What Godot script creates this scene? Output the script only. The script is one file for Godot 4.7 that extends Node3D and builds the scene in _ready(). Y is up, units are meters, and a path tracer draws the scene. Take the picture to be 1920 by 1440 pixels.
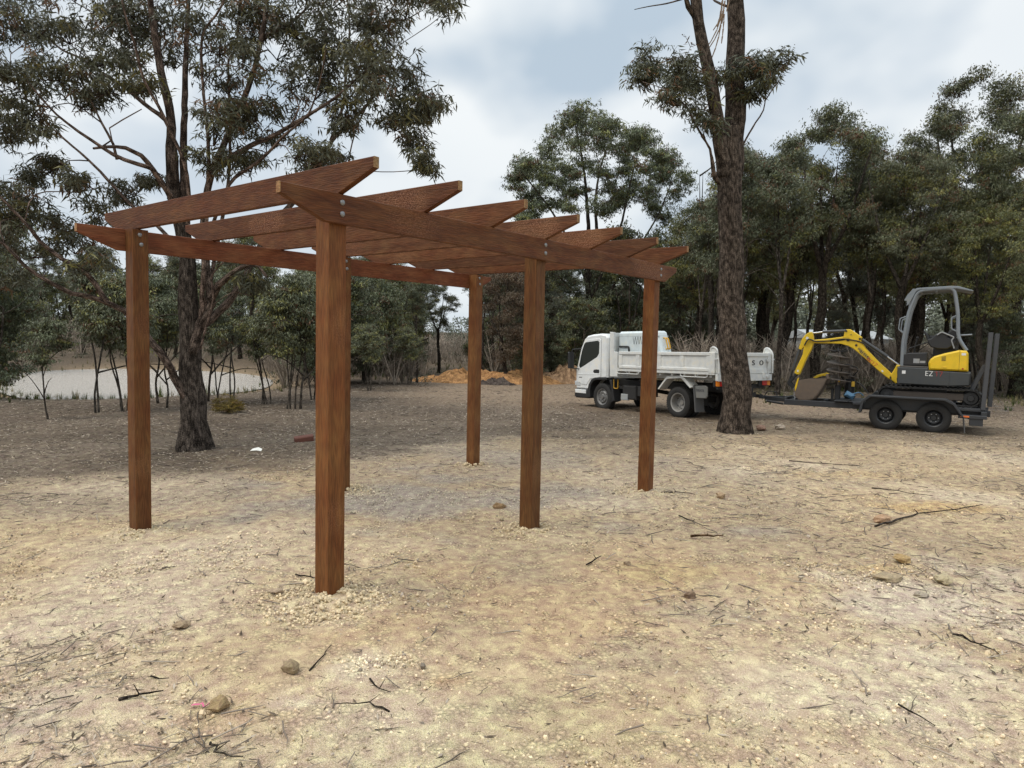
extends Node3D
# A timber pergola on a bare clay clearing among gum trees; a tip truck, a plant trailer and a small excavator behind it.

var rng := RandomNumberGenerator.new()
var used_names := {}
var mats := {}
var rough_noise := FastNoiseLite.new()
var soil_noise := FastNoiseLite.new()
var patch_noise := FastNoiseLite.new()
var pond_edge := PackedVector2Array([Vector2(-12.7, -22.0), Vector2(-10.9, -24.3), Vector2(-10.3, -28.5), Vector2(-12.6, -35.0), Vector2(-16.5, -39.5), Vector2(-22.5, -41.0), Vector2(-24.5, -37.0), Vector2(-21.5, -29.5), Vector2(-15.8, -22.6)])
const WATER := -0.5

# ---------------------------------------------------------------- mesh building
class Build:
	var v := PackedVector3Array()
	var n := PackedVector3Array()
	var uv := PackedVector2Array()
	var c := PackedColorArray()
	var col := Color.WHITE
	var xf := Transform3D()

	func tri(a: Vector3, b: Vector3, d: Vector3, ua := Vector2.ZERO, ub := Vector2.ZERO, ud := Vector2.ZERO) -> void:
		a = xf * a; b = xf * b; d = xf * d
		var m := (b - a).cross(d - a).normalized()
		v.append(a); v.append(d); v.append(b)
		uv.append(ua); uv.append(ud); uv.append(ub)
		for i in 3:
			n.append(m); c.append(col)

	func quad(a: Vector3, b: Vector3, d: Vector3, e: Vector3, ua := Vector2.ZERO, ub := Vector2.ZERO, ud := Vector2.ZERO, ue := Vector2.ZERO) -> void:
		tri(a, b, d, ua, ub, ud)
		tri(a, d, e, ua, ud, ue)

	func box(at: Vector3, size: Vector3, ch := 0.0, turn := Basis()) -> void:
		var keep := xf
		xf = xf * Transform3D(turn, at)
		var h := size / 2.0
		prism(PackedVector2Array([Vector2(-h.x, -h.y), Vector2(h.x, -h.y), Vector2(h.x, h.y), Vector2(-h.x, h.y)]), -h.z, h.z, ch)
		xf = keep

	func prism(p: PackedVector2Array, z0: float, z1: float, ch := 0.0) -> void:
		if Geometry2D.is_polygon_clockwise(p):
			p = p.duplicate()
			p.reverse()
		var k := p.size()
		var ins := p
		if ch > 0.0:
			ins = PackedVector2Array()
			for i in k:
				var a := (p[i] - p[(i + k - 1) % k]).normalized()
				var b := (p[(i + 1) % k] - p[i]).normalized()
				var m := Vector2(-a.y - b.y, a.x + b.x)
				var l := m.length()
				m = m / maxf(l, 0.01)
				ins.append(p[i] + m * ch / maxf(0.5, l / 2.0))
		var t := Geometry2D.triangulate_polygon(ins)
		for i in range(0, t.size(), 3):
			var q := [ins[t[i]], ins[t[i + 1]], ins[t[i + 2]]]
			if (q[1] - q[0]).cross(q[2] - q[0]) < 0.0:
				q = [q[0], q[2], q[1]]
			tri(Vector3(q[0].x, q[0].y, z1), Vector3(q[1].x, q[1].y, z1), Vector3(q[2].x, q[2].y, z1), q[0], q[1], q[2])
			tri(Vector3(q[0].x, q[0].y, z0), Vector3(q[2].x, q[2].y, z0), Vector3(q[1].x, q[1].y, z0), q[0], q[2], q[1])
		for i in k:
			var a := p[i]
			var b := p[(i + 1) % k]
			var ia := ins[i]
			var ib := ins[(i + 1) % k]
			var s := Vector2(a.x + a.y * 0.31, 0.0)
			var e := s + Vector2((b - a).length(), 0.0)
			var w := Vector2(0, z1 - z0)
			quad(Vector3(a.x, a.y, z0 + ch), Vector3(b.x, b.y, z0 + ch), Vector3(b.x, b.y, z1 - ch), Vector3(a.x, a.y, z1 - ch), s, e, e + w, s + w)
			if ch > 0.0:
				quad(Vector3(a.x, a.y, z1 - ch), Vector3(b.x, b.y, z1 - ch), Vector3(ib.x, ib.y, z1), Vector3(ia.x, ia.y, z1), a, b, ib, ia)
				quad(Vector3(ia.x, ia.y, z0), Vector3(ib.x, ib.y, z0), Vector3(b.x, b.y, z0 + ch), Vector3(a.x, a.y, z0 + ch), ia, ib, b, a)

	func lathe(p: PackedVector2Array, sides: int, at := Transform3D()) -> void:
		# p holds (radius, height) pairs; the axis is y; outside lies to the right of the way the profile runs downwards
		var keep := xf
		xf = xf * at
		for i in p.size() - 1:
			var d := p[i + 1] - p[i]
			var m := Vector2(d.y, -d.x).normalized()
			if d.length() < 1e-6:
				continue
			for s in sides:
				var a0 := TAU * s / sides
				var a1 := TAU * (s + 1) / sides
				var r0 := Vector3(cos(a0), 0, sin(a0))
				var r1 := Vector3(cos(a1), 0, sin(a1))
				var q := [r0 * p[i].x + Vector3.UP * p[i].y, r1 * p[i].x + Vector3.UP * p[i].y, r1 * p[i + 1].x + Vector3.UP * p[i + 1].y, r0 * p[i + 1].x + Vector3.UP * p[i + 1].y]
				var nn := [r0 * m.x + Vector3.UP * m.y, r1 * m.x + Vector3.UP * m.y, r1 * m.x + Vector3.UP * m.y, r0 * m.x + Vector3.UP * m.y]
				for order in [[0, 1, 2], [0, 2, 3]]:
					var fa: Vector3 = q[order[0]]
					var fb: Vector3 = q[order[1]]
					var fd: Vector3 = q[order[2]]
					var flat := (fb - fa).cross(fd - fa)
					if flat.length() < 1e-12:
						continue
					var o = order if flat.dot(nn[order[0]] + nn[order[1]]) < 0.0 else [order[0], order[2], order[1]]
					for j in o:
						v.append(xf * q[j])
						n.append((xf.basis * nn[j]).normalized())
						uv.append(Vector2(float(s) / sides, p[i].y))
						c.append(col)
		xf = keep

	func tube(path: PackedVector3Array, radii: PackedFloat32Array, sides: int, cap := true, seam := 1.0) -> void:
		var k := path.size()
		if k < 2:
			return
		var up := Vector3.UP
		var t0 := (path[1] - path[0]).normalized()
		if absf(t0.dot(up)) > 0.9:
			up = Vector3.RIGHT
		var side := t0.cross(up).normalized()
		var rings := []
		var norms := []
		var run := 0.0
		var runs := []
		for i in k:
			var t := (path[mini(i + 1, k - 1)] - path[maxi(i - 1, 0)]).normalized()
			side = (side - t * side.dot(t)).normalized()
			var other := t.cross(side)
			if i > 0:
				run += path[i].distance_to(path[i - 1])
			runs.append(run)
			var ring := PackedVector3Array()
			var nn := PackedVector3Array()
			for s in sides + 1:
				var a := TAU * s / sides
				var d := side * cos(a) + other * sin(a)
				nn.append((xf.basis * d).normalized())
				ring.append(xf * (path[i] + d * radii[i]))
			rings.append(ring)
			norms.append(nn)
		for i in k - 1:
			var ra: PackedVector3Array = rings[i]
			var rb: PackedVector3Array = rings[i + 1]
			var na: PackedVector3Array = norms[i]
			var nb: PackedVector3Array = norms[i + 1]
			var w0: float = TAU * radii[0] * seam
			for s in sides:
				v.append(ra[s]); v.append(rb[s]); v.append(ra[s + 1])
				v.append(ra[s + 1]); v.append(rb[s]); v.append(rb[s + 1])
				n.append(na[s]); n.append(nb[s]); n.append(na[s + 1])
				n.append(na[s + 1]); n.append(nb[s]); n.append(nb[s + 1])
				var u0 := w0 * s / sides
				var u1 := w0 * (s + 1) / sides
				uv.append(Vector2(u0, runs[i])); uv.append(Vector2(u0, runs[i + 1])); uv.append(Vector2(u1, runs[i]))
				uv.append(Vector2(u1, runs[i])); uv.append(Vector2(u0, runs[i + 1])); uv.append(Vector2(u1, runs[i + 1]))
				for j in 6:
					c.append(col)
		if cap:
			for e in [0, k - 1]:
				var mid: Vector3 = xf * path[e]
				var t: Vector3 = (xf.basis * ((path[e] - path[e - 1]) if e else (path[0] - path[1]))).normalized()
				for s in sides:
					var a: Vector3 = rings[e][s]
					var b: Vector3 = rings[e][s + 1]
					v.append(mid)
					if (a - mid).cross(b - mid).dot(t) > 0.0:
						v.append(b); v.append(a)
					else:
						v.append(a); v.append(b)
					for j in 3:
						n.append(t); uv.append(Vector2.ZERO); c.append(col)

	func rod(a: Vector3, b: Vector3, r: float, sides := 8) -> void:
		tube(PackedVector3Array([a, b]), PackedFloat32Array([r, r]), sides)

	func pipe(p: Array, r: float, sides := 8, round := 0.0) -> void:
		# a bent pipe; corners are rounded off by «round»
		var q := PackedVector3Array()
		for i in p.size():
			if round <= 0.0 or i == 0 or i == p.size() - 1:
				q.append(p[i])
			else:
				var a: Vector3 = (p[i - 1] - p[i])
				var b: Vector3 = (p[i + 1] - p[i])
				var l := minf(round, minf(a.length(), b.length()) * 0.49)
				var s: Vector3 = p[i] + a.normalized() * l
				var e: Vector3 = p[i] + b.normalized() * l
				for k in 5:
					var t := k / 4.0
					q.append(s.lerp(p[i], t).lerp(p[i].lerp(e, t), t))
		var rr := PackedFloat32Array()
		rr.resize(q.size())
		rr.fill(r)
		tube(q, rr, sides)

	func mesh() -> ArrayMesh:
		var arr := []
		arr.resize(Mesh.ARRAY_MAX)
		arr[Mesh.ARRAY_VERTEX] = v
		arr[Mesh.ARRAY_NORMAL] = n
		arr[Mesh.ARRAY_TEX_UV] = uv
		arr[Mesh.ARRAY_COLOR] = c
		var m := ArrayMesh.new()
		m.add_surface_from_arrays(Mesh.PRIMITIVE_TRIANGLES, arr)
		return m

# ---------------------------------------------------------------- scene tree helpers
func numbered(called: String) -> String:
	var k: int = used_names.get(called, 0)
	used_names[called] = k + 1
	return called if k == 0 else "%s_%03d" % [called, k]

func obj(called: String, mesh: Mesh, m: Material, parent: Node = null) -> MeshInstance3D:
	var o := MeshInstance3D.new()
	o.mesh = mesh
	o.material_override = m
	if parent == null:
		o.name = numbered(called)
		add_child(o, true)
	else:
		var k := 0
		var nm := called
		while parent.has_node(NodePath(nm)):
			k += 1
			nm = "%s_%03d" % [called, k]
		o.name = nm
		parent.add_child(o, true)
	return o

func thing(called: String, label: String, category: String, at := Transform3D(), group := "") -> Node3D:
	var o := Node3D.new()
	o.name = numbered(called)
	add_child(o, true)
	o.transform = at
	tag(o, label, category, group)
	return o

func tag(o: Node, label: String, category: String, group := "") -> void:
	o.set_meta("label", label)
	o.set_meta("category", category)
	if group:
		o.set_meta("group", group)

func struct(o: Node, label: String) -> void:
	o.set_meta("kind", "structure")
	o.set_meta("label", label)

func scatter(called: String, mesh: Mesh, m: Material, where: Array, tints: PackedColorArray, parent: Node = null) -> MultiMeshInstance3D:
	var mm := MultiMesh.new()
	mm.transform_format = MultiMesh.TRANSFORM_3D
	mm.use_colors = tints.size() > 0
	mm.mesh = mesh
	mm.instance_count = where.size()
	for i in where.size():
		mm.set_instance_transform(i, where[i])
		if tints.size():
			mm.set_instance_color(i, tints[i])
	var o := MultiMeshInstance3D.new()
	o.multimesh = mm
	o.material_override = m
	if parent == null:
		o.name = numbered(called)
		add_child(o, true)
	else:
		o.name = called
		parent.add_child(o, true)
	o.set_meta("kind", "stuff")
	return o

# ---------------------------------------------------------------- materials
func lin(r: float, g: float, b: float) -> Color:
	return Color(r, g, b).linear_to_srgb()

func mat(called: String, c: Color, rough := 0.8, metal := 0.0) -> StandardMaterial3D:
	if mats.has(called):
		return mats[called]
	var m := StandardMaterial3D.new()
	m.resource_name = called
	m.albedo_color = c
	m.roughness = rough
	m.metallic = metal
	mats[called] = m
	return m

func noise(kind: int, freq: float, oct: int, sd: int, fract := FastNoiseLite.FRACTAL_FBM) -> FastNoiseLite:
	var f := FastNoiseLite.new()
	f.noise_type = kind
	f.frequency = freq
	f.seed = sd
	f.fractal_type = fract if oct > 1 else FastNoiseLite.FRACTAL_NONE
	f.fractal_octaves = oct
	return f

func grey(f: FastNoiseLite, w: int, h: int) -> PackedByteArray:
	var im := f.get_seamless_image(w, h)
	im.convert(Image.FORMAT_L8)
	return im.get_data()

func tex(w: int, h: int, data: PackedByteArray, format := Image.FORMAT_RGB8) -> ImageTexture:
	return ImageTexture.create_from_image(Image.create_from_data(w, h, false, format, data))

func dirty(m: StandardMaterial3D, relief := 0.0, tile := 0.6) -> StandardMaterial3D:
	# faint wear and dust over painted metal: a tint texture laid on in the object's own axes
	m.albedo_texture = mats["wear_tex"]
	m.uv1_triplanar = true
	m.uv1_scale = Vector3.ONE * tile
	return m

func make_materials() -> void:
	rng.seed = 11
	# soil: grains, specks and little twigs, as a tint (mean about 0.75) and as relief
	var w := 1024
	var a := grey(noise(FastNoiseLite.TYPE_SIMPLEX_SMOOTH, 0.02, 4, 3), w, w)
	var cell := noise(FastNoiseLite.TYPE_CELLULAR, 0.075, 1, 5)
	cell.cellular_return_type = FastNoiseLite.RETURN_DISTANCE2_SUB
	var b := grey(cell, w, w)
	var d := grey(noise(FastNoiseLite.TYPE_SIMPLEX, 0.22, 2, 9), w, w)
	var e := grey(noise(FastNoiseLite.TYPE_SIMPLEX, 0.006, 3, 19), w, w)
	var rgb := PackedByteArray()
	var hgt := PackedByteArray()
	rgb.resize(w * w * 3)
	hgt.resize(w * w)
	for i in w * w:
		var pebbly := clampf((e[i] - 110) / 60.0, 0.15, 1.0)
		var t := 0.83 + (a[i] - 128) * 0.0013 + (d[i] - 128) * 0.0011 + (b[i] - 90) * 0.0012 * pebbly
		if d[i] > 196 and a[i] > 120:
			t *= 0.6
		elif d[i] < 62 and b[i] > 120:
			t *= 1.15
		t = clampf(t, 0.1, 1.0)
		rgb[i * 3] = int(255.0 * clampf(t * 1.0, 0, 1))
		rgb[i * 3 + 1] = int(255.0 * clampf(t * (0.985 + (a[i] - 128) * 0.0004), 0, 1))
		rgb[i * 3 + 2] = int(255.0 * clampf(t * (0.985 + (d[i] - 128) * 0.0005), 0, 1))
		hgt[i] = clampi(int(b[i] * 0.6 * pebbly + a[i] * 0.25 + d[i] * 0.25), 0, 255)
	# fine twigs and bark shreds
	for k in 520:
		var p := Vector2(rng.randf() * w, rng.randf() * w)
		var ang := rng.randf() * TAU
		var l := rng.randf_range(4, 24)
		var dark := rng.randf_range(0.3, 0.62)
		var bend := rng.randf_range(-0.03, 0.03)
		for s in int(l):
			ang += bend
			p += Vector2(cos(ang), sin(ang))
			var q := (posmod(int(p.y), w) * w + posmod(int(p.x), w))
			for ch in 3:
				rgb[q * 3 + ch] = int(rgb[q * 3 + ch] * dark)
			hgt[q] = mini(255, hgt[q] + 70)
	var soil := mat("soil", Color.WHITE, 0.95)
	soil.metallic_specular = 0.2
	soil.vertex_color_use_as_albedo = true
	soil.albedo_texture = tex(w, w, rgb)
	soil.heightmap_enabled = true
	soil.heightmap_texture = tex(w, w, hgt, Image.FORMAT_L8)
	soil.heightmap_scale = 1.8
	# wear on paint
	var wa := grey(noise(FastNoiseLite.TYPE_SIMPLEX_SMOOTH, 0.012, 5, 31), 512, 512)
	var wb := grey(noise(FastNoiseLite.TYPE_SIMPLEX, 0.12, 2, 37), 512, 512)
	var wr := PackedByteArray()
	wr.resize(512 * 512 * 3)
	for i in 512 * 512:
		var t := 0.95 + (wa[i] - 128) * 0.0004 + (wb[i] - 128) * 0.0002
		var dust := clampf((wa[i] - 150) / 90.0, 0.0, 1.0)
		wr[i * 3] = int(255 * clampf(t, 0, 1))
		wr[i * 3 + 1] = int(255 * clampf(t - dust * 0.03, 0, 1))
		wr[i * 3 + 2] = int(255 * clampf(t - dust * 0.08, 0, 1))
	mats["wear_tex"] = tex(512, 512, wr)
	# bark: fissured, stretched along the stem
	var f := noise(FastNoiseLite.TYPE_SIMPLEX_SMOOTH, 0.045, 4, 41, FastNoiseLite.FRACTAL_RIDGED)
	var fi := f.get_seamless_image(256, 90)
	fi.resize(256, 512, Image.INTERPOLATE_CUBIC)
	fi.convert(Image.FORMAT_L8)
	var fd := fi.get_data()
	var f2 := grey(noise(FastNoiseLite.TYPE_SIMPLEX, 0.1, 3, 43), 256, 512)
	var f3 := grey(noise(FastNoiseLite.TYPE_SIMPLEX_SMOOTH, 0.015, 3, 47), 256, 512)
	var bt := PackedByteArray()
	bt.resize(256 * 512 * 3)
	var bh := PackedByteArray()
	bh.resize(256 * 512)
	for i in 256 * 512:
		var t := clampf(0.46 + (128 - fd[i]) * 0.0014 + (f2[i] - 128) * 0.0016 + (f3[i] - 128) * 0.0016, 0.2, 1.0)
		bt[i * 3] = int(255 * t)
		bt[i * 3 + 1] = int(252 * t)
		bt[i * 3 + 2] = int(248 * t)
		bh[i] = clampi(int((255 - fd[i]) * 0.75 + f2[i] * 0.25), 0, 255)
	var bark := mat("bark", Color.WHITE, 0.95)
	bark.metallic_specular = 0.15
	bark.vertex_color_use_as_albedo = true
	bark.albedo_texture = tex(256, 512, bt)
	bark.heightmap_enabled = true
	bark.heightmap_texture = tex(256, 512, bh, Image.FORMAT_L8)
	bark.heightmap_scale = 2.5
	bark.uv1_scale = Vector3(1.3, 0.8, 1)
	# leaves and dry stuff take their tint from vertex and copy colours
	var leaf := mat("leaf", Color.WHITE, 0.5)
	leaf.vertex_color_use_as_albedo = true
	leaf.backlight_enabled = true
	leaf.backlight = Color(0.35, 0.35, 0.35)
	leaf.metallic_specular = 0.4
	var dry := mat("dry", Color.WHITE, 0.9)
	dry.vertex_color_use_as_albedo = true
	dry.metallic_specular = 0.2
	# timber: grain along u
	var g1i := noise(FastNoiseLite.TYPE_SIMPLEX_SMOOTH, 0.03, 4, 51).get_seamless_image(64, 256)
	g1i.resize(1024, 256, Image.INTERPOLATE_CUBIC)
	g1i.convert(Image.FORMAT_L8)
	var g1 := g1i.get_data()
	var g2i := noise(FastNoiseLite.TYPE_SIMPLEX, 0.16, 2, 53).get_seamless_image(128, 256)
	g2i.resize(1024, 256, Image.INTERPOLATE_CUBIC)
	g2i.convert(Image.FORMAT_L8)
	var g2 := g2i.get_data()
	var g3 := grey(noise(FastNoiseLite.TYPE_SIMPLEX_SMOOTH, 0.01, 3, 57), 1024, 256)
	var wt := PackedByteArray()
	wt.resize(1024 * 256 * 3)
	var wh := PackedByteArray()
	wh.resize(1024 * 256)
	for i in 1024 * 256:
		var t := 0.76 + (g1[i] - 128) * 0.0006 + (g2[i] - 128) * 0.0009 + (g3[i] - 128) * 0.0005
		wt[i * 3] = int(255 * clampf(t, 0, 1))
		wt[i * 3 + 1] = int(255 * clampf(t * (0.98 + (g3[i] - 128) * 0.0006), 0, 1))
		wt[i * 3 + 2] = int(255 * clampf(t * (0.98 + (g3[i] - 128) * 0.0008), 0, 1))
		wh[i] = g2[i]
	mats["wood_tex"] = tex(1024, 256, wt)
	mats["wood_h"] = tex(1024, 256, wh, Image.FORMAT_L8)
	# pale mortar-like smears and dark stains that lie on some boards: colour with its own alpha
	var sp := grey(noise(FastNoiseLite.TYPE_SIMPLEX, 0.16, 3, 61), 1024, 128)
	for variant in 3:
		var st := PackedByteArray()
		st.resize(1024 * 128 * 4)
		var spots := []
		if variant == 0:
			spots = [[0.34, 0.45, 0.035, 0.62], [0.40, 0.5, 0.05, 0.75], [0.86, 0.5, 0.06, 0.7], [0.80, 0.6, 0.04, 0.6], [0.63, 0.4, 0.02, 0.6]]
		elif variant == 1:
			spots = [[0.9, 0.55, 0.05, 0.8], [0.84, 0.6, 0.04, 0.6], [0.2, 0.5, 0.05, 0.35]]
		else:
			spots = [[0.02, 0.5, 0.06, 0.7], [0.3, 0.4, 0.04, 0.3], [0.72, 0.6, 0.05, 0.25]]
		for y in 128:
			for x in 1024:
				var al := 0.0
				for s in spots:
					var dx: float = (x / 1024.0 - s[0]) / s[2]
					var dy: float = (y / 128.0 - s[1]) / 0.55
					al = maxf(al, s[3] * clampf(1.4 - dx * dx - dy * dy, 0.0, 1.0))
				var i := y * 1024 + x
				var grit: float = clampf((sp[i] - 140) / 50.0, 0.0, 1.0)
				var o := i * 4
				st[o] = 176; st[o + 1] = 128; st[o + 2] = 100
				st[o + 3] = int(255 * clampf(al * grit * 0.75, 0, 0.6))
		mats["smear%d" % variant] = tex(1024, 128, st, Image.FORMAT_RGBA8)

func timber(called: String, smear := -1) -> StandardMaterial3D:
	if mats.has(called):
		return mats[called]
	var m := mat(called, Color.WHITE, 0.62)
	m.vertex_color_use_as_albedo = true
	m.metallic_specular = 0.35
	m.albedo_texture = mats["wood_tex"]
	m.heightmap_enabled = true
	m.heightmap_texture = mats["wood_h"]
	m.heightmap_scale = 0.2
	if smear >= 0:
		m.detail_enabled = true
		m.detail_albedo = mats["smear%d" % smear]
		m.detail_blend_mode = BaseMaterial3D.BLEND_MODE_MIX
		m.detail_uv_layer = BaseMaterial3D.DETAIL_UV_2
	return m

# ---------------------------------------------------------------- the ground
func smooth(a: float, b: float, x: float) -> float:
	var t := clampf((x - a) / (b - a), 0.0, 1.0)
	return t * t * (3.0 - 2.0 * t)

func pond_distance(x: float, z: float) -> float:
	# metres to the water's edge, negative inside
	if x < -34.0 or x > -3.0 or z > -14.0 or z < -50.0:
		return 99.0
	var p := Vector2(x, z)
	var best := 1e9
	for i in pond_edge.size():
		var q := Geometry2D.get_closest_point_to_segment(p, pond_edge[i], pond_edge[(i + 1) % pond_edge.size()])
		best = minf(best, q.distance_squared_to(p))
	best = sqrt(best)
	return -best if Geometry2D.is_point_in_polygon(p, pond_edge) else best

func ground(x: float, z: float) -> float:
	var d := -z
	var y := -0.012 * maxf(0.0, minf(d, 22.0) - 4.0) * (1.0 - 0.5 * smooth(2.0, 7.0, x)) - 0.012 * maxf(0.0, -x - 1.0) * clampf((20.0 - d) / 8.0, 0.0, 1.0) * clampf((20.0 + x) / 8.0, 0.0, 1.0)
	y += rough_noise.get_noise_2d(x, z) * 0.035
	y += 1.0 * exp(-pow((x + 22.0) / 14.0, 2.0) - pow((d - 49.0) / 5.0, 2.0))
	y += smooth(55.0, 170.0, d) * 3.5 + smooth(40.0, 140.0, absf(x)) * 2.5
	var s := pond_distance(x, z)
	if s < 4.0:
		y = (WATER - 0.05 + minf(s, 0.0) * 0.15) if s < 0.0 else lerpf(WATER - 0.05, y, smooth(0.0, 4.0, s))
	return y

func litter_at(x: float, z: float) -> float:
	# how thickly leaf litter covers the ground
	var d := -z
	var edge: float
	if x < -3.0: edge = lerpf(6.7, 8.3, clampf((x + 6.0) / 3.0, 0, 1))
	elif x < 0.0: edge = lerpf(8.3, 12.0, (x + 3.0) / 3.0)
	elif x < 5.5: edge = lerpf(12.0, 12.6, x / 5.5)
	else: edge = lerpf(12.6, 10.6, clampf((x - 5.5) / 4.0, 0, 1))
	var k := patch_noise.get_noise_2d(x * 1.3, z * 2.6)
	var a := smooth(-2.2, 1.4, d - edge + k * 2.2)
	a *= 0.55 + 0.45 * smooth(-0.2, 1.4, d - edge + k)
	# worn, open earth further back
	if x > -5.0 and x < 9.0:
		var open := smooth(17.0, 22.0, d + x * 0.25) * (1.0 - smooth(29.0, 34.0, d))
		a *= 1.0 - 0.75 * open * clampf((x + 5.0) / 3.0, 0, 1)
	var right := smooth(1.0, 5.0, x) * (1.0 - smooth(16.0, 24.0, d))
	return a * (1.0 - 0.45 * right)

func blob(x: float, z: float, cx: float, cz: float, rx: float, rz: float) -> float:
	var dx := (x - cx) / rx
	var dz := (z - cz) / rz
	var k := soil_noise.get_noise_2d(x, z) * 0.9
	return smooth(0.0, 0.7, 1.0 - sqrt(dx * dx + dz * dz) + k)

func soil_colour(x: float, z: float) -> Color:
	var d := -z
	var p := patch_noise.get_noise_2d(x, z)
	var q := soil_noise.get_noise_2d(x * 0.8 + 40.0, z * 0.8)
	var r := soil_noise.get_noise_2d(x * 3.1 - 70.0, z * 3.1)
	var c := Color(0.575, 0.445, 0.28)
	c = c.lerp(Color(0.66, 0.545, 0.39), clampf(p * 2.4, 0, 1) * 0.85)
	c = c.lerp(Color(0.43, 0.335, 0.22), clampf(-p * 2.4, 0, 1) * 0.8)
	c = c.lerp(Color(0.56, 0.38, 0.215), clampf(q * 1.7 - 0.35, 0, 1) * 0.45)
	c = c.lerp(Color(0.37, 0.30, 0.22), clampf(r * 2.4 - 0.7, 0, 1) * 0.5)
	if d < 16.0 and absf(x) < 12.0:
		var pale := Color(0.72, 0.62, 0.45)
		var tan_c := Color(0.58, 0.42, 0.25)
		var grey_c := Color(0.40, 0.345, 0.28)
		var moss := Color(0.50, 0.445, 0.26)
		c = c.lerp(tan_c, 0.65 * blob(x, z, 0.3, -4.3, 1.3, 1.0))
		c = c.lerp(tan_c, 0.5 * blob(x, z, 1.1, -5.3, 0.7, 0.5))
		c = c.lerp(Color(0.53, 0.40, 0.2), 0.5 * blob(x, z, 1.3, -4.9, 0.5, 0.3))
		c = c.lerp(Color(0.46, 0.37, 0.265), 0.6 * blob(x, z, 0.2, -9.6, 4.5, 3.0))
		c = c.lerp(Color(0.50, 0.385, 0.25), 0.5 * blob(x, z, 5.5, -10.5, 3.5, 2.0))
		c = c.lerp(Color(0.45, 0.37, 0.27), 0.6 * blob(x, z, -3.4, -7.0, 2.6, 1.3))
		c = c.lerp(grey_c, 0.85 * blob(x, z, -0.9, -7.2, 1.9, 1.6))
		c = c.lerp(grey_c, 0.5 * blob(x, z, -2.0, -6.6, 0.9, 0.7))
		c = c.lerp(grey_c, 0.6 * blob(x, z, 2.2, -6.1, 0.6, 0.35))
		c = c.lerp(grey_c, 0.55 * blob(x, z, 0.2, -9.8, 2.2, 1.2))
		c = c.lerp(Color(0.40, 0.33, 0.24), 0.6 * blob(x, z, 1.25, -4.1, 0.6, 0.25))
		c = c.lerp(Color(0.40, 0.33, 0.24), 0.5 * blob(x, z, 0.75, -3.5, 0.4, 0.4))
		c = c.lerp(Color(0.60, 0.42, 0.21), 0.75 * blob(x, z, 4.5, -7.2, 0.9, 0.35))
		c = c.lerp(Color(0.60, 0.44, 0.25), 0.6 * blob(x, z, 4.0, -9.0, 1.1, 0.5))
		c = c.lerp(Color(0.62, 0.45, 0.24), 0.7 * blob(x, z, 2.75, -5.05, 0.4, 0.22))
		c = c.lerp(pale, 0.8 * blob(x, z, -0.72, -3.32, 0.45, 0.33))
		c = c.lerp(Color(0.78, 0.72, 0.58), 0.6 * blob(x, z, -0.95, -3.02, 0.22, 0.12))
		c = c.lerp(Color(0.66, 0.42, 0.16), 0.8 * blob(x, z, -0.28, -3.24, 0.17, 0.07))
		c = c.lerp(moss, 0.3 * blob(x, z, 0.1, -2.9, 0.9, 0.5))
		c = c.lerp(moss, 0.2 * blob(x, z, -0.7, -2.6, 0.6, 0.3))
		c = c.lerp(pale, 0.55 * blob(x, z, 1.6, -3.5, 0.9, 0.8))
		c = c.lerp(Color(0.68, 0.585, 0.46), 0.6 * blob(x, z, 2.9, -4.3, 1.2, 0.9))
		c = c.lerp(Color(0.53, 0.44, 0.36), 0.5 * blob(x, z, -1.9, -2.95, 0.5, 0.35))
		for t in [[-1.05, -4.2, 0.5], [-3.1, -5.8, 0.3], [0.25, -5.9, 0.5], [1.55, -7.7, 0.4], [-1.75, -7.6, 0.35], [-0.5, -9.25, 0.3]]:
			c = c.lerp(Color(0.66, 0.55, 0.37), 0.6 * blob(x, z, t[0], t[1], t[2], t[2]))
	# the earth further back is browner
	c = c.lerp(Color(0.33, 0.25, 0.18), smooth(10.0, 19.0, d) * 0.85)
	var l := litter_at(x, z)
	c = c.lerp(Color(0.118, 0.094, 0.073).lerp(Color(0.20, 0.16, 0.122), clampf(0.5 + p + r * 0.6, 0, 1)), l * 0.9)
	# thin grass under the trees to the right and round the pond
	if d > 18.0:
		var grass := smooth(20.0, 27.0, d) * smooth(7.0, 12.0, x) * clampf(0.5 + p * 1.6, 0, 1)
		c = c.lerp(Color(0.16, 0.165, 0.07), grass * 0.6)
		c = c.lerp(Color(0.15, 0.12, 0.085), smooth(32.0, 45.0, d) * 0.6)
	var s := pond_distance(x, z)
	if s < 5.0:
		c = c.lerp(Color(0.40, 0.30, 0.19), (1.0 - smooth(0.0, 3.0, s)) * 0.8)
		if z > -26.0:
			c = c.lerp(Color(0.13, 0.14, 0.05), (1.0 - smooth(1.6, 4.5, s)) * smooth(0.4, 1.6, s) * 0.6 * smooth(-9.5, -12.0, x))
	return c

func spaced(from: float, to: float, step: float, far: float, growth: float) -> PackedFloat32Array:
	# even steps between «from» and «to», then ever longer ones out to «far» on both sides
	var out := PackedFloat32Array()
	var k := int((to - from) / step)
	for i in k + 1:
		out.append(from + (to - from) * i / k)
	var s := step
	var p := to
	while p < far:
		s *= growth
		p += s
		out.append(p)
	s = step
	p = from
	while p > -far:
		s *= growth
		p -= s
		out.insert(0, p)
	return out

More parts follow.
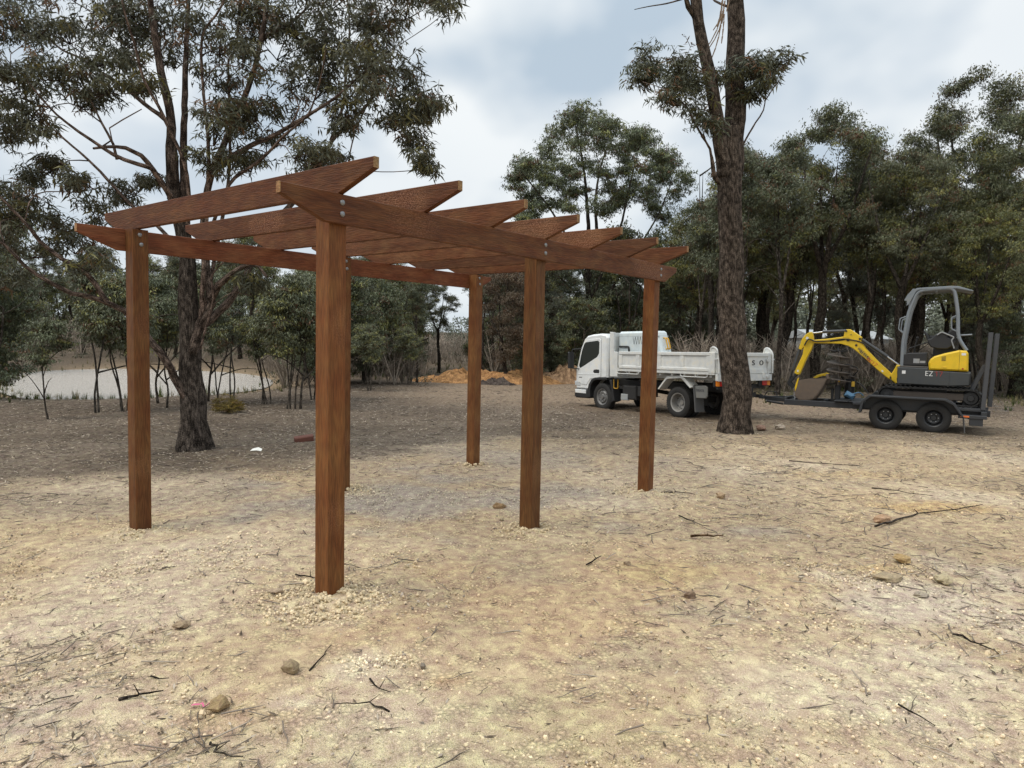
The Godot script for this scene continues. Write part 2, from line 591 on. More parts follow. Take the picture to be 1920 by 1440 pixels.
func make_ground() -> void:
	var xs := spaced(-5.0, 6.5, 0.085, 420.0, 1.055)
	var zs := spaced(-10.5, -2.3, 0.085, 420.0, 1.05)
	var w := xs.size()
	var h := zs.size()
	var v := PackedVector3Array()
	var n := PackedVector3Array()
	var uv := PackedVector2Array()
	var c := PackedColorArray()
	v.resize(w * h); n.resize(w * h); uv.resize(w * h); c.resize(w * h)
	for j in h:
		for i in w:
			var k := j * w + i
			var near := absf(xs[i]) < 20.0 and zs[j] > -24.0 and zs[j] < 1.0
			var y := ground(xs[i], zs[j])
			if near:
				y += soil_noise.get_noise_2d(xs[i] * 4.0, zs[j] * 4.0) * 0.017 + patch_noise.get_noise_2d(xs[i] * 5.0, zs[j] * 5.0) * 0.02
				for t in [[-1.05, -4.2], [0.25, -5.93], [1.55, -7.7], [-3.12, -5.85]]:
					var dd := Vector2(xs[i] - t[0], zs[j] - t[1]).length_squared()
					if dd < 0.8:
						y += (0.02 + 0.05 * soil_noise.get_noise_2d(xs[i] * 7.0, zs[j] * 7.0)) * exp(-dd / 0.05)
			v[k] = Vector3(xs[i], y, zs[j])
			uv[k] = Vector2(xs[i], zs[j]) / 2.3 if true else Vector2.ZERO
			c[k] = soil_colour(xs[i], zs[j]) if zs[j] < 2.0 else Color(0.47, 0.385, 0.26)
			c[k] = Color(c[k].r / 0.83, c[k].g / 0.82, c[k].b / 0.82)
	for j in h:
		for i in w:
			var l := v[j * w + maxi(i - 1, 0)]
			var r := v[j * w + mini(i + 1, w - 1)]
			var b := v[maxi(j - 1, 0) * w + i]
			var f := v[mini(j + 1, h - 1) * w + i]
			n[j * w + i] = (f - b).cross(r - l).normalized()
	var idx := PackedInt32Array()
	for j in h - 1:
		for i in w - 1:
			var a := j * w + i
			idx.append_array(PackedInt32Array([a, a + 1, a + w, a + 1, a + w + 1, a + w]))
	var arr := []
	arr.resize(Mesh.ARRAY_MAX)
	arr[Mesh.ARRAY_VERTEX] = v
	arr[Mesh.ARRAY_NORMAL] = n
	arr[Mesh.ARRAY_TEX_UV] = uv
	arr[Mesh.ARRAY_COLOR] = c
	arr[Mesh.ARRAY_INDEX] = idx
	var m := ArrayMesh.new()
	m.add_surface_from_arrays(Mesh.PRIMITIVE_TRIANGLES, arr)
	struct(obj("ground", m, mats["soil"]), "bare dry clay ground with gravel, twigs and leaf litter under trees")
	# the pond
	var b := Build.new()
	var edge := PackedVector2Array()
	var k := pond_edge.size()
	for i in k:
		for s in 8:
			edge.append(pond_edge[i].cubic_interpolate(pond_edge[(i + 1) % k], pond_edge[(i + k - 1) % k], pond_edge[(i + 2) % k], s / 8.0))
	for i in edge.size():
		edge[i] += (edge[i] - Vector2(-17, -31)).normalized() * 0.35
	var t := Geometry2D.triangulate_polygon(edge)
	for i in range(0, t.size(), 3):
		var p := [edge[t[i]], edge[t[i + 1]], edge[t[i + 2]]]
		if (p[1] - p[0]).cross(p[2] - p[0]) > 0.0:
			p = [p[0], p[2], p[1]]
		b.tri(Vector3(p[0].x, WATER, p[0].y), Vector3(p[1].x, WATER, p[1].y), Vector3(p[2].x, WATER, p[2].y), p[0], p[1], p[2])
	var water := mat("pond_water", lin(0.5, 0.455, 0.40), 0.14)  # base colour paled to carry part of the bright sky reflection
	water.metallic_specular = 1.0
	water.heightmap_enabled = true
	var ripple := noise(FastNoiseLite.TYPE_SIMPLEX_SMOOTH, 0.035, 3, 77).get_seamless_image(512, 512)
	ripple.convert(Image.FORMAT_L8)
	water.heightmap_texture = ImageTexture.create_from_image(ripple)
	water.heightmap_scale = 6.0
	water.uv1_scale = Vector3(0.35, 0.5, 1)
	struct(obj("water", b.mesh(), water), "muddy farm pond, white sky reflection partly put into its pale colour")

func stone_mesh(sd: int, flat := 0.7, rings := 3) -> ArrayMesh:
	var f := noise(FastNoiseLite.TYPE_SIMPLEX, 0.9, 2, sd)
	var s := SphereMesh.new()
	s.radius = 0.5
	s.height = 1.0
	s.radial_segments = rings * 2 + 1
	s.rings = rings
	var arr := s.get_mesh_arrays()
	var v: PackedVector3Array = arr[Mesh.ARRAY_VERTEX]
	var idx: PackedInt32Array = arr[Mesh.ARRAY_INDEX]
	for i in v.size():
		var p := v[i]
		var k := 1.0 + f.get_noise_3dv(p * 2.0) * 0.4
		v[i] = Vector3(p.x * k, p.y * k * flat, p.z * k)
	var b := Build.new()
	for i in range(0, idx.size(), 3):
		b.tri(v[idx[i]], v[idx[i + 2]], v[idx[i + 1]])
	return b.mesh()

func in_view(x: float, z: float) -> bool:
	return z < -2.2 and absf(x) < -z * 0.8 + 0.6

func make_scatter() -> void:
	rng.seed = 21
	# gravel and crumbs of clay
	var groups := [[], [], []]
	var tints := [PackedColorArray(), PackedColorArray(), PackedColorArray()]
	var tries := 0
	while tries < 200000:
		tries += 1
		var d := 2.3 + pow(rng.randf(), 1.9) * 12.0
		var x := rng.randf_range(-1, 1) * (d * 0.78 + 0.4)
		var z := -d
		var dens := 0.06 + 0.3 * clampf(soil_noise.get_noise_2d(x * 0.9 + 9.0, z * 0.9) * 2.0, 0, 1)
		dens += 0.9 * blob(x, z, -0.72, -3.35, 0.55, 0.4) + 0.9 * blob(x, z, -1.1, -4.3, 0.75, 0.5) + 0.7 * blob(x, z, -0.9, -7.0, 1.6, 1.3)
		dens += 0.8 * blob(x, z, 0.4, -5.7, 0.5, 0.4) + 0.6 * blob(x, z, 4.0, -7.0, 1.0, 0.4) + 0.8 * blob(x, z, 2.5, -4.9, 0.7, 0.35) + 0.5 * blob(x, z, -2.2, -5.0, 1.0, 0.8) + 0.5 * blob(x, z, 1.5, -7.8, 0.5, 0.4)
		dens *= 1.0 - 0.75 * blob(x, z, 0.3, -4.3, 0.8, 0.7)
		for t in [[-1.05, -4.2], [-3.12, -5.85], [0.25, -5.95], [1.55, -7.7], [-1.75, -7.6], [-0.5, -9.25]]:
			dens += 0.9 * exp(-Vector2(x - t[0], z - t[1]).length_squared() / 0.07)
		dens *= 1.0 - 0.7 * litter_at(x, z)
		if rng.randf() > dens:
			continue
		var size := 0.005 + 0.013 * pow(rng.randf(), 2.5) + (0.02 * rng.randf() if rng.randf() < 0.02 else 0.0)
		size *= 1.0 + d * 0.05
		var b := Basis.from_euler(Vector3(rng.randf() * TAU, rng.randf() * TAU, rng.randf() * TAU)).scaled(Vector3.ONE * size)
		var g := rng.randi() % 3
		groups[g].append(Transform3D(b, Vector3(x, ground(x, z) + size * 0.1, z)))
		var c := soil_colour(x, z)
		var l := rng.randf_range(0.6, 1.45)
		c = c.lerp(Color(0.56, 0.47, 0.33), rng.randf() * 0.5)
		if rng.randf() < 0.12:
			c = Color(0.3, 0.25, 0.2)
		tints[g].append(Color(c.r * l, c.g * l, c.b * l))
	# clods heaped round the feet of the posts
	for t in [[-1.05, -4.22, 420, 0.3], [-3.12, -5.87, 130, 0.22], [0.25, -5.98, 260, 0.3], [1.55, -7.74, 150, 0.25], [-1.75, -7.62, 100, 0.2], [-0.5, -9.28, 100, 0.2]]:
		for i in t[2]:
			var a := rng.randf() * TAU
			var r: float = 0.07 + t[3] * pow(rng.randf(), 1.3)
			var x: float = t[0] + cos(a) * r
			var z: float = t[1] + sin(a) * r
			var size: float = (0.008 + 0.02 * pow(rng.randf(), 2.0)) * (1.0 - 0.4 * r / 0.4)
			var b := Basis.from_euler(Vector3(rng.randf() * TAU, rng.randf() * TAU, rng.randf() * TAU)).scaled(Vector3.ONE * size * 1.5)
			groups[i % 3].append(Transform3D(b, Vector3(x, ground(x, z) + 0.022 * exp(-r * r / 0.05) + size * 0.3, z)))
			var l := rng.randf_range(0.75, 1.3)
			tints[i % 3].append(Color(0.55 * l, 0.445 * l, 0.29 * l))
	for g in 3:
		tag(scatter("gravel", stone_mesh(100 + g, 0.8, 2), mats["dry"], groups[g], tints[g]), ["pale crumbs of clay strewn over the clearing", "small rounded gravel strewn over the clearing", "angular grit strewn over the clearing"][g], "gravel")
	# leaf litter: leaves, shreds of bark, twigs
	var lb := Build.new()
	lb.quad(Vector3(-0.5, 0.02, 0), Vector3(-0.1, 0.0, 0.11), Vector3(0.5, 0.06, 0), Vector3(-0.1, 0.03, -0.11))
	var tb := Build.new()
	tb.tube(PackedVector3Array([Vector3(-0.5, 0.01, 0), Vector3(-0.1, 0.03, 0.04), Vector3(0.25, 0.02, 0.0), Vector3(0.5, 0.05, 0.06)]), PackedFloat32Array([0.022, 0.02, 0.015, 0.008]), 4, false)
	tb.tube(PackedVector3Array([Vector3(-0.1, 0.03, 0.04), Vector3(0.1, 0.05, 0.14)]), PackedFloat32Array([0.012, 0.006]), 3, false)
	var leaves := []
	var leaf_tint := PackedColorArray()
	var twigs := []
	var twig_tint := PackedColorArray()
	tries = 0
	while tries < 170000:
		tries += 1
		var d := 2.3 + pow(rng.randf(), 1.35) * 26.0
		var x := rng.randf_range(-1, 1) * (d * 0.78 + 0.4)
		var z := -d
		if pond_distance(x, z) < 0.6:
			continue
		var l := litter_at(x, z)
		var nb := patch_noise.get_noise_2d(x * 2.0 + 50.0, z * 2.0)
		var dens := maxf(l * (0.75 + nb), 0.02 + 0.3 * clampf(nb * 2.0 - 0.15, 0, 1) + 0.16 * smooth(1.5, 5.0, x + d * 0.3))
		dens *= 1.0 - 0.6 * blob(x, z, 0.3, -4.3, 0.9, 0.8)
		if rng.randf() > dens:
			continue
		var twig := rng.randf() < (0.3 if l > 0.4 else 0.62)
		var size := rng.randf_range(0.02, 0.05) * (1.0 + minf(d, 16.0) * 0.06)
		if twig:
			size = (0.025 + 0.14 * pow(rng.randf(), 4.0)) * (1.0 + d * 0.05)
		var b := Basis.from_euler(Vector3(rng.randf_range(-0.35, 0.35), rng.randf() * TAU, rng.randf_range(-0.3, 0.3))).scaled(Vector3.ONE * size)
		var at := Transform3D(b, Vector3(x, ground(x, z) + 0.006, z))
		var k := rng.randf()
		if twig:
			twigs.append(at)
			twig_tint.append(Color(0.17, 0.14, 0.115) * (0.6 + k) if k < 0.75 else Color(0.34, 0.29, 0.23))
		else:
			leaves.append(at)
			leaf_tint.append(Color(0.13, 0.10, 0.072) * (0.5 + k) if k < 0.68 else Color(0.38, 0.32, 0.25) * (0.5 + k * 0.7))
	tag(scatter("leaf_litter", lb.mesh(), mats["dry"], leaves, leaf_tint), "fallen gum leaves and bark shreds covering the ground beneath the trees", "leaf litter")
	tag(scatter("twig_litter", tb.mesh(), mats["dry"], twigs, twig_tint), "fine dry twigs scattered over the clay and under the trees", "twigs")
	# grass by the pond and beneath the far trees
	var gb := Build.new()
	for i in 14:
		var a := rng.randf() * TAU
		var r := rng.randf() * 0.12
		var o := Vector3(cos(a) * r, 0, sin(a) * r)
		var lean := Vector3(cos(a), 0, sin(a)) * rng.randf_range(0.05, 0.3)
		var hgt := rng.randf_range(0.5, 1.0)
		var s := Vector3(-sin(a), 0, cos(a)) * 0.025
		gb.tri(o - s, o + s, o + lean + Vector3.UP * hgt)
	var tufts := []
	var tuft_tint := PackedColorArray()
	tries = 0
	while tries < 26000:
		tries += 1
		var d := rng.randf_range(15.0, 48.0)
		var x := rng.randf_range(-0.85, 0.85) * d
		var z := -d
		var s := pond_distance(x, z)
		if s < -0.3:
			continue
		var dens := 0.0
		if s < 6.0:
			dens = (1.0 - smooth(0.2, 5.0, s)) * (0.35 if z > -27.0 and x < -9.5 else 0.12)
		if x > 7.0 and d > 19.0:
			dens = maxf(dens, 0.5 * clampf(0.3 + patch_noise.get_noise_2d(x, z) * 1.6, 0, 1))
		elif d > 30.0 and x > -8.0:
			dens = maxf(dens, 0.25)
		if rng.randf() > dens:
			continue
		var size := rng.randf_range(0.12, 0.34)
		if s < 1.2 and rng.randf() < 0.12:
			size *= 2.0
		tufts.append(Transform3D(Basis.from_euler(Vector3(0, rng.randf() * TAU, 0)).scaled(Vector3(size, size, size)), Vector3(x, ground(x, z) - 0.01, z)))
		var k := rng.randf()
		tuft_tint.append(Color(0.10, 0.12, 0.04) * (0.6 + k * 0.7) if k < 0.6 else Color(0.26, 0.22, 0.12) * (0.5 + k * 0.5))
	tag(scatter("grass", gb.mesh(), mats["dry"], tufts, tuft_tint), "thin green and straw grass round the pond and beneath the far trees", "grass")

# ---------------------------------------------------------------- loose stones and sticks
func make_loose() -> void:
	rng.seed = 31
	var stones := [
		[-0.1, -6.77, 0.133, 0.080, "orange-brown lump of clay stone under the pergola beside the middle right post", Color(0.36, 0.24, 0.12)],
		[2.28, -7.52, 0.117, 0.096, "rounded tan stone right of the farthest right pergola post", Color(0.52, 0.38, 0.23)],
		[3.46, -6.43, 0.172, 0.104, "pinkish tan rock lying against a dark stick on orange gravel", Color(0.54, 0.36, 0.22)],
		[3.0, -4.76, 0.117, 0.096, "pale yellowish rock alone at the right edge of the clearing", Color(0.56, 0.48, 0.30)],
		[1.16, -4.38, 0.078, 0.064, "small dark brown stone at the edge of the smooth tan earth", Color(0.24, 0.16, 0.1)],
		[-1.03, -3.27, 0.101, 0.080, "brown clod with a forked stick beside it on pale gravel", Color(0.36, 0.28, 0.16)],
		[-1.23, -2.92, 0.094, 0.072, "brown clod at the left end of the whitish gravel patch", Color(0.40, 0.29, 0.15)],
		[2.64, -4.8, 0.203, 0.056, "long flat tan stone below the mound of orange crumbs", Color(0.50, 0.40, 0.25)],
		[2.69, -4.49, 0.101, 0.048, "flat greyish stone left of the pale yellowish rock", Color(0.46, 0.40, 0.30)],
		[-1.78, -3.75, 0.086, 0.048, "flat brownish clod on the bare clay left of the nearest post", Color(0.42, 0.32, 0.2)],
		[0.87, -5.06, 0.055, 0.040, "small stone on the tan earth right of the middle post", Color(0.40, 0.3, 0.19)],
		[-1.45, -4.32, 0.078, 0.040, "tan chip of stone just left of the nearest post foot", Color(0.52, 0.41, 0.28)],
		[-1.17, -4.22, 0.047, 0.040, "whitish stone touching the left face of the nearest post", Color(0.66, 0.58, 0.44)],
		[-1.05, -4.16, 0.051, 0.044, "whitish stone touching the right face of the nearest post", Color(0.64, 0.55, 0.4)],
		[2.97, -5.22, 0.140, 0.072, "crumbly orange clod capping the small heap at the right", Color(0.5, 0.35, 0.16)],
		[5.0, -14.0, 0.234, 0.160, "reddish stone at the foot of the big trunk", Color(0.36, 0.22, 0.15)],
		[5.42, -14.1, 0.234, 0.144, "pale stones of the row beside the big trunk", Color(0.5, 0.42, 0.32)],
	]
	var shapes := []
	for i in 6:
		shapes.append(stone_mesh(200 + i, 0.75, 5))
	var stone_mat := mat("stone", Color.WHITE, 0.95)
	stone_mat.vertex_color_use_as_albedo = true
	stone_mat.albedo_texture = mats["soil"].albedo_texture
	stone_mat.heightmap_enabled = true
	stone_mat.heightmap_texture = mats["soil"].heightmap_texture
	stone_mat.heightmap_scale = 1.0
	stone_mat.uv1_triplanar = true
	stone_mat.uv1_scale = Vector3.ONE * 2.0
	for i in stones.size():
		var s: Array = stones[i]
		var m: ArrayMesh = shapes[i % 6]
		var b := Build.new()
		var arr := m.surface_get_arrays(0)
		b.v = arr[Mesh.ARRAY_VERTEX]
		b.n = arr[Mesh.ARRAY_NORMAL]
		b.uv = arr[Mesh.ARRAY_TEX_UV]
		b.c = arr[Mesh.ARRAY_COLOR]
		b.c.fill(s[5] * 1.3)
		for j in b.v.size():
			b.v[j] = b.v[j] * Vector3(s[2], s[3], s[2] * 0.75)
		var o := obj("stone", b.mesh(), stone_mat)
		o.position = Vector3(s[0], ground(s[0], s[1]) + s[3] * 0.33, s[1])
		o.rotation.y = i * 1.7 if s[3] > 0.07 else 0.2
		tag(o, s[4], "stone", "loose stones on the clearing")
	# a half brick of clay and a bit of rubbish beyond the pergola
	var bb := Build.new()
	bb.box(Vector3(0, 0.05, 0), Vector3(0.3, 0.09, 0.16), 0.015, Basis.from_euler(Vector3(0.1, 0.4, 0.12)))
	var brick := obj("brick", bb.mesh(), dirty(mat("red_clay", lin(0.16, 0.06, 0.04), 0.9)))
	brick.position = Vector3(-3.35, ground(-3.35, -11.3), -11.3)
	tag(brick, "dark red brick lying on the leaf litter behind the nearest post", "brick")
	var sticks := [
		["dark curved stick on the gravel right of the farthest right post", [[1.68, -7.71], [1.85, -7.72], [2.04, -7.64]], 0.014, 0],
		["short dark stick at the edge of the gravel right of the middle post", [[0.56, -4.98], [0.69, -5.21]], 0.013, 0],
		["reddish brown stick of bark on bare earth right of the middle post", [[1.52, -5.79], [1.66, -5.79], [1.78, -5.77]], 0.02, 1],
		["long dark branch lying along the orange gravel beside the pinkish rock", [[3.26, -6.18], [3.62, -6.48], [3.99, -6.79], [4.5, -7.0], [4.95, -7.29]], 0.02, 0],
		["thin crooked twig above the long dark branch", [[4.15, -8.0], [4.4, -7.9], [4.65, -7.65]], 0.014, 0],
		["dark diagonal stick at the right edge of the pale ground", [[2.52, -3.88], [2.56, -3.72], [2.58, -3.6]], 0.012, 0],
		["thin forked stick leaning from the brown clod", [[-0.95, -3.27], [-0.93, -3.4], [-0.9, -3.55]], 0.008, 0],
		["thin stick lying across the pale gravel right of the brown clod", [[-0.64, -3.2], [-0.53, -3.07]], 0.009, 0],
		["dark stick among the twigs at the far left of the near ground", [[-1.66, -2.95], [-1.6, -3.0], [-1.52, -3.02]], 0.012, 0],
		["grey stick with a chip of wood at the bottom of the near ground", [[-1.16, -2.66], [-1.1, -2.6], [-1.0, -2.57]], 0.011, 2],
		["dark curved stick reaching the nearest post from the left", [[-1.42, -4.62], [-1.33, -4.62], [-1.22, -4.5]], 0.011, 0],
		["dark stick lying along the far edge of the orange patch", [[4.0, -10.0], [4.4, -9.8], [4.85, -9.66]], 0.016, 0],
		["grey flake of bark above the reddish brown stick", [[1.58, -6.5], [1.66, -6.3], [1.76, -6.14]], 0.016, 2],
		["brown twig lying along the lower edge of the pale gravel", [[-0.5, -2.93], [-0.6, -2.98], [-0.74, -2.96]], 0.008, 0],
		["dark twig on the bare clay at the far left", [[-1.64, -3.16], [-1.55, -3.13]], 0.009, 0],
		["grey brown twig low at the right of the near ground", [[1.74, -3.02], [1.8, -2.88]], 0.008, 0],
	]
	var stick_mat: StandardMaterial3D = mats["bark"]
	for s in sticks:
		var b := Build.new()
		b.col = [Color(0.21, 0.175, 0.15), Color(0.34, 0.20, 0.10), Color(0.36, 0.31, 0.25)][s[3]] * 1.6
		var p: Array = s[1]
		var o3 := Vector3(p[0][0], ground(p[0][0], p[0][1]), p[0][1])
		var path := PackedVector3Array()
		var rad := PackedFloat32Array()
		for i in p.size() - 1:
			for k in (4 if i == p.size() - 2 else 3):
				var t := k / 3.0
				var x: float = lerpf(p[i][0], p[i + 1][0], t) + rng.randf_range(-0.012, 0.012)
				var z: float = lerpf(p[i][1], p[i + 1][1], t) + rng.randf_range(-0.012, 0.012)
				path.append(Vector3(x, ground(x, z) + s[2] * 0.9 + rng.randf() * 0.012, z) - o3)
				rad.append(s[2] * 0.56 * lerpf(1.0, 0.4, (i + t) / (p.size() - 1)) * rng.randf_range(0.8, 1.15))
		b.tube(path, rad, 7)
		var q := path[path.size() / 2]
		b.tube(PackedVector3Array([q, q + Vector3(rng.randf_range(-0.05, 0.05), 0.03, rng.randf_range(-0.06, 0.06))]), PackedFloat32Array([s[2] * 0.3, s[2] * 0.12]), 5)
		var o := obj("stick", b.mesh(), stick_mat)
		o.position = o3
		tag(o, s[0], "stick", "sticks lying on the clearing")

# ---------------------------------------------------------------- the pergola
func board(length: float, outline: PackedVector2Array, thick: float, colour: Color, ends: Color, shift: float) -> ArrayMesh:
	# a sawn timber: «outline» in x (length) and y, extruded along z; slanting and end cuts show paler wood
	var b := Build.new()
	b.col = colour
	b.prism(outline, -thick / 2, thick / 2, 0.0035)
	var uv2 := PackedVector2Array()
	uv2.resize(b.v.size())
	for i in b.v.size():
		var p := b.v[i]
		var nn := b.n[i]
		uv2[i] = Vector2(clampf(p.x / length, 0.0, 1.0), clampf(p.y / 0.178, 0.0, 1.0)) if absf(nn.z) > 0.5 else Vector2(0.55, 0.02)
		b.uv[i] = Vector2(p.x * 0.3 + shift, (p.y if absf(nn.z) > 0.5 else p.z) * 2.2 + shift * 1.7)
		if absf(nn.x) > 0.35:
			b.c[i] = ends
			b.uv[i] = Vector2(p.z * 1.7 + shift, p.y * 1.3)
	var arr := []
	arr.resize(Mesh.ARRAY_MAX)
	arr[Mesh.ARRAY_VERTEX] = b.v
	arr[Mesh.ARRAY_NORMAL] = b.n
	arr[Mesh.ARRAY_TEX_UV] = b.uv
	arr[Mesh.ARRAY_TEX_UV2] = uv2
	arr[Mesh.ARRAY_COLOR] = b.c
	var m := ArrayMesh.new()
	m.add_surface_from_arrays(Mesh.PRIMITIVE_TRIANGLES, arr)
	return m

func make_pergola() -> void:
	# its own axes: x along the two rows of posts, away from the camera; z across, towards the camera's right
	var along := 0.9149
	var u := Vector3(cos(along), 0, -sin(along))
	var w := Vector3(sin(along), 0, cos(along))
	var at := Transform3D(Basis(u, Vector3.UP, w), Vector3(-1.1088, 0, -4.2428))
	var g := thing("pergola", "dark red-brown timber pergola of six posts, two beams and seven rafters", "pergola", at)
	var pw := 0.1288
	var l1 := 2.1255
	var s := l1 + 2.1823
	var width := 2.6607
	var top := 2.4548
	var bd := 0.1771
	var bt := 0.04
	var post_c := [Color(0.283, 0.112, 0.035), Color(0.209, 0.091, 0.031), Color(0.268, 0.108, 0.034), Color(0.223, 0.093, 0.031), Color(0.247, 0.104, 0.035), Color(0.278, 0.117, 0.038)]
	var cut := Color(0.55, 0.33, 0.15)
	var bolt_b := Build.new()
	bolt_b.lathe(PackedVector2Array([Vector2(0, 0.012), Vector2(0.008, 0.0112), Vector2(0.015, 0.007), Vector2(0.0175, 0.002), Vector2(0.0175, 0)]), 12)
	var bolt_m := bolt_b.mesh()
	var steel := mat("galvanised_bolt", lin(0.26, 0.265, 0.27), 0.5, 0.8)
	var posts := [[0.0, 0], [l1, 0], [s, 0], [0.0, 1], [l1, 1], [s, 1]]
	for i in 6:
		var p: Array = posts[i]
		var sunk := 0.35
		var m := board(top + sunk - 0.004, PackedVector2Array([Vector2(0, 0), Vector2(top + sunk - 0.004, 0), Vector2(top + sunk - 0.004, pw), Vector2(0, pw)]), pw, post_c[i], Color(0.12, 0.05, 0.025), i * 0.37)
		var tm := timber("post_timber_%d" % (i % 2), 2) if i != 3 else timber("post_timber_3", 2)
		var o := obj("post", m, tm, g)
		# stand it up: the board's x becomes up; inset a hair from the beam
		var zz := -pw / 2 if p[1] == 0 else -width + pw / 2
		o.transform = Transform3D(Basis(Vector3.UP, Vector3(1, 0, 0), Vector3(0, 0, -1)), Vector3(p[0], -sunk, zz))
		if p[1] == 1:
			for k in 2:
				var bo := obj("bolt", bolt_m, steel, o)
				# on the post's face towards +z
				bo.transform = Transform3D(Basis(Vector3(1, 0, 0), Vector3(0, 0, -1), Vector3(0, 1, 0)), Vector3(top + sunk - [0.05, 0.128][k], pw / 2 + 0.005 * (k * 2 - 1), -pw / 2 - 0.0005))
	var oa := 0.365
	var ob := 0.33
	var blen := s + pw + oa + ob
	for side in 2:
		var m := board(blen, PackedVector2Array([Vector2(0, 0.115), Vector2(0.31, 0), Vector2(blen - 0.28, 0), Vector2(blen, 0.13), Vector2(blen, bd), Vector2(0, bd)]), bt, Color(0.203, 0.077, 0.026) if side == 0 else Color(0.29, 0.10, 0.04), cut, side * 0.53 + 0.2)
		var o := obj("beam", m, timber("beam_timber_%d" % side, 1 if side == 0 else -1), g)
		o.position = Vector3(-oa, top - bd, bt / 2 + 0.001 if side == 0 else -width - bt / 2 - 0.001)
		if side == 0:
			for x in [pw * 0.5, l1 + pw * 0.5, s + pw * 0.5]:
				for k in 2:
					var bo := obj("bolt", bolt_m, steel, o)
					bo.transform = Transform3D(Basis(Vector3(1, 0, 0), Vector3(0, 0, 1), Vector3(0, -1, 0)), Vector3(x + oa, bd - [0.05, 0.118][k], bt / 2 - 0.0005))
	var rd := 0.1777
	var ra := 0.343
	var rb := 0.487
	var rlen := width + ra + rb
	var tones := [Color(0.179, 0.065, 0.023), Color(0.184, 0.067, 0.025), Color(0.223, 0.088, 0.033), Color(0.218, 0.093, 0.039), Color(0.238, 0.098, 0.038), Color(0.164, 0.063, 0.025), Color(0.194, 0.073, 0.027)]
	for i in 7:
		# the board's x runs from the far end to the near end
		var m := board(rlen, PackedVector2Array([Vector2(0, 0.12), Vector2(0.28, 0), Vector2(rlen - 0.32, 0), Vector2(rlen, 0.115), Vector2(rlen, rd), Vector2(0, rd)]), 0.042, tones[i], cut * 0.8, i * 0.29)
		var o := obj("rafter", m, timber("rafter_timber_%d" % i, [-1, 0, -1, 1, 1, -1, -1][i]), g)
		o.transform = Transform3D(Basis(Vector3(0, 0, 1), Vector3.UP, Vector3(-1, 0, 0)), Vector3(pw / 2 + s / 6.0 * i, top + 0.001, -width - rb))

# ---------------------------------------------------------------- trees
func sprig(sd: int, count: int, size: float, leaf_l: float, leaf_w: float, fine := true) -> ArrayMesh:
	# a spray of hanging, lance-shaped gum leaves along thin twiglets
	var r := RandomNumberGenerator.new()
	r.seed = sd
	var b := Build.new()
	b.col = Color(1.3, 0.95, 0.8)
	for t in 3:
		var a := TAU * (t + r.randf() * 0.6) / 3.0
		var tip := Vector3(cos(a), r.randf_range(-0.1, 0.7), sin(a)) * size
		if fine:
			b.tube(PackedVector3Array([Vector3.ZERO, tip * 0.55 + Vector3(0, 0.04 * size, 0), tip]), PackedFloat32Array([0.005, 0.004, 0.002]), 3, false)
		for i in count / 3:
			var k := pow(r.randf(), 0.6)
			var p := tip * k + Vector3(r.randf_range(-1, 1), r.randf_range(-0.5, 0.6), r.randf_range(-1, 1)) * size * 0.33
			var d := Vector3(r.randf_range(-0.7, 0.7), -1.0 + r.randf() * 0.7, r.randf_range(-0.7, 0.7)).normalized()
			var sd2 := d.cross(Vector3(r.randf_range(-1, 1), r.randf_range(-1, 1), r.randf_range(-1, 1))).normalized()
			var l := leaf_l * r.randf_range(0.7, 1.25)
			var wd := leaf_w * r.randf_range(0.8, 1.2)
			var g := r.randf_range(0.6, 1.35)
			var keep := b.col
			b.col = Color(g * r.randf_range(0.92, 1.2), g, g * r.randf_range(0.8, 1.1))
			var bend := sd2.cross(d) * l * 0.12
			var m := p + d * l * 0.4 + bend
			b.tri(p, m - sd2 * wd / 2, m + sd2 * wd / 2)
			b.tri(m + sd2 * wd / 2, m - sd2 * wd / 2, p + d * l)
			b.col = keep
	return b.mesh()

func curve_of(p: PackedVector3Array, step: float) -> PackedVector3Array:
	var out := PackedVector3Array()
	for i in p.size() - 1:
		var a := p[maxi(i - 1, 0)]
		var d := p[mini(i + 2, p.size() - 1)]
		var k := maxi(1, int(p[i].distance_to(p[i + 1]) / step))
		for s in k:
			out.append(p[i].cubic_interpolate(p[i + 1], a, d, float(s) / k))
	out.append(p[p.size() - 1])
	return out

class Growth:
	var wood: Build
	var twigs := []            # where the sprays of leaves hang
	var nodes := PackedVector3Array()
	var radii := PackedFloat32Array()
	var dirs := PackedVector3Array()

func bark_colour(y: float, tree: Dictionary, r: float) -> Color:
	# rough dark bark below, smooth paler bark on the thin upper limbs
	var k := smooth(tree.get("smooth_from", 0.10), tree.get("smooth_to", 0.035), r) if r > 0.0 else 1.0
	k = 1.0 - smooth(tree.get("smooth_to", 0.03), tree.get("smooth_from", 0.11), r)
	var rough: Color = tree.get("rough", Color(0.16, 0.125, 0.10))
	var pale: Color = tree.get("pale", Color(0.30, 0.26, 0.21))
	return rough.lerp(pale, k)

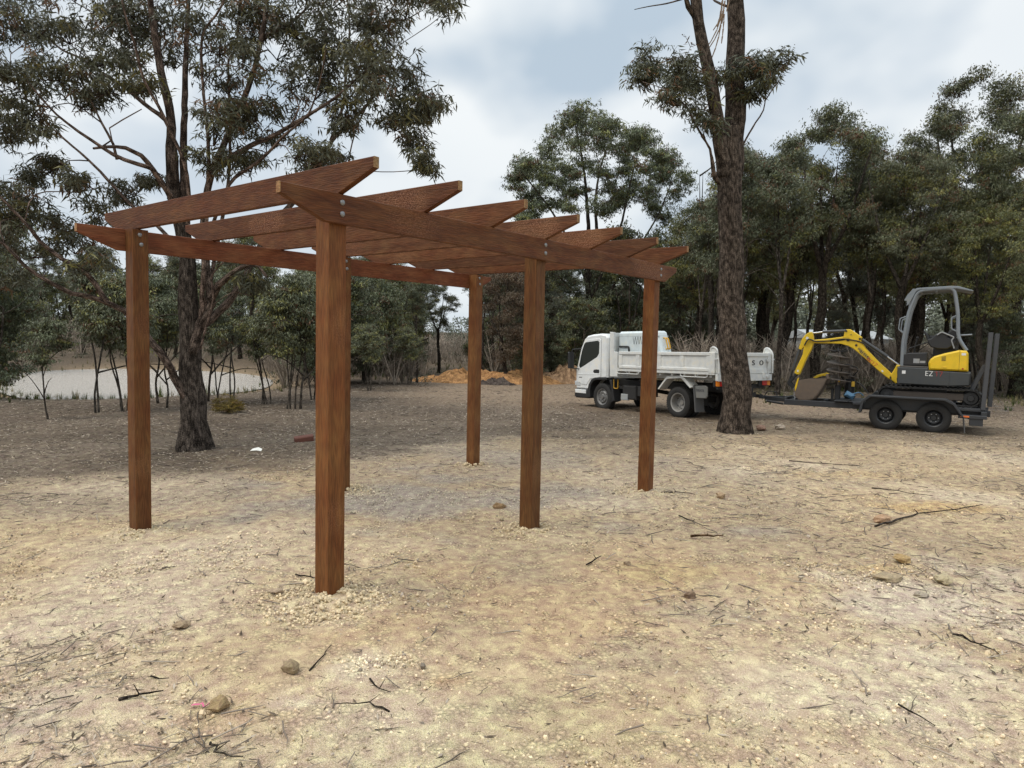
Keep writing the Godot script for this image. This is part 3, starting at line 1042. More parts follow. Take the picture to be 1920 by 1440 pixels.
func limb(t: Growth, path: PackedVector3Array, r0: float, r1: float, spec: Dictionary, sides := 8, r: RandomNumberGenerator = rng, wob := 1.0, flare := 0.0) -> void:
	var step := maxf(0.12, r0 * 1.6)
	var p := curve_of(path, step)
	var rad := PackedFloat32Array()
	var k := p.size()
	for i in k:
		var f := float(i) / (k - 1)
		var rr := lerpf(r0, r1, f) * r.randf_range(0.95, 1.06)
		if flare > 0.0:
			rr *= 1.0 + flare * exp(-(p[i].y - p[0].y) / 0.22)
		rad.append(rr)
		if i > 0 and i < k - 1:
			p[i] += Vector3(r.randf_range(-1, 1), r.randf_range(-1, 1), r.randf_range(-1, 1)) * minf(rr * 0.16, 0.035) * wob
		t.nodes.append(p[i])
		t.radii.append(rr)
		t.dirs.append((p[mini(i + 1, k - 1)] - p[maxi(i - 1, 0)]).normalized())
	t.wood.col = bark_colour(0, spec, (r0 + r1) * 0.5) * (r.randf_range(0.85, 1.2))
	if r0 / maxf(r1, 0.001) < 1.6 or k < 6:
		t.wood.tube(p, rad, sides, r1 > 0.02)
	else:
		# the bark smooths and pales along the limb
		var c0 := t.wood.c.size()
		t.wood.tube(p, rad, sides, r1 > 0.02)
		var per := sides * 6
		var tone := r.randf_range(0.85, 1.15)
		for i in k - 1:
			var col := bark_colour(0, spec, (rad[i] + rad[i + 1]) * 0.5) * tone
			for j in per:
				t.wood.c[c0 + i * per + j] = col

func attach(t: Growth, target: Vector3) -> int:
	var best := -1
	var score := 1e9
	for i in t.nodes.size():
		var d := target - t.nodes[i]
		var l := d.length()
		var up := d.y / maxf(l, 0.001)
		var s := l * (1.0 + 0.5 * maxf(0.0, -up + 0.25)) * (1.25 - 0.25 * t.dirs[i].dot(d / maxf(l, 0.001))) + t.radii[i] * 1.5
		if s < score:
			score = s
			best = i
	return best

func leafy(t: Growth, clusters: Array, spec: Dictionary, r: RandomNumberGenerator) -> void:
	# a branch to every cluster of leaves, twigs spreading inside it, sprays of leaves on the twigs
	var sprays: int = spec.get("sprays", 30)
	for c in clusters:
		var p: Vector3 = c[0]
		var rad: Vector3 = c[1]
		var base := p - Vector3(0, rad.y * 0.45, 0)
		var i := attach(t, base)
		var a := t.nodes[i]
		var l := a.distance_to(base)
		var r0 := minf(t.radii[i] * 0.62, 0.008 + l * spec.get("branch", 0.012))
		r0 = maxf(r0, 0.006)
		if l > 0.15:
			var mid := a.lerp(base, 0.45) + t.dirs[i] * l * 0.22 + Vector3(r.randf_range(-1, 1), r.randf_range(-0.4, 0.4), r.randf_range(-1, 1)) * l * 0.10
			limb(t, PackedVector3Array([a, mid, base]), r0, maxf(0.006, r0 * 0.45), spec, 5 if r0 > 0.02 else 4, r)
		var share: float = rad.x * rad.y * rad.z
		var amount := int(sprays * (c[2] if c.size() > 2 else 1.0))
		var stems := maxi(3, int(amount / 7.0))
		for k in stems:
			var d := Vector3(r.randfn(), r.randfn() * 0.9 + 0.25, r.randfn()).normalized()
			var e := p + d * rad * pow(r.randf(), 0.35)
			var m := base.lerp(e, 0.5) + Vector3(0, -0.08, 0) * l * 0.2 + d * 0.1
			if spec.get("twigs", true):
				t.wood.col = bark_colour(0, spec, 0.01) * r.randf_range(0.7, 1.1)
				t.wood.tube(PackedVector3Array([base, m, e]), PackedFloat32Array([0.011, 0.007, 0.003]), 3, false)
			for j in 7:
				var f := 0.45 + 0.6 * r.randf()
				var q := base.lerp(m, f * 1.0).lerp(m.lerp(e, f), f) + Vector3(r.randfn(), r.randfn() * 0.9, r.randfn()) * rad * 0.26
				var sc: float = r.randf_range(0.75, 1.25)
				t.twigs.append(Transform3D(Basis.from_euler(Vector3(r.randf_range(-0.5, 0.5), r.randf() * TAU, r.randf_range(-0.5, 0.5))).scaled(Vector3.ONE * sc), q))

func foliage_tints(t: Growth, base: Color, r: RandomNumberGenerator, fresh := 0.1) -> PackedColorArray:
	var tint := PackedColorArray()
	for x in t.twigs:
		var k := r.randf_range(0.65, 1.35)
		var c := base
		if r.randf() < fresh:
			c = Color(base.r * 1.5, base.g * 1.35, base.b * 0.75)
		elif r.randf() < 0.08:
			c = Color(0.13, 0.075, 0.04)
		tint.append(Color(c.r * k, c.g * k, c.b * k))
	return tint

func plant_from(called: String, t: Growth, spec: Dictionary, leaf_mesh: Mesh, r: RandomNumberGenerator, at: Transform3D) -> Node3D:
	var o := thing(called, "", "tree", at)
	if t.wood.v.size():
		obj(spec.get("stem_name", "trunk"), t.wood.mesh(), mats["bark"], o)
	if t.twigs.size():
		scatter("crown", leaf_mesh, mats["leaf"], t.twigs, foliage_tints(t, spec.get("leaf", Color(0.075, 0.095, 0.05)), r, spec.get("fresh", 0.1)), o)
	return o

func grown_tree(sd: int, s: Dictionary) -> Growth:
	# a whole gum tree from a few measures: height, crown width, where the crown begins, number of stems
	var r := RandomNumberGenerator.new()
	r.seed = sd
	var t := Growth.new()
	t.wood = Build.new()
	var h: float = s.h
	var wide: float = s.wide
	var low: float = s.low
	var girth: float = s.get("girth", h * 0.019)
	var stems: int = s.get("stems", 1)
	for k in stems:
		var lean := Vector3(r.randf_range(-1, 1), 0, r.randf_range(-1, 1)) * (0.05 if stems == 1 else 0.16) * h
		var fork := h * r.randf_range(0.3, 0.5) if stems == 1 else h * r.randf_range(0.55, 0.7)
		var foot := Vector3(r.randf_range(-0.15, 0.15), -0.15, r.randf_range(-0.15, 0.15)) * (0.3 if stems == 1 else 1.0)
		var topp := foot + lean + Vector3(0, fork, 0)
		var m1 := foot.lerp(topp, 0.35) + Vector3(r.randf_range(-1, 1), 0, r.randf_range(-1, 1)) * h * 0.02
		var m2 := foot.lerp(topp, 0.7) + Vector3(r.randf_range(-1, 1), 0, r.randf_range(-1, 1)) * h * 0.02
		var g := girth * (1.0 if stems == 1 else 0.6)
		limb(t, PackedVector3Array([foot, m1, m2, topp]), g, g * 0.72, s, 9, r, 1.0, 0.3)
		var arms := r.randi_range(3, 5) if stems == 1 else 2
		for a in arms:
			var ang := TAU * (a + r.randf() * 0.7) / arms
			var out := Vector3(cos(ang), 0, sin(ang)) * wide * r.randf_range(0.35, 0.8)
			var tip := topp + out + Vector3(0, (h - fork) * r.randf_range(0.55, 0.88), 0)
			var from := t.nodes[maxi(0, t.nodes.size() - 1)] if a == 0 else topp.lerp(m2, r.randf() * 0.5)
			limb(t, PackedVector3Array([from, from.lerp(tip, 0.4) + out * 0.12, tip]), g * r.randf_range(0.42, 0.62), g * 0.12, s, 6, r)
	# bare dead branches low on the stem
	for k in s.get("dead", 4):
		var i := r.randi_range(2, maxi(3, t.nodes.size() / 3))
		var a := t.nodes[i]
		if a.y < h * 0.12:
			continue
		var d := Vector3(r.randf_range(-1, 1), r.randf_range(0.1, 0.9), r.randf_range(-1, 1)).normalized() * r.randf_range(0.6, 1.8)
		limb(t, PackedVector3Array([a, a + d * 0.5 + Vector3(0, 0.1, 0), a + d]), 0.022, 0.006, s, 4, r)
	var clusters := []
	var n: int = s.get("clusters", 26)
	for k in n:
		var f := (k + r.randf()) / n
		var y := lerpf(low, 1.0, pow(f, 0.8))
		# the crown swells out above its base and closes at the top
		var g := (y - low) / (1.0 - low)
		var reach: float = wide * (0.35 + 0.75 * sqrt(clampf(g * 1.6, 0, 1))) * sqrt(clampf((1.06 - g) * 1.7, 0.05, 1.0))
		var ang := r.randf() * TAU
		var rr: float = reach * sqrt(r.randf_range(0.12, 1.0))
		var size: float = s.get("clump", 0.75) * r.randf_range(0.65, 1.3)
		clusters.append([Vector3(cos(ang) * rr, y * h - size * 0.4, sin(ang) * rr), Vector3(size * 1.05, size * 0.95, size * 1.05), r.randf_range(0.5, 1.3)])
	clusters.sort_custom(func(x, y): return x[0].y < y[0].y)
	leafy(t, clusters, s, r)
	return t

func scrub_mesh(sd: int) -> ArrayMesh:
	# a leafless dry shrub
	var r := RandomNumberGenerator.new()
	r.seed = sd
	var b := Build.new()
	for k in 9:
		b.col = Color(0.32, 0.27, 0.22) * r.randf_range(0.6, 1.4)
		var a := r.randf() * TAU
		var tip := Vector3(cos(a) * r.randf_range(0.2, 0.8), r.randf_range(0.7, 1.6), sin(a) * r.randf_range(0.2, 0.8))
		b.tube(PackedVector3Array([Vector3.ZERO, tip * 0.5 + Vector3(0, 0.12, 0), tip]), PackedFloat32Array([0.016, 0.011, 0.004]), 4, false)
		for j in 6:
			var f := r.randf_range(0.3, 0.9)
			var q := tip * f
			b.tube(PackedVector3Array([q, q + Vector3(r.randf_range(-0.5, 0.5), r.randf_range(0.1, 0.5), r.randf_range(-0.5, 0.5))]), PackedFloat32Array([0.007, 0.003]), 3, false)
	return b.mesh()

# ---------------------------------------------------------------- vehicles
func poly(a: Array) -> PackedVector2Array:
	var p := PackedVector2Array()
	for i in range(0, a.size(), 2):
		p.append(Vector2(a[i], a[i + 1]))
	return p

func prism_mesh(a: Array, z0: float, z1: float, ch := 0.006) -> ArrayMesh:
	var b := Build.new()
	b.prism(poly(a), z0, z1, ch)
	return b.mesh()

func letters(text: String, h: float, deep := 0.004, bold := true) -> ArrayMesh:
	var t := TextMesh.new()
	var f := SystemFont.new()
	f.font_names = PackedStringArray(["Droid Sans"])
	f.font_weight = 700 if bold else 400
	t.font = f
	t.text = text
	t.font_size = 64
	t.pixel_size = h / 46.0
	t.depth = deep
	var m := ArrayMesh.new()
	m.add_surface_from_arrays(Mesh.PRIMITIVE_TRIANGLES, t.get_mesh_arrays())
	return m

const NEAR_FACE := Basis(Vector3(-1, 0, 0), Vector3(0, 1, 0), Vector3(0, 0, -1))   # lettering that faces -z
const LYING := Basis(Vector3(1, 0, 0), Vector3(0, 0, -1), Vector3(0, 1, 0))          # turns y towards -z

func wheel(parent: Node3D, at: Vector3, r: float, width: float, rim_r: float, dish: float, rim_mat: Material, nuts: int, facing := -1.0) -> Node3D:
	# axle along z; the outer face looks towards -z (facing -1) or +z
	var o := Node3D.new()
	var k := 0
	while parent.has_node(NodePath("wheel" if k == 0 else "wheel_%03d" % k)):
		k += 1
	o.name = "wheel" if k == 0 else "wheel_%03d" % k
	parent.add_child(o, true)
	o.transform = Transform3D(LYING if facing < 0 else Basis(Vector3(1, 0, 0), Vector3(0, 0, 1), Vector3(0, -1, 0)), at)
	var h := width / 2
	var b := Build.new()
	b.lathe(PackedVector2Array([Vector2(rim_r - 0.01, h * 0.82), Vector2(rim_r + 0.012, h * 0.95), Vector2(rim_r + (r - rim_r) * 0.3, h), Vector2(rim_r + (r - rim_r) * 0.33, h * 1.02), Vector2(rim_r + (r - rim_r) * 0.6, h * 1.0), Vector2(r - 0.03, h * 0.92), Vector2(r - 0.006, h * 0.78), Vector2(r, h * 0.6), Vector2(r, -h * 0.6), Vector2(r - 0.006, -h * 0.78), Vector2(r - 0.03, -h * 0.92), Vector2(rim_r + 0.012, -h * 0.95), Vector2(rim_r - 0.01, -h * 0.8)]), 40)
	# tread blocks
	for i in 44:
		var a := TAU * i / 44
		for row in 4:
			var y := lerpf(-h * 0.62, h * 0.62, row / 3.0)
			var aa := a + (0.07 if row % 2 else 0.0)
			b.box(Vector3(cos(aa) * r, y, sin(aa) * r), Vector3(0.012, h * 0.36, TAU * r / 44 * 0.62), 0.0, Basis(Vector3.UP, -aa))
	obj("tyre", b.mesh(), dirty(mat("rubber", lin(0.022, 0.021, 0.02), 0.85)), o)
	var m := Build.new()
	m.lathe(PackedVector2Array([Vector2(0.0, dish + 0.03), Vector2(rim_r * 0.26, dish + 0.03), Vector2(rim_r * 0.3, dish + 0.01), Vector2(rim_r * 0.34, dish), Vector2(rim_r * 0.62, dish + 0.012), Vector2(rim_r * 0.8, dish - 0.02), Vector2(rim_r * 0.87, dish), Vector2(rim_r * 0.9, h * 0.8), Vector2(rim_r, h * 0.9), Vector2(rim_r + 0.012, h * 0.86), Vector2(rim_r, h * 0.7), Vector2(rim_r, -h * 0.8)]), 36)
	obj("rim", m.mesh(), rim_mat, o)
	var n := Build.new()
	for i in nuts:
		var a := TAU * i / nuts
		n.lathe(PackedVector2Array([Vector2(0, 0.022), Vector2(0.011, 0.02), Vector2(0.012, 0.0)]), 6, Transform3D(Basis(), Vector3(cos(a) * rim_r * 0.46, dish + 0.004, sin(a) * rim_r * 0.46)))
	obj("wheel_nuts", n.mesh(), mat("steel", lin(0.35, 0.35, 0.35), 0.4, 0.8), o).set_meta("kind", "stuff")
	var hole := Build.new()
	for i in nuts:
		var a := TAU * (i + 0.5) / nuts
		hole.lathe(PackedVector2Array([Vector2(0, 0.003), Vector2(rim_r * 0.085, 0.003)]), 10, Transform3D(Basis(), Vector3(cos(a) * rim_r * 0.71, dish + 0.001, sin(a) * rim_r * 0.71)))
	obj("vent_holes", hole.mesh(), mat("black_void", lin(0.008, 0.008, 0.008), 0.9), o).set_meta("kind", "stuff")
	return o

func make_truck() -> void:
	var f := Vector3(-0.55, 0, -0.836).normalized()
	var at := Transform3D(Basis(f, Vector3.UP, f.cross(Vector3.UP)), Vector3(4.634, -0.14, -16.973))
	at.basis = at.basis * Basis(Vector3(0, 0, 1), -0.018)
	var g := thing("tip_truck", "white tip truck with a drop-side tray parked behind the pergola and the big trunk", "truck", at)
	var white := dirty(mat("white_paint", lin(0.82, 0.84, 0.84), 0.35), 0, 0.5)
	white.clearcoat_enabled = true
	white.clearcoat = 0.3
	var tray_white := dirty(mat("tray_paint", lin(0.72, 0.73, 0.71), 0.5), 0, 0.8)
	var black := dirty(mat("black_plastic", lin(0.02, 0.02, 0.021), 0.6))
	var frame := dirty(mat("chassis_black", lin(0.025, 0.024, 0.023), 0.7))
	var glass := mat("dark_glass", lin(0.022, 0.028, 0.026), 0.08)
	var amber := mat("amber_lens", lin(0.75, 0.22, 0.02), 0.25)
	var red := mat("red_lens", lin(0.42, 0.02, 0.015), 0.25)
	var yellow := dirty(mat("yellow_rail", lin(0.6, 0.33, 0.03), 0.5))
	var hw := 0.83
	# cab: side outline, front to the right
	var cab := [3.90, 1.07, 3.91, 0.62, 3.88, 0.50, 3.32, 0.50, 3.30, 0.56, 3.24, 0.68, 3.13, 0.77, 2.98, 0.81, 2.74, 0.82, 2.56, 0.84, 2.56, 1.92, 2.62, 2.0, 2.84, 2.03, 3.2, 2.01, 3.43, 1.97, 3.56, 1.88, 3.68, 1.68, 3.86, 1.14]
	obj("cab", prism_mesh(cab, -hw, hw, 0.045), white, g)
	obj("bumper", prism_mesh([3.93, 0.5, 3.95, 0.30, 3.88, 0.25, 3.32, 0.26, 3.32, 0.5], -hw - 0.01, hw + 0.01, 0.03), black, g)
	obj("bumper_corner", prism_mesh([3.90, 0.49, 3.89, 0.385, 3.42, 0.385, 3.42, 0.49], -hw - 0.022, -hw + 0.05, 0.01), white, g)
	obj("windscreen", prism_mesh([3.862, 1.16, 3.69, 1.69, 3.60, 1.86, 3.55, 1.83, 3.66, 1.6, 3.82, 1.14], -hw + 0.1, hw - 0.1, 0.01), glass, g)
	for s in [-1.0, 1.0]:
		var z0: float = s * hw
		var skin := func(a: Array, deep: float, proud: float, ch: float) -> ArrayMesh:
			return prism_mesh(a, z0 - deep if s > 0 else z0 - proud, z0 + proud if s > 0 else z0 + deep, ch)
		var door := obj("door", (skin as Callable).call([3.80, 1.06, 3.80, 0.98, 3.79, 0.66, 3.42, 0.62, 3.24, 0.80, 2.84, 0.86, 2.82, 0.92, 2.82, 1.86, 2.90, 1.905, 3.38, 1.87, 3.55, 1.80, 3.66, 1.6, 3.8, 1.15], 0.02, 0.012, 0.008), white, g)
		obj("window", (skin as Callable).call([3.735, 1.16, 3.62, 1.56, 3.52, 1.76, 3.46, 1.80, 2.93, 1.845, 2.88, 1.80, 2.89, 1.50, 2.97, 1.40, 3.55, 1.14, 3.70, 1.08], 0.02, 0.018, 0.006), glass, door)
		obj("handle_recess", (skin as Callable).call([3.13, 1.0, 3.1, 1.05, 3.0, 1.065, 2.88, 1.06, 2.87, 1.0, 2.88, 0.965, 3.08, 0.962], 0.005, 0.0165, 0.004), black, door)
		obj("crease", (skin as Callable).call([3.79, 0.905, 2.86, 0.925, 2.86, 0.94, 3.79, 0.92], 0.005, 0.02, 0.007), white, door)
		obj("door_gap", (skin as Callable).call([2.812, 0.86, 2.812, 1.9, 2.806, 1.9, 2.806, 0.86], 0.01, 0.002, 0.0), black, g)
		obj("wheel_arch", (skin as Callable).call([3.34, 0.30, 3.36, 0.5, 3.31, 0.66, 3.2, 0.79, 3.05, 0.845, 2.56, 0.86, 2.56, 0.79, 3.0, 0.785, 3.12, 0.74, 3.22, 0.62, 3.25, 0.5, 3.24, 0.30], 0.25, 0.018, 0.01), black, g)
		obj("headlight", (skin as Callable).call([3.92, 0.6, 3.93, 0.72, 3.66, 0.70, 3.68, 0.585], 0.05, 0.012, 0.01), mat("lamp_lens", lin(0.5, 0.52, 0.53), 0.15), g)
		obj("indicator", (skin as Callable).call([3.74, 0.815, 3.74, 0.84, 3.6, 0.84, 3.6, 0.82], 0.005, 0.016, 0.003), mat("dark_print", lin(0.05, 0.05, 0.055), 0.5), g)
		var mirror := Build.new()
		mirror.box(Vector3(3.92, 1.30, z0 + s * 0.16), Vector3(0.09, 0.46, 0.2), 0.03)
		mirror.pipe([Vector3(3.66, 1.62, z0), Vector3(3.9, 1.6, z0 + s * 0.14), Vector3(3.92, 1.08, z0 + s * 0.14), Vector3(3.72, 1.06, z0)], 0.014, 7, 0.05)
		obj("mirror", mirror.mesh(), black, g)
		var marker := Build.new()
		marker.box(Vector3(3.4, 1.985, z0 - s * 0.12), Vector3(0.16, 0.03, 0.07), 0.01, Basis(Vector3(0, 0, 1), -0.22))
		obj("roof_marker", marker.mesh(), black, g)
		wheel(g, Vector3(2.77, 0.335, s * 0.72), 0.365, 0.21, 0.22, 0.075, dirty(mat("wheel_silver", lin(0.2, 0.195, 0.19), 0.55, 0.3)), 6, s)
		wheel(g, Vector3(0.04, 0.365, s * 0.73), 0.365, 0.21, 0.225, -0.07, dirty(mat("wheel_grey", lin(0.33, 0.32, 0.30), 0.6, 0.2)), 6, s)
		wheel(g, Vector3(0.04, 0.365, s * 0.48), 0.365, 0.21, 0.225, -0.04, mat("wheel_silver", Color.WHITE), 6, s)
	# chassis and what hangs on it
	var c := Build.new()
	for s in [-1.0, 1.0]:
		c.box(Vector3(1.2, 0.72, s * 0.36), Vector3(4.7, 0.17, 0.07), 0.008)
	for x in [-1.05, 0.3, 1.3, 2.3]:
		c.box(Vector3(x, 0.72, 0), Vector3(0.08, 0.12, 0.68), 0.005)
	c.box(Vector3(0.04, 0.40, 0), Vector3(0.14, 0.14, 1.0), 0.03)
	c.box(Vector3(0.04, 0.42, 0), Vector3(0.3, 0.3, 0.3), 0.08)
	c.rod(Vector3(0.1, 0.42, 0), Vector3(2.3, 0.6, 0), 0.05)
	obj("chassis", c.mesh(), frame, g)
	var tank := Build.new()
	tank.box(Vector3(1.75, 0.5, -0.62), Vector3(0.5, 0.36, 0.36), 0.03)
	tank.box(Vector3(1.1, 0.5, 0.62), Vector3(0.9, 0.4, 0.36), 0.05)
	tank.box(Vector3(1.25, 0.55, -0.62), Vector3(0.4, 0.26, 0.36), 0.02)
	obj("battery_box", tank.mesh(), frame, g)
	obj("tool_box", prism_mesh([2.03, 0.30, 2.03, 0.46, 1.77, 0.46, 1.78, 0.30], -0.82, -0.74, 0.01), dirty(mat("pale_plastic", lin(0.36, 0.38, 0.39), 0.5)), g)
	obj("front_mudguard", prism_mesh([2.52, 0.80, 2.42, 0.80, 2.30, 0.25, 2.46, 0.20, 2.42, 0.55], -0.8, -0.55, 0.01), black, g)
	var sill := Build.new()
	sill.pipe([Vector3(2.28, 0.83, -0.84), Vector3(2.28, 0.59, -0.84), Vector3(2.12, 0.585, -0.84), Vector3(2.12, 0.83, -0.84)], 0.013, 8, 0.04)
	obj("step_handle", sill.mesh(), yellow, g)
	# rear guards and flaps
	for s in [-1.0, 1.0]:
		var z0: float = minf(s * 0.60, s * 0.87)
		obj("rear_guard", prism_mesh([0.66, 0.66, 0.37, 0.97, -0.12, 1.01, -0.43, 0.75, -0.37, 0.72, -0.09, 0.945, 0.36, 0.91, 0.62, 0.64], z0, z0 + 0.27, 0.006), tray_white, g)
		obj("mudflap", prism_mesh([-0.46, 0.80, -0.50, 0.80, -0.56, 0.18, -0.53, 0.18], z0, z0 + 0.3, 0.005), dirty(mat("flap_rubber", lin(0.10, 0.10, 0.10), 0.8)), g)
		var guard := Build.new()
		guard.prism(poly([-0.44, 0.78, -0.80, 0.80, -0.86, 0.76, -0.86, 0.56, -0.82, 0.51, -0.53, 0.50, -0.47, 0.55]), -0.84, -0.80, 0.012)
		if s < 0:
			var p := obj("flap_plate", guard.mesh(), dirty(mat("flap_grey", lin(0.20, 0.20, 0.19), 0.6)), g)
			var l := obj("lettering", letters("TRUCK", 0.055), mat("dark_print", lin(0.05, 0.05, 0.055), 0.5), p)
			l.transform = Transform3D(NEAR_FACE, Vector3(-0.65, 0.68, -0.842))
	# tray
	var tw := 0.95
	var tr := thing_part("tray", g)
	var fl := Build.new()
	fl.box(Vector3(0.55, 1.075, 0), Vector3(3.42, 0.05, tw * 2 - 0.05), 0.005)
	for x in 9:
		fl.box(Vector3(-1.0 + x * 0.39, 1.02, 0), Vector3(0.06, 0.06, tw * 2 - 0.1), 0.0)
	for s in [-1.0, 1.0]:
		fl.box(Vector3(0.55, 0.95, s * 0.4), Vector3(3.3, 0.1, 0.08), 0.0)
	obj("floor", fl.mesh(), tray_white, tr)
	for s in [-1.0, 1.0]:
		var side := Build.new()
		var z: float = s * (tw - 0.02)
		side.box(Vector3(0.47, 1.33, z), Vector3(2.98, 0.40, 0.02), 0.0)
		side.box(Vector3(0.47, 1.515, z + s * 0.012), Vector3(3.0, 0.075, 0.06), 0.008)
		side.box(Vector3(0.47, 1.16, z + s * 0.012), Vector3(3.0, 0.075, 0.06), 0.012)
		for x in [-0.97, -0.18, 0.55, 1.28, 1.92]:
			side.box(Vector3(x, 1.335, z + s * 0.01), Vector3(0.14, 0.285, 0.045), 0.012)
		obj("drop_side", side.mesh(), tray_white, tr)
		var hooks := Build.new()
		for x in [1.78, -0.4]:
			hooks.pipe([Vector3(x + 0.25, 1.1, z + s * 0.02), Vector3(x + 0.25, 0.99, z + s * 0.02), Vector3(x - 0.55, 0.99, z + s * 0.02), Vector3(x - 0.55, 1.1, z + s * 0.02)], 0.012, 7, 0.05)
			hooks.rod(Vector3(x - 0.2, 0.99, z + s * 0.02), Vector3(x - 0.2, 1.1, z + s * 0.02), 0.01)
		obj("rope_rail", hooks.mesh(), tray_white, tr)
		var chassis_rail := Build.new()
		chassis_rail.box(Vector3(0.5, 1.085, z), Vector3(3.3, 0.07, 0.05), 0.006)
		obj("side_rail", chassis_rail.mesh(), tray_white, tr)
		# corner posts and the raised rounded ear at the rear
		obj("rear_post", prism_mesh([-0.98, 1.09, -0.98, 1.55, -1.16, 1.555, -1.16, 1.09], z - 0.035, z + 0.035, 0.008), tray_white, tr)
		var ear := Build.new()
		ear.pipe([Vector3(-1.0, 1.53, z), Vector3(-1.03, 1.66, z), Vector3(-1.13, 1.665, z), Vector3(-1.25, 1.55, z), Vector3(-1.25, 1.08, z)], 0.022, 8, 0.08)
		ear.prism(poly([-1.02, 1.54, -1.05, 1.64, -1.12, 1.645, -1.22, 1.54]), z - 0.008, z + 0.008, 0.0)
		obj("hinge_ear", ear.mesh(), tray_white, tr)
		obj("front_post", prism_mesh([2.30, 0.90, 2.02, 0.90, 2.02, 1.54, 2.17, 1.55, 2.17, 2.05, 2.33, 2.06, 2.33, 1.5], z - 0.035, z + 0.035, 0.008), tray_white, tr)
	var hb := Build.new()
	hb.box(Vector3(2.26, 1.57, 0), Vector3(0.03, 0.92, tw * 2 - 0.08), 0.0)
	for y in [1.15, 1.55, 2.0]:
		hb.box(Vector3(2.275, y, 0), Vector3(0.05, 0.08, tw * 2 - 0.08), 0.006)
	obj("headboard", hb.mesh(), tray_white, tr)
	var tail := Build.new()
	tail.box(Vector3(-1.19, 1.31, 0), Vector3(0.025, 0.44, tw * 2 - 0.06), 0.0)
	tail.box(Vector3(-1.205, 1.51, 0), Vector3(0.05, 0.07, tw * 2 - 0.06), 0.008)
	tail.box(Vector3(-1.205, 1.13, 0), Vector3(0.05, 0.09, tw * 2 - 0.06), 0.01)
	for z in [-0.86, 0.86]:
		tail.box(Vector3(-1.205, 1.31, z), Vector3(0.05, 0.36, 0.12), 0.01)
	var tg := obj("tailgate", tail.mesh(), tray_white, tr)
	var sill2 := Build.new()
	sill2.box(Vector3(-1.2, 0.99, 0), Vector3(0.08, 0.15, tw * 2 - 0.02), 0.01)
	for z in [-0.6, 0.05, 0.62]:
		sill2.box(Vector3(-1.245, 1.03, z), Vector3(0.03, 0.12, 0.07), 0.006)
	obj("rear_sill", sill2.mesh(), tray_white, tr)
	var latch := Build.new()
	for z in [-0.78, 0.78]:
		latch.rod(Vector3(-1.24, 0.98, z), Vector3(-1.24, 1.42, z), 0.012)
		latch.box(Vector3(-1.245, 1.38, z), Vector3(0.05, 0.07, 0.1), 0.01)
		latch.box(Vector3(-1.245, 1.0, z), Vector3(0.05, 0.06, 0.12), 0.01)
		latch.rod(Vector3(-1.22, 1.4, z), Vector3(-1.22, 1.4, signf(z) * 1.02), 0.018)
	obj("tailgate_latch", latch.mesh(), dirty(mat("latch_grey", lin(0.6, 0.61, 0.6), 0.5)), tr)
	var row := ["F", "U", "S", "O"]
	for i in 4:
		var l := obj("letter", letters(row[i], 0.11), mat("dark_print", lin(0.05, 0.05, 0.055), 0.5), tg)
		# seen from behind: right is +z, outwards is -x
		l.transform = Transform3D(Basis(Vector3(0, 0, 1.5), Vector3(0, 1, 0), Vector3(-1, 0, 0)), Vector3(-1.206, 1.32, -0.26 + i * 0.28))
	# lamps, tow hitch
	for s in [-1.0, 1.0]:
		var la := Build.new()
		la.box(Vector3(-1.17, 0.86, s * 0.74), Vector3(0.06, 0.12, 0.16), 0.012)
		obj("tail_lamp", la.mesh(), red, g)
		var lb := Build.new()
		lb.box(Vector3(-1.165, 0.86, s * 0.88), Vector3(0.075, 0.12, 0.11), 0.012)
		obj("indicator_lamp", lb.mesh(), amber, g)
		var lc := Build.new()
		lc.box(Vector3(-1.15, 0.86, s * 0.76), Vector3(0.05, 0.15, 0.42), 0.01)
		lc.box(Vector3(-1.1, 0.78, s * 0.6), Vector3(0.05, 0.1, 0.4), 0.0)
		obj("lamp_bracket", lc.mesh(), black, g)
	var hitch := Build.new()
	hitch.box(Vector3(-1.1, 0.58, 0), Vector3(0.1, 0.1, 1.0), 0.01)
	hitch.box(Vector3(-1.25, 0.53, 0), Vector3(0.3, 0.06, 0.07), 0.01)
	hitch.lathe(PackedVector2Array([Vector2(0, 0.05), Vector2(0.02, 0.045), Vector2(0.025, 0.025), Vector2(0.012, 0.0)]), 12, Transform3D(Basis(), Vector3(-1.37, 0.56, 0)))
	obj("tow_hitch", hitch.mesh(), frame, g)
	# the white hooded machine that stands in the tray
	var box := thing("machine_hood", "pale white moulded machine hood with slanted rear and black louvres standing in the truck tray", "machine", at)
	var bw := dirty(mat("pale_moulding", lin(0.66, 0.73, 0.75), 0.4))
	obj("hood", prism_mesh([2.21, 1.101, 2.21, 2.02, 2.15, 2.07, 0.86, 2.07, 0.79, 2.03, 0.73, 1.86, 0.58, 1.45, 0.54, 1.101], -0.78, -0.42, 0.05), bw, box)
	obj("lid_seam", prism_mesh([2.215, 1.94, 2.215, 1.95, 0.76, 1.95, 0.76, 1.94], -0.783, -0.417, 0.002), dirty(mat("seam_grey", lin(0.45, 0.5, 0.52), 0.5)), box)
	for i in 7:
		var x := 1.62 - i * 0.045
		var lean := 0.02 if i % 2 else -0.02
		obj("louvre", prism_mesh([x + lean, 1.74, x + 0.012 + lean, 1.74, x + 0.012 - lean, 1.93, x - lean, 1.93], -0.784, -0.7, 0.0), mat("louvre_grey", lin(0.12, 0.14, 0.15), 0.6), box)
	var hd := Build.new()
	hd.pipe([Vector3(0.74, 1.90, -0.62), Vector3(0.66, 1.88, -0.62), Vector3(0.58, 1.64, -0.62), Vector3(0.65, 1.62, -0.62)], 0.018, 8, 0.03)
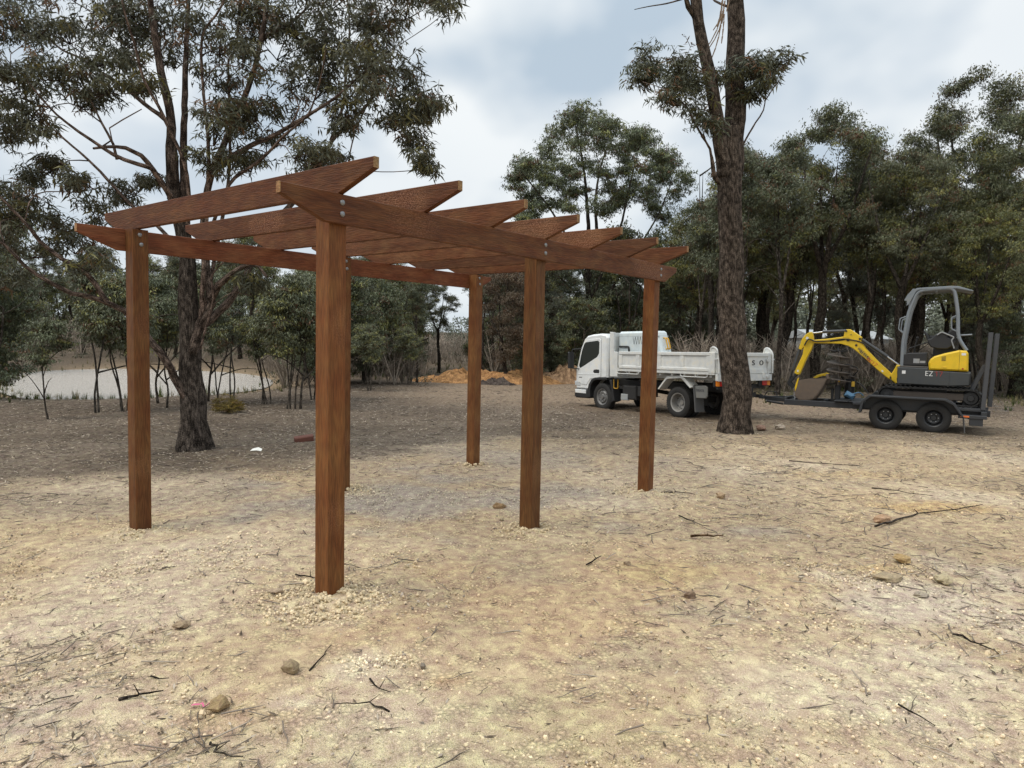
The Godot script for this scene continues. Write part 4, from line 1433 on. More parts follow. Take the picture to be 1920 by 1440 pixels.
	hd.pipe([Vector3(0.74, 1.90, -0.54), Vector3(0.66, 1.88, -0.54), Vector3(0.58, 1.64, -0.54), Vector3(0.65, 1.62, -0.54)], 0.018, 8, 0.03)
	obj("handle", hd.mesh(), yellow, box)
	var fr := Build.new()
	fr.pipe([Vector3(2.13, 1.68, -0.8), Vector3(1.78, 1.68, -0.8), Vector3(1.75, 1.36, -0.8)], 0.022, 8, 0.04)
	fr.box(Vector3(2.0, 1.44, -0.8), Vector3(0.2, 0.03, 0.04), 0.005)
	obj("cage_bar", fr.mesh(), black, box)

func thing_part(called: String, parent: Node3D) -> Node3D:
	var o := Node3D.new()
	o.name = called
	parent.add_child(o, true)
	return o

func trailer_frame() -> Transform3D:
	var f := Vector3(-0.848, 0, -0.53).normalized()
	return Transform3D(Basis(f, Vector3.UP, f.cross(Vector3.UP)).scaled(Vector3.ONE * 0.93), Vector3(8.255, -0.07, -14.915))

func make_trailer() -> void:
	var g := thing("plant_trailer", "charcoal tandem-axle plant trailer with upright loading ramps carrying the excavator", "trailer", trailer_frame())
	var grey := dirty(mat("charcoal_paint", lin(0.035, 0.037, 0.041), 0.5))
	var rail := dirty(mat("ramp_paint", lin(0.06, 0.062, 0.068), 0.5))
	var black := dirty(mat("black_plastic", Color.WHITE))
	var fr := Build.new()
	for s in [-1.0, 1.0]:
		fr.box(Vector3(0.35, 0.46, s * 0.52), Vector3(4.1, 0.13, 0.07), 0.006)
		fr.box(Vector3(-0.35, 0.53, s * 0.62), Vector3(2.5, 0.05, 0.18), 0.004)
	for x in [-1.5, -0.9, -0.3, 0.3, 0.9, 1.6, 2.3]:
		fr.box(Vector3(x, 0.47, 0), Vector3(0.07, 0.09, 1.0), 0.004)
	fr.box(Vector3(2.4, 0.48, 0), Vector3(0.06, 0.17, 0.9), 0.006)
	fr.box(Vector3(-1.58, 0.46, 0), Vector3(0.1, 0.1, 1.7), 0.006)
	for x in [0.22, -0.69]:
		fr.box(Vector3(x, 0.34, 0), Vector3(0.06, 0.06, 1.5), 0.005)
	obj("frame", fr.mesh(), grey, g)
	for i in 9:
		var pl := Build.new()
		pl.box(Vector3(1.15 - i * 0.315, 0.562, 0), Vector3(0.30, 0.018, 1.36), 0.003)
		obj("deck_plate", pl.mesh(), grey, g)
	var draw := Build.new()
	for s in [-1.0, 1.0]:
		var d := Vector3(2.95, 0.5, s * 0.04) - Vector3(2.4, 0.49, s * 0.38)
		draw.box(Vector3(2.4, 0.49, s * 0.38) + d / 2, Vector3(d.length(), 0.1, 0.06), 0.005, Basis(Vector3.UP, -atan2(d.z, d.x)))
	draw.box(Vector3(2.98, 0.51, 0), Vector3(0.26, 0.08, 0.12), 0.01)
	obj("drawbar", draw.mesh(), grey, g)
	var cp := Build.new()
	cp.box(Vector3(3.12, 0.53, 0), Vector3(0.2, 0.08, 0.09), 0.02)
	cp.pipe([Vector3(2.98, 0.55, 0), Vector3(2.92, 0.66, 0), Vector3(2.72, 0.66, 0), Vector3(2.68, 0.55, 0)], 0.012, 7, 0.03)
	cp.pipe([Vector3(3.05, 0.56, 0.02), Vector3(3.18, 0.64, 0.05), Vector3(3.3, 0.58, 0.08)], 0.01, 6, 0.05)
	obj("coupling", cp.mesh(), black, g)
	var jk := Build.new()
	jk.rod(Vector3(2.86, 0.44, -0.3), Vector3(2.46, 0.40, -0.34), 0.03, 12)
	obj("jockey_leg", jk.mesh(), black, g)
	var jr := Build.new()
	jr.rod(Vector3(2.62, 0.42, -0.33), Vector3(2.42, 0.395, -0.345), 0.019, 12)
	jr.lathe(PackedVector2Array([Vector2(0, 0.03), Vector2(0.02, 0.022), Vector2(0.028, 0)]), 10, Transform3D(Basis(Vector3(0, 0, 1), -1.4), Vector3(2.86, 0.44, -0.3)))
	obj("jockey_rod", jr.mesh(), mat("steel", Color.WHITE), g)
	for s in [-1.0, 1.0]:
		var z: float = s * 0.85
		for x in [0.22, -0.69]:
			wheel(g, Vector3(x, 0.325, z - s * 0.09), 0.325, 0.19, 0.19, 0.03, dirty(mat("wheel_black", lin(0.02, 0.021, 0.023), 0.4)), 6, s)
		var gd := [0.750, 0.360, 0.700, 0.620, 0.560, 0.755, -0.900, 0.755, -1.070, 0.660, -1.230, 0.400, -1.200, 0.385, -1.030, 0.630, -0.870, 0.715, 0.520, 0.715, 0.650, 0.600, 0.700, 0.360]
		obj("mudguard", prism_mesh(gd, z - 0.14, z + 0.14, 0.006), grey, g)
		obj("inner_guard", prism_mesh([0.680, 0.450, 0.630, 0.620, 0.520, 0.720, -0.870, 0.720, -1.030, 0.630, -1.170, 0.450], z - s * 0.14 - 0.006, z - s * 0.14 + 0.006, 0.0), grey, g)
		obj("mudflap", prism_mesh([-1.220, 0.400, -1.240, 0.400, -1.270, 0.060, -1.250, 0.060], z - 0.12, z + 0.1, 0.004), dirty(mat("flap_rubber", Color.WHITE)), g)
		var st := Build.new()
		st.box(Vector3(-1.38, 0.40, z - s * 0.06), Vector3(0.5, 0.07, 0.24), 0.006)
		st.box(Vector3(-1.45, 0.30, z - s * 0.06), Vector3(0.24, 0.16, 0.2), 0.006)
		obj("rear_step", st.mesh(), grey, g)
		var rf := Build.new()
		rf.box(Vector3(-1.25, 0.405, z + s * 0.066), Vector3(0.15, 0.035, 0.012), 0.003)
		obj("side_reflector", rf.mesh(), mat("orange_lens", lin(0.7, 0.16, 0.03), 0.3), g)
		# the ramp stands upright on its toes, braced to the frame
		var zr: float = s * 0.55
		var rx: float = 0.0 if s < 0 else -0.16
		var rp := thing_part("ramp" if s < 0 else "ramp_001", g)
		rp.position.x = rx
		for side in [-1.0, 1.0]:
			var leg := Build.new()
			leg.prism(poly([-1.60, 0.55, -1.52, 0.55, -1.585, 2.16, -1.66, 2.16]), zr + side * 0.16 - 0.022, zr + side * 0.16 + 0.022, 0.004)
			leg.prism(poly([-1.60, 0.95, -1.63, 0.85, -1.86, 0.55, -2.0, 0.55, -2.0, 0.50, -1.52, 0.50, -1.52, 0.56, -1.80, 0.56]), zr + side * 0.16 - 0.02, zr + side * 0.16 + 0.02, 0.003)
			obj("rail", leg.mesh(), rail, rp)
		for i in 12:
			var rung := Build.new()
			rung.box(Vector3(-1.565 - i * 0.0055, 0.66 + i * 0.132, zr), Vector3(0.05, 0.03, 0.30), 0.003)
			obj("rung", rung.mesh(), rail, rp)
		var br := Build.new()
		br.prism(poly([-1.12, 0.44, -1.20, 0.44, -1.60, 1.46, -1.54, 1.48]), zr - s * 0.0 - 0.20 * s - 0.015, zr - 0.20 * s + 0.015, 0.003)
		obj("brace", br.mesh(), rail, g)
	var strap := Build.new()
	strap.box(Vector3(0.99, 0.70, -0.5), Vector3(0.2, 0.12, 0.2), 0.05, Basis(Vector3(0, 0, 1), 0.5))
	strap.pipe([Vector3(0.95, 0.72, -0.5), Vector3(0.8, 0.78, -0.45), Vector3(0.72, 0.70, -0.4)], 0.015, 6, 0.05)
	var stp := obj("ratchet_strap", strap.mesh(), dirty(mat("blue_strap", lin(0.07, 0.16, 0.26), 0.7)))
	stp.transform = trailer_frame()
	tag(stp, "pale blue strap bundle on the front corner of the trailer mudguard", "strap")
	# two augers stand in their holders behind the bucket
	for a in 2:
		var x: float = [1.30, 1.08][a]
		var z: float = [-0.1, 0.25][a]
		var bits := thing("auger", ["dark steel auger bit standing nearest the bucket on the trailer", "dark auger drive with hose and yellow sticker beside the auger bit"][a], "auger", trailer_frame(), "augers on the trailer")
		var steel := dirty(mat("worn_steel", lin(0.15, 0.13, 0.115), 0.45, 0.4))
		var sh := Build.new()
		var base := 0.55
		var len: float = [1.15, 0.95][a]
		sh.rod(Vector3(x, base, z), Vector3(x, base + len, z), 0.035, 10)
		obj("shaft", sh.mesh(), steel, bits)
		var flt := Build.new()
		var turns: float = [4.0, 2.2][a]
		var y0: float = [0.93, 1.0][a]
		var y1: float = [1.66, 1.42][a]
		var rr: float = [0.27, 0.19][a]
		var n := int(turns * 24)
		for i in n:
			var t0 := float(i) / n
			var t1 := float(i + 1) / n
			var a0 := t0 * turns * TAU
			var a1 := t1 * turns * TAU
			var p0 := Vector3(x, lerpf(y0, y1, t0), z)
			var p1 := Vector3(x, lerpf(y0, y1, t1), z)
			var e0 := Vector3(cos(a0), -0.12, sin(a0)) * rr
			var e1 := Vector3(cos(a1), -0.12, sin(a1)) * rr
			var th := Vector3(0, 0.009, 0)
			flt.quad(p0 + th, p0 + e0 + th, p1 + e1 + th, p1 + th)
			flt.quad(p0 - th, p1 - th, p1 + e1 - th, p0 + e0 - th)
			flt.quad(p0 + e0 - th, p1 + e1 - th, p1 + e1 + th, p0 + e0 + th)
		obj("flight", flt.mesh(), steel, bits)
		var hld := Build.new()
		hld.box(Vector3(x, 0.72, z), Vector3([0.12, 0.2][a], 0.34, 0.12), 0.012)
		if a == 0:
			hld.box(Vector3(x + 0.11, 0.66, z), Vector3(0.06, 0.3, 0.06), 0.008)
			for i in 5:
				var an := i * 1.257
				hld.rod(Vector3(x, 1.68, z), Vector3(x + cos(an) * 0.2, 1.72 + 0.05 * (i % 2), z + sin(an) * 0.2), 0.016, 6)
		else:
			hld.lathe(PackedVector2Array([Vector2(0, 1.05), Vector2(0.1, 1.04), Vector2(0.11, 0.72), Vector2(0.13, 0.7), Vector2(0.13, 0.62), Vector2(0.06, 0.57)]), 16, Transform3D(Basis(), Vector3(x, 0.0, z)))
			hld.pipe([Vector3(x - 0.05, 1.1, z), Vector3(x - 0.2, 1.3, z), Vector3(x + 0.15, 1.42, z - 0.1), Vector3(x + 0.22, 1.1, z - 0.1), Vector3(x + 0.05, 0.95, z - 0.1)], 0.012, 7, 0.12)
			hld.pipe([Vector3(x - 0.05, 1.0, z - 0.1), Vector3(x - 0.25, 0.95, z - 0.12), Vector3(x - 0.42, 0.72, z - 0.15)], 0.012, 7, 0.12)
		obj("holder" if a == 0 else "drive_motor", hld.mesh(), black, bits)
		var lab := Build.new()
		lab.box(Vector3(x - [0.03, 0.08][a], [1.0, 0.93][a], z - [0.065, 0.12][a]), Vector3([0.04, 0.07][a], [0.05, 0.12][a], 0.006), 0.0)
		obj("sticker", lab.mesh(), mat("sticker_yellow", lin(0.7, 0.42, 0.04), 0.5), bits)

func make_excavator() -> void:
	var g := thing("mini_excavator", "small yellow and charcoal tracked excavator with open canopy frame on the trailer", "excavator", trailer_frame())
	var yel := dirty(mat("yellow_paint", lin(0.80, 0.53, 0.008), 0.38), 0, 0.7)
	yel.clearcoat_enabled = true
	yel.clearcoat = 0.3
	var dark := dirty(mat("dark_grey_paint", lin(0.05, 0.055, 0.058), 0.45))
	var black := dirty(mat("black_plastic", Color.WHITE))
	var silver := dirty(mat("canopy_grey", lin(0.22, 0.245, 0.27), 0.42, 0.1))
	var steel := mat("chrome_rod", lin(0.55, 0.55, 0.56), 0.2, 0.9)
	var cyl := dirty(mat("cylinder_grey", lin(0.06, 0.062, 0.066), 0.4))
	var rub := mat("rubber", Color.WHITE)
	var g0 := 0.575
	# tracks
	for s in [-1.0, 1.0]:
		var z: float = s * 0.42
		var tk := thing_part("track" if s < 0 else "track_001", g)
		var belt := Build.new()
		var outline := PackedVector2Array()
		for i in 13:
			var a := PI / 2 + PI * i / 12
			outline.append(Vector2(-1.34 + cos(a) * 0.185, g0 + 0.19 + sin(a) * 0.185))
		for i in 13:
			var a := -PI / 2 + PI * i / 12
			outline.append(Vector2(0.24 + cos(a) * 0.185, g0 + 0.19 + sin(a) * 0.185))
		var inner := PackedVector2Array()
		for p in outline:
			inner.append(Vector2(clampf(p.x, -1.34, 0.24), g0 + 0.19) + (p - Vector2(clampf(p.x, -1.34, 0.24), g0 + 0.19)) * 0.84)
		var n := outline.size()
		for i in n:
			var a := outline[i]
			var b := outline[(i + 1) % n]
			var c := inner[(i + 1) % n]
			var d := inner[i]
			belt.prism(PackedVector2Array([a, b, c, d]), z - 0.115, z + 0.115, 0.0)
		var total := 0.0
		for i in n:
			total += outline[i].distance_to(outline[(i + 1) % n])
		var pads := 46
		for k in pads:
			var want := total * k / pads
			for i in n:
				var l := outline[i].distance_to(outline[(i + 1) % n])
				if want <= l and l > 0.0:
					var p := outline[i].lerp(outline[(i + 1) % n], want / l)
					var dir := (outline[(i + 1) % n] - outline[i]).normalized()
					belt.box(Vector3(p.x, p.y, z), Vector3(0.045, 0.03, 0.23), 0.0, Basis(Vector3(0, 0, 1), dir.angle()))
					break
				want -= l
		obj("belt", belt.mesh(), rub, tk)
		for x in [-1.34, 0.24]:
			var w := Build.new()
			w.lathe(PackedVector2Array([Vector2(0, 0.09), Vector2(0.06, 0.09), Vector2(0.07, 0.06), Vector2(0.13, 0.06), Vector2(0.15, 0.04), Vector2(0.15, -0.06)]), 20, Transform3D(LYING, Vector3(x, g0 + 0.19, z)))
			obj("sprocket" if x < 0 else "idler", w.mesh(), black, tk)
		var fr := Build.new()
		fr.box(Vector3(-0.55, g0 + 0.2, z), Vector3(1.35, 0.16, 0.12), 0.02)
		for i in 3:
			fr.lathe(PackedVector2Array([Vector2(0, 0.08), Vector2(0.06, 0.08), Vector2(0.06, -0.08)]), 14, Transform3D(LYING, Vector3(-0.97 + i * 0.42, g0 + 0.08, z)))
		obj("roller_frame", fr.mesh(), dirty(mat("muddy_steel", lin(0.07, 0.055, 0.045), 0.8)), tk)
	var un := Build.new()
	un.box(Vector3(-0.55, g0 + 0.25, 0), Vector3(0.7, 0.22, 0.6), 0.03)
	un.lathe(PackedVector2Array([Vector2(0, 0.46), Vector2(0.32, 0.46), Vector2(0.32, 0.24), Vector2(0.26, 0.3)]), 24, Transform3D(Basis(), Vector3(-0.55, g0 - 0.03, 0)))
	obj("undercarriage", un.mesh(), black, g)
	var blade := Build.new()
	blade.prism(poly([-1.48, g0 + 0.03, -1.54, g0 + 0.03, -1.57, g0 + 0.15, -1.54, g0 + 0.29, -1.50, g0 + 0.29, -1.53, g0 + 0.15]), -0.5, 0.5, 0.004)
	for s in [-0.2, 0.2]:
		blade.box(Vector3(-1.2, g0 + 0.2, s), Vector3(0.7, 0.09, 0.07), 0.01)
	obj("blade", blade.mesh(), black, g)
	# upper body
	obj("body", prism_mesh([0.06, 1.385, 0.05, 1.01, -0.93, 1.0, -1.30, 1.03, -1.32, 1.31, -0.54, 1.33, -0.54, 1.385], -0.5, 0.5, 0.02), dark, g)
	obj("platform", prism_mesh([0.03, 1.387, 0.01, 1.42, -0.52, 1.41, -0.54, 1.387], -0.49, 0.49, 0.006), dirty(mat("floor_mat", lin(0.13, 0.12, 0.11), 0.9)), g)
	var hood := obj("engine_hood", prism_mesh([-0.545, 1.345, -0.53, 1.50, -0.565, 1.58, -0.63, 1.64, -0.82, 1.71, -1.02, 1.765, -1.08, 1.785, -1.22, 1.775, -1.255, 1.72, -1.27, 1.335], -0.505, 0.505, 0.035), yel, g)
	obj("hood_seam", prism_mesh([-1.095, 1.345, -1.10, 1.345, -1.10, 1.78, -1.095, 1.78], -0.5075, 0.5075, 0.0), black, hood)
	for i in 4:
		obj("vent", prism_mesh([-0.77, 1.545 + i * 0.026, -0.85, 1.552 + i * 0.026, -0.85, 1.565 + i * 0.026, -0.77, 1.556 + i * 0.026], -0.5085, -0.48, 0.0), black, hood)
	obj("hood_grip", prism_mesh([-0.80, 1.395, -0.87, 1.395, -0.88, 1.41, -0.855, 1.425, -0.82, 1.425, -0.79, 1.41], -0.515, -0.49, 0.006), yel, hood)
	var lampb := Build.new()
	lampb.box(Vector3(-1.165, 1.39, -0.507), Vector3(0.03, 0.03, 0.006), 0.0)
	obj("red_cap", lampb.mesh(), mat("red_lens", Color.WHITE), hood)
	var sk := Build.new()
	sk.box(Vector3(-1.17, 1.70, -0.507), Vector3(0.08, 0.05, 0.004), 0.0)
	obj("white_sticker", sk.mesh(), mat("sticker_white", lin(0.7, 0.7, 0.68), 0.5), hood)
	obj("body_seam", prism_mesh([-0.93, 1.015, -0.935, 1.015, -0.935, 1.32, -0.93, 1.32], -0.5025, 0.5025, 0.0), black, g)
	var t1 := obj("lettering", letters("EZ", 0.105, 0.004, false), mat("sticker_white", Color.WHITE), g)
	t1.transform = Transform3D(NEAR_FACE, Vector3(-0.55, 1.26, -0.5025))
	var t2 := obj("lettering", letters("17", 0.105, 0.004, false), mat("letter_red", lin(0.32, 0.03, 0.025), 0.5), g)
	t2.transform = Transform3D(NEAR_FACE, Vector3(-0.735, 1.26, -0.5025))
	var sk2 := Build.new()
	sk2.box(Vector3(-0.07, 1.275, -0.502), Vector3(0.07, 0.07, 0.004), 0.0)
	obj("white_sticker", sk2.mesh(), mat("sticker_white", Color.WHITE), g)
	var rear := Build.new()
	rear.box(Vector3(-1.2, 1.15, 0), Vector3(0.25, 0.22, 0.85), 0.05)
	rear.pipe([Vector3(-1.1, 1.28, -0.48), Vector3(-1.3, 1.25, -0.42), Vector3(-1.32, 1.05, -0.42)], 0.02, 6, 0.05)
	obj("counterweight", rear.mesh(), black, g)
	# canopy frame
	var cn := thing_part("canopy_frame", g)
	for s in [-1.0, 1.0]:
		var z: float = s * 0.42
		var b := Build.new()
		b.pipe([Vector3(-0.02, 1.36, z), Vector3(-0.02, 1.95, z), Vector3(-0.10, 2.60, z), Vector3(-0.24, 3.06, z), Vector3(-0.50, 3.09, z), Vector3(-0.93, 3.115, z), Vector3(-1.02, 2.60, z), Vector3(-1.05, 2.05, z), Vector3(-1.22, 1.78, z)], 0.037, 10, 0.13)
		obj("canopy_post", b.mesh(), silver, cn)
		var gp := Build.new()
		gp.pipe([Vector3(-0.05, 2.50, z), Vector3(0.06, 2.46, z), Vector3(0.08, 2.22, z), Vector3(-0.02, 2.13, z)], 0.013, 7, 0.03)
		obj("grab_rail", gp.mesh(), silver, cn)
		var gp2 := Build.new()
		gp2.pipe([Vector3(-0.99, 2.52, z), Vector3(-0.91, 2.48, z), Vector3(-0.92, 2.24, z), Vector3(-1.02, 2.18, z)], 0.013, 7, 0.03)
		obj("grab_rail", gp2.mesh(), silver, cn)
		obj("light_plate", prism_mesh([-0.06, 2.84, -0.0, 2.86, -0.06, 2.98, -0.16, 3.11, -0.3, 3.10, -0.22, 3.05, -0.1, 2.78, -0.05, 2.74], z - 0.045, z - 0.035 + 0.08, 0.003), silver, cn)
	var roof := Build.new()
	roof.prism(poly([-0.20, 3.10, -0.24, 3.125, -0.86, 3.155, -1.00, 3.15, -1.28, 3.05, -1.25, 3.035, -0.97, 3.10, -0.26, 3.085]), -0.46, 0.46, 0.006)
	obj("roof", roof.mesh(), silver, cn)
	var bar := Build.new()
	for x in [-0.30, -0.6, -0.9]:
		bar.rod(Vector3(x, 3.07, -0.42), Vector3(x, 3.07, 0.42), 0.03, 8)
	bar.rod(Vector3(-1.05, 2.06, -0.42), Vector3(-1.05, 2.06, 0.42), 0.03, 8)
	bar.rod(Vector3(-1.06, 2.1, -0.35), Vector3(-1.3, 2.12, -0.35), 0.018, 8)
	obj("cross_bar", bar.mesh(), silver, cn)
	# seat and controls
	var seat := Build.new()
	seat.prism(poly([-0.62, 1.83, -0.60, 1.92, -0.66, 1.96, -0.98, 1.93, -1.02, 1.84]), -0.22, 0.22, 0.03)
	seat.prism(poly([-0.95, 1.90, -0.84, 2.12, -0.88, 2.20, -0.98, 2.26, -1.08, 2.2, -1.10, 2.05, -1.05, 1.88]), -0.2, 0.2, 0.03)
	seat.box(Vector3(-0.8, 1.72, 0), Vector3(0.4, 0.25, 0.4), 0.03)
	seat.box(Vector3(-0.86, 1.9, 0.05), Vector3(0.42, 0.34, 0.5), 0.06)
	seat.box(Vector3(-0.62, 2.0, 0.1), Vector3(0.22, 0.2, 0.5), 0.05)
	obj("seat", seat.mesh(), mat("seat_vinyl", lin(0.018, 0.018, 0.019), 0.55), g)
	var con := Build.new()
	for s in [-1.0, 1.0]:
		con.prism(poly([-0.50, 1.93, -0.48, 2.0, -0.56, 2.03, -0.66, 2.14, -0.83, 2.17, -0.86, 2.05, -1.02, 1.98, -1.0, 1.9, -0.86, 1.80, -0.7, 1.80, -0.55, 1.84]), s * 0.34 - 0.07, s * 0.34 + 0.07, 0.02)
		con.pipe([Vector3(-0.5, 2.0, s * 0.34), Vector3(-0.45, 2.12, s * 0.34), Vector3(-0.40, 2.19, s * 0.34)], 0.022, 8, 0.04)
	con.prism(poly([-0.03, 1.42, -0.05, 1.66, -0.12, 1.70, -0.5, 1.72, -0.52, 1.42]), -0.44, -0.1, 0.02)
	for z in [-0.2, 0.0, 0.15]:
		con.pipe([Vector3(-0.22, 1.5, z), Vector3(-0.24, 1.8, z), Vector3(-0.28, 2.03, z)], 0.014, 6, 0.05)
		con.box(Vector3(-0.28, 2.04, z), Vector3(0.045, 0.05, 0.045), 0.015)
	con.pipe([Vector3(-0.1, 1.6, -0.3), Vector3(-0.13, 1.8, -0.25), Vector3(-0.5, 1.95, -0.3)], 0.012, 6, 0.05)
	obj("controls", con.mesh(), black, g)
	var rail := Build.new()
	rail.pipe([Vector3(-0.66, 2.1, -0.43), Vector3(-0.74, 2.17, -0.43), Vector3(-0.98, 2.06, -0.43), Vector3(-0.93, 1.99, -0.43), Vector3(-0.99, 1.82, -0.43)], 0.014, 7, 0.03)
	rail.box(Vector3(-0.42, 1.51, -0.445), Vector3(0.1, 0.05, 0.006), 0.0)
	rail.box(Vector3(-0.3, 1.53, -0.445), Vector3(0.12, 0.1, 0.006), 0.0)
	obj("armrest_trim", rail.mesh(), dirty(mat("trim_grey", lin(0.3, 0.31, 0.32), 0.5)), g)
	# swing post, boom, dipper, bucket
	obj("swing_post", prism_mesh([0.21, 1.19, 0.15, 1.30, 0.10, 1.42, 0.0, 1.42, -0.05, 1.36, -0.06, 1.01, 0.10, 1.0, 0.18, 1.07], -0.12, 0.12, 0.015), yel, g)
	var kn := Build.new()
	kn.box(Vector3(0.0, 1.26, 0), Vector3(0.16, 0.06, 0.3), 0.01)
	kn.box(Vector3(0.0, 1.10, 0), Vector3(0.16, 0.06, 0.3), 0.01)
	kn.rod(Vector3(0.0, 1.0, 0), Vector3(0.0, 1.38, 0), 0.05, 12)
	obj("knuckle", kn.mesh(), black, g)
	var boom := obj("boom", prism_mesh([1.93, 1.96, 1.91, 1.88, 1.52, 1.88, 1.28, 1.875, 1.12, 1.83, 1.0, 1.76, 0.77, 1.56, 0.46, 1.27, 0.24, 1.09, 0.17, 1.09, 0.15, 1.17, 0.46, 1.47, 0.75, 1.78, 0.86, 1.96, 0.84, 2.04, 1.02, 2.17, 1.10, 2.22, 1.18, 2.215, 1.21, 2.18, 1.23, 2.05, 1.34, 2.03, 1.6, 1.99, 1.88, 1.96], -0.085, 0.085, 0.012), yel, g)
	var seam := Build.new()
	for s in [-1.0, 1.0]:
		seam.prism(poly([1.24, 2.03, 1.12, 2.02, 0.92, 1.87, 0.50, 1.40, 0.50, 1.42, 0.90, 1.90, 1.10, 2.05, 1.24, 2.05]), s * 0.085 - 0.006, s * 0.085 + 0.006, 0.0)
	obj("weld_rib", seam.mesh(), yel, boom)
	for p in [[1.18, 2.18, 0.026], [0.88, 2.0, 0.026], [1.13, 1.97, 0.034], [0.95, 1.85, 0.026], [0.2, 1.13, 0.03], [1.07, 2.1, 0.012]]:
		var pin := Build.new()
		pin.lathe(PackedVector2Array([Vector2(0, 0.105), Vector2(p[2] * 0.9, 0.103), Vector2(p[2], 0.095), Vector2(p[2], -0.105)]), 14, Transform3D(LYING, Vector3(p[0], p[1], 0)))
		obj("pin", pin.mesh(), black if p[2] > 0.02 else cyl, boom)
	var hose := Build.new()
	for z in [-0.1, -0.07]:
		hose.pipe([Vector3(0.3, 1.5, z * 0.5), Vector3(0.84, 1.93, z), Vector3(1.2, 2.0, z), Vector3(1.55, 1.94, z), Vector3(1.85, 1.92, z - 0.03), Vector3(2.0, 2.0, z - 0.03), Vector3(2.08, 1.82, z - 0.03)], 0.014, 7, 0.1)
	hose.box(Vector3(1.36, 1.955, -0.092), Vector3(0.32, 0.03, 0.02), 0.008, Basis(Vector3(0, 0, 1), -0.14))
	obj("hydraulic_hose", hose.mesh(), mat("hose_rubber", lin(0.012, 0.012, 0.012), 0.6), boom)
	var words := [["WACKER", 0.735, 1.63], ["NEUSON", 0.70, 1.565]]
	for wd in words:
		var l := obj("lettering", letters(wd[0], 0.055, 0.004), mat("dark_print", lin(0.05, 0.05, 0.055), 0.5), boom)
		l.transform = Transform3D(NEAR_FACE * Basis(Vector3(0, 0, 1), -0.75), Vector3(wd[1] + 0.06, wd[2] + 0.05, -0.0865))
	var l2 := obj("lettering", letters("EZ17", 0.085, 0.004), mat("letter_orange", lin(0.55, 0.10, 0.02), 0.5), boom)
	l2.transform = Transform3D(NEAR_FACE * Basis(Vector3(0, 0, 1), -0.75), Vector3(0.60, 1.475, -0.0865))
	var l3 := Build.new()
	l3.box(Vector3(0.38, 1.27, -0.087), Vector3(0.045, 0.035, 0.004), 0.0, Basis(Vector3(0, 0, 1), 0.75))
	obj("white_sticker", l3.mesh(), mat("sticker_white", Color.WHITE), boom)
	var bc := Build.new()
	bc.rod(Vector3(0.84, 1.98, 0), Vector3(0.30, 1.60, 0), 0.038, 12)
	obj("boom_cylinder", bc.mesh(), cyl, g)
	var bcr := Build.new()
	bcr.rod(Vector3(0.32, 1.615, 0), Vector3(0.06, 1.42, 0), 0.019, 12)
	obj("boom_cylinder_rod", bcr.mesh(), steel, g)
	var dc := Build.new()
	dc.rod(Vector3(1.18, 2.185, 0), Vector3(1.70, 2.155, 0), 0.036, 12)
	obj("dipper_cylinder", dc.mesh(), cyl, g)
	var dcr := Build.new()
	dcr.rod(Vector3(1.68, 2.156, 0), Vector3(1.95, 2.12, 0), 0.018, 12)
	obj("dipper_cylinder_rod", dcr.mesh(), steel, g)
	var dip := obj("dipper", prism_mesh([1.985, 2.15, 1.925, 2.15, 1.90, 2.05, 1.885, 1.88, 1.93, 1.72, 2.02, 1.52, 2.17, 1.11, 2.27, 1.11, 2.29, 1.16, 2.12, 1.60, 2.10, 1.79, 2.16, 1.71, 2.215, 1.74, 2.205, 1.80, 2.15, 1.98, 2.07, 2.09], -0.075, 0.075, 0.012), yel, g)
	var ds := Build.new()
	ds.box(Vector3(2.03, 2.0, -0.078), Vector3(0.055, 0.06, 0.004), 0.0, Basis(Vector3(0, 0, 1), 0.3))
	ds.box(Vector3(2.21, 1.2, -0.078), Vector3(0.04, 0.05, 0.004), 0.0)
	obj("white_sticker", ds.mesh(), mat("sticker_white", Color.WHITE), dip)
	var kc := Build.new()
	kc.rod(Vector3(2.20, 1.72, 0), Vector3(2.33, 1.22, 0), 0.036, 12)
	obj("bucket_cylinder", kc.mesh(), cyl, g)
	var lk := Build.new()
	lk.rod(Vector3(2.33, 1.24, 0), Vector3(2.41, 0.96, 0), 0.02, 10)
	for s in [-0.09, 0.09]:
		lk.prism(poly([2.45, 0.93, 2.43, 0.87, 2.33, 0.77, 2.24, 0.72, 2.26, 0.79, 2.36, 0.92]), s - 0.012, s + 0.012, 0.003)
		lk.prism(poly([2.43, 0.93, 2.26, 1.14, 2.23, 1.10, 2.38, 0.90]), s - 0.012, s + 0.012, 0.003)
	obj("bucket_link", lk.mesh(), black, g)
	var rust := dirty(mat("bucket_steel", lin(0.16, 0.12, 0.09), 0.7, 0.15), 0, 1.2)
	var bk := Build.new()
	# a curled shell: the hollow opens up and back towards the machine
	var shell := PackedVector2Array([Vector2(1.52, 1.06), Vector2(1.60, 0.88), Vector2(1.68, 0.72), Vector2(1.78, 0.58), Vector2(1.92, 0.52), Vector2(2.10, 0.53), Vector2(2.20, 0.62), Vector2(2.24, 0.78)])
	for i in shell.size() - 1:
		var a := shell[i]
		var b := shell[i + 1]
		var d := (b - a).normalized()
		var nn := Vector2(-d.y, d.x) * -0.018
		bk.prism(PackedVector2Array([a, b, b + nn, a + nn]), -0.36, 0.36, 0.0)
	for s in [-1.0, 1.0]:
		var side := PackedVector2Array(shell)
		side.append(Vector2(2.14, 0.98))
		side.append(Vector2(1.98, 1.02))
		bk.prism(side, s * 0.36 - 0.009, s * 0.36 + 0.009, 0.002)
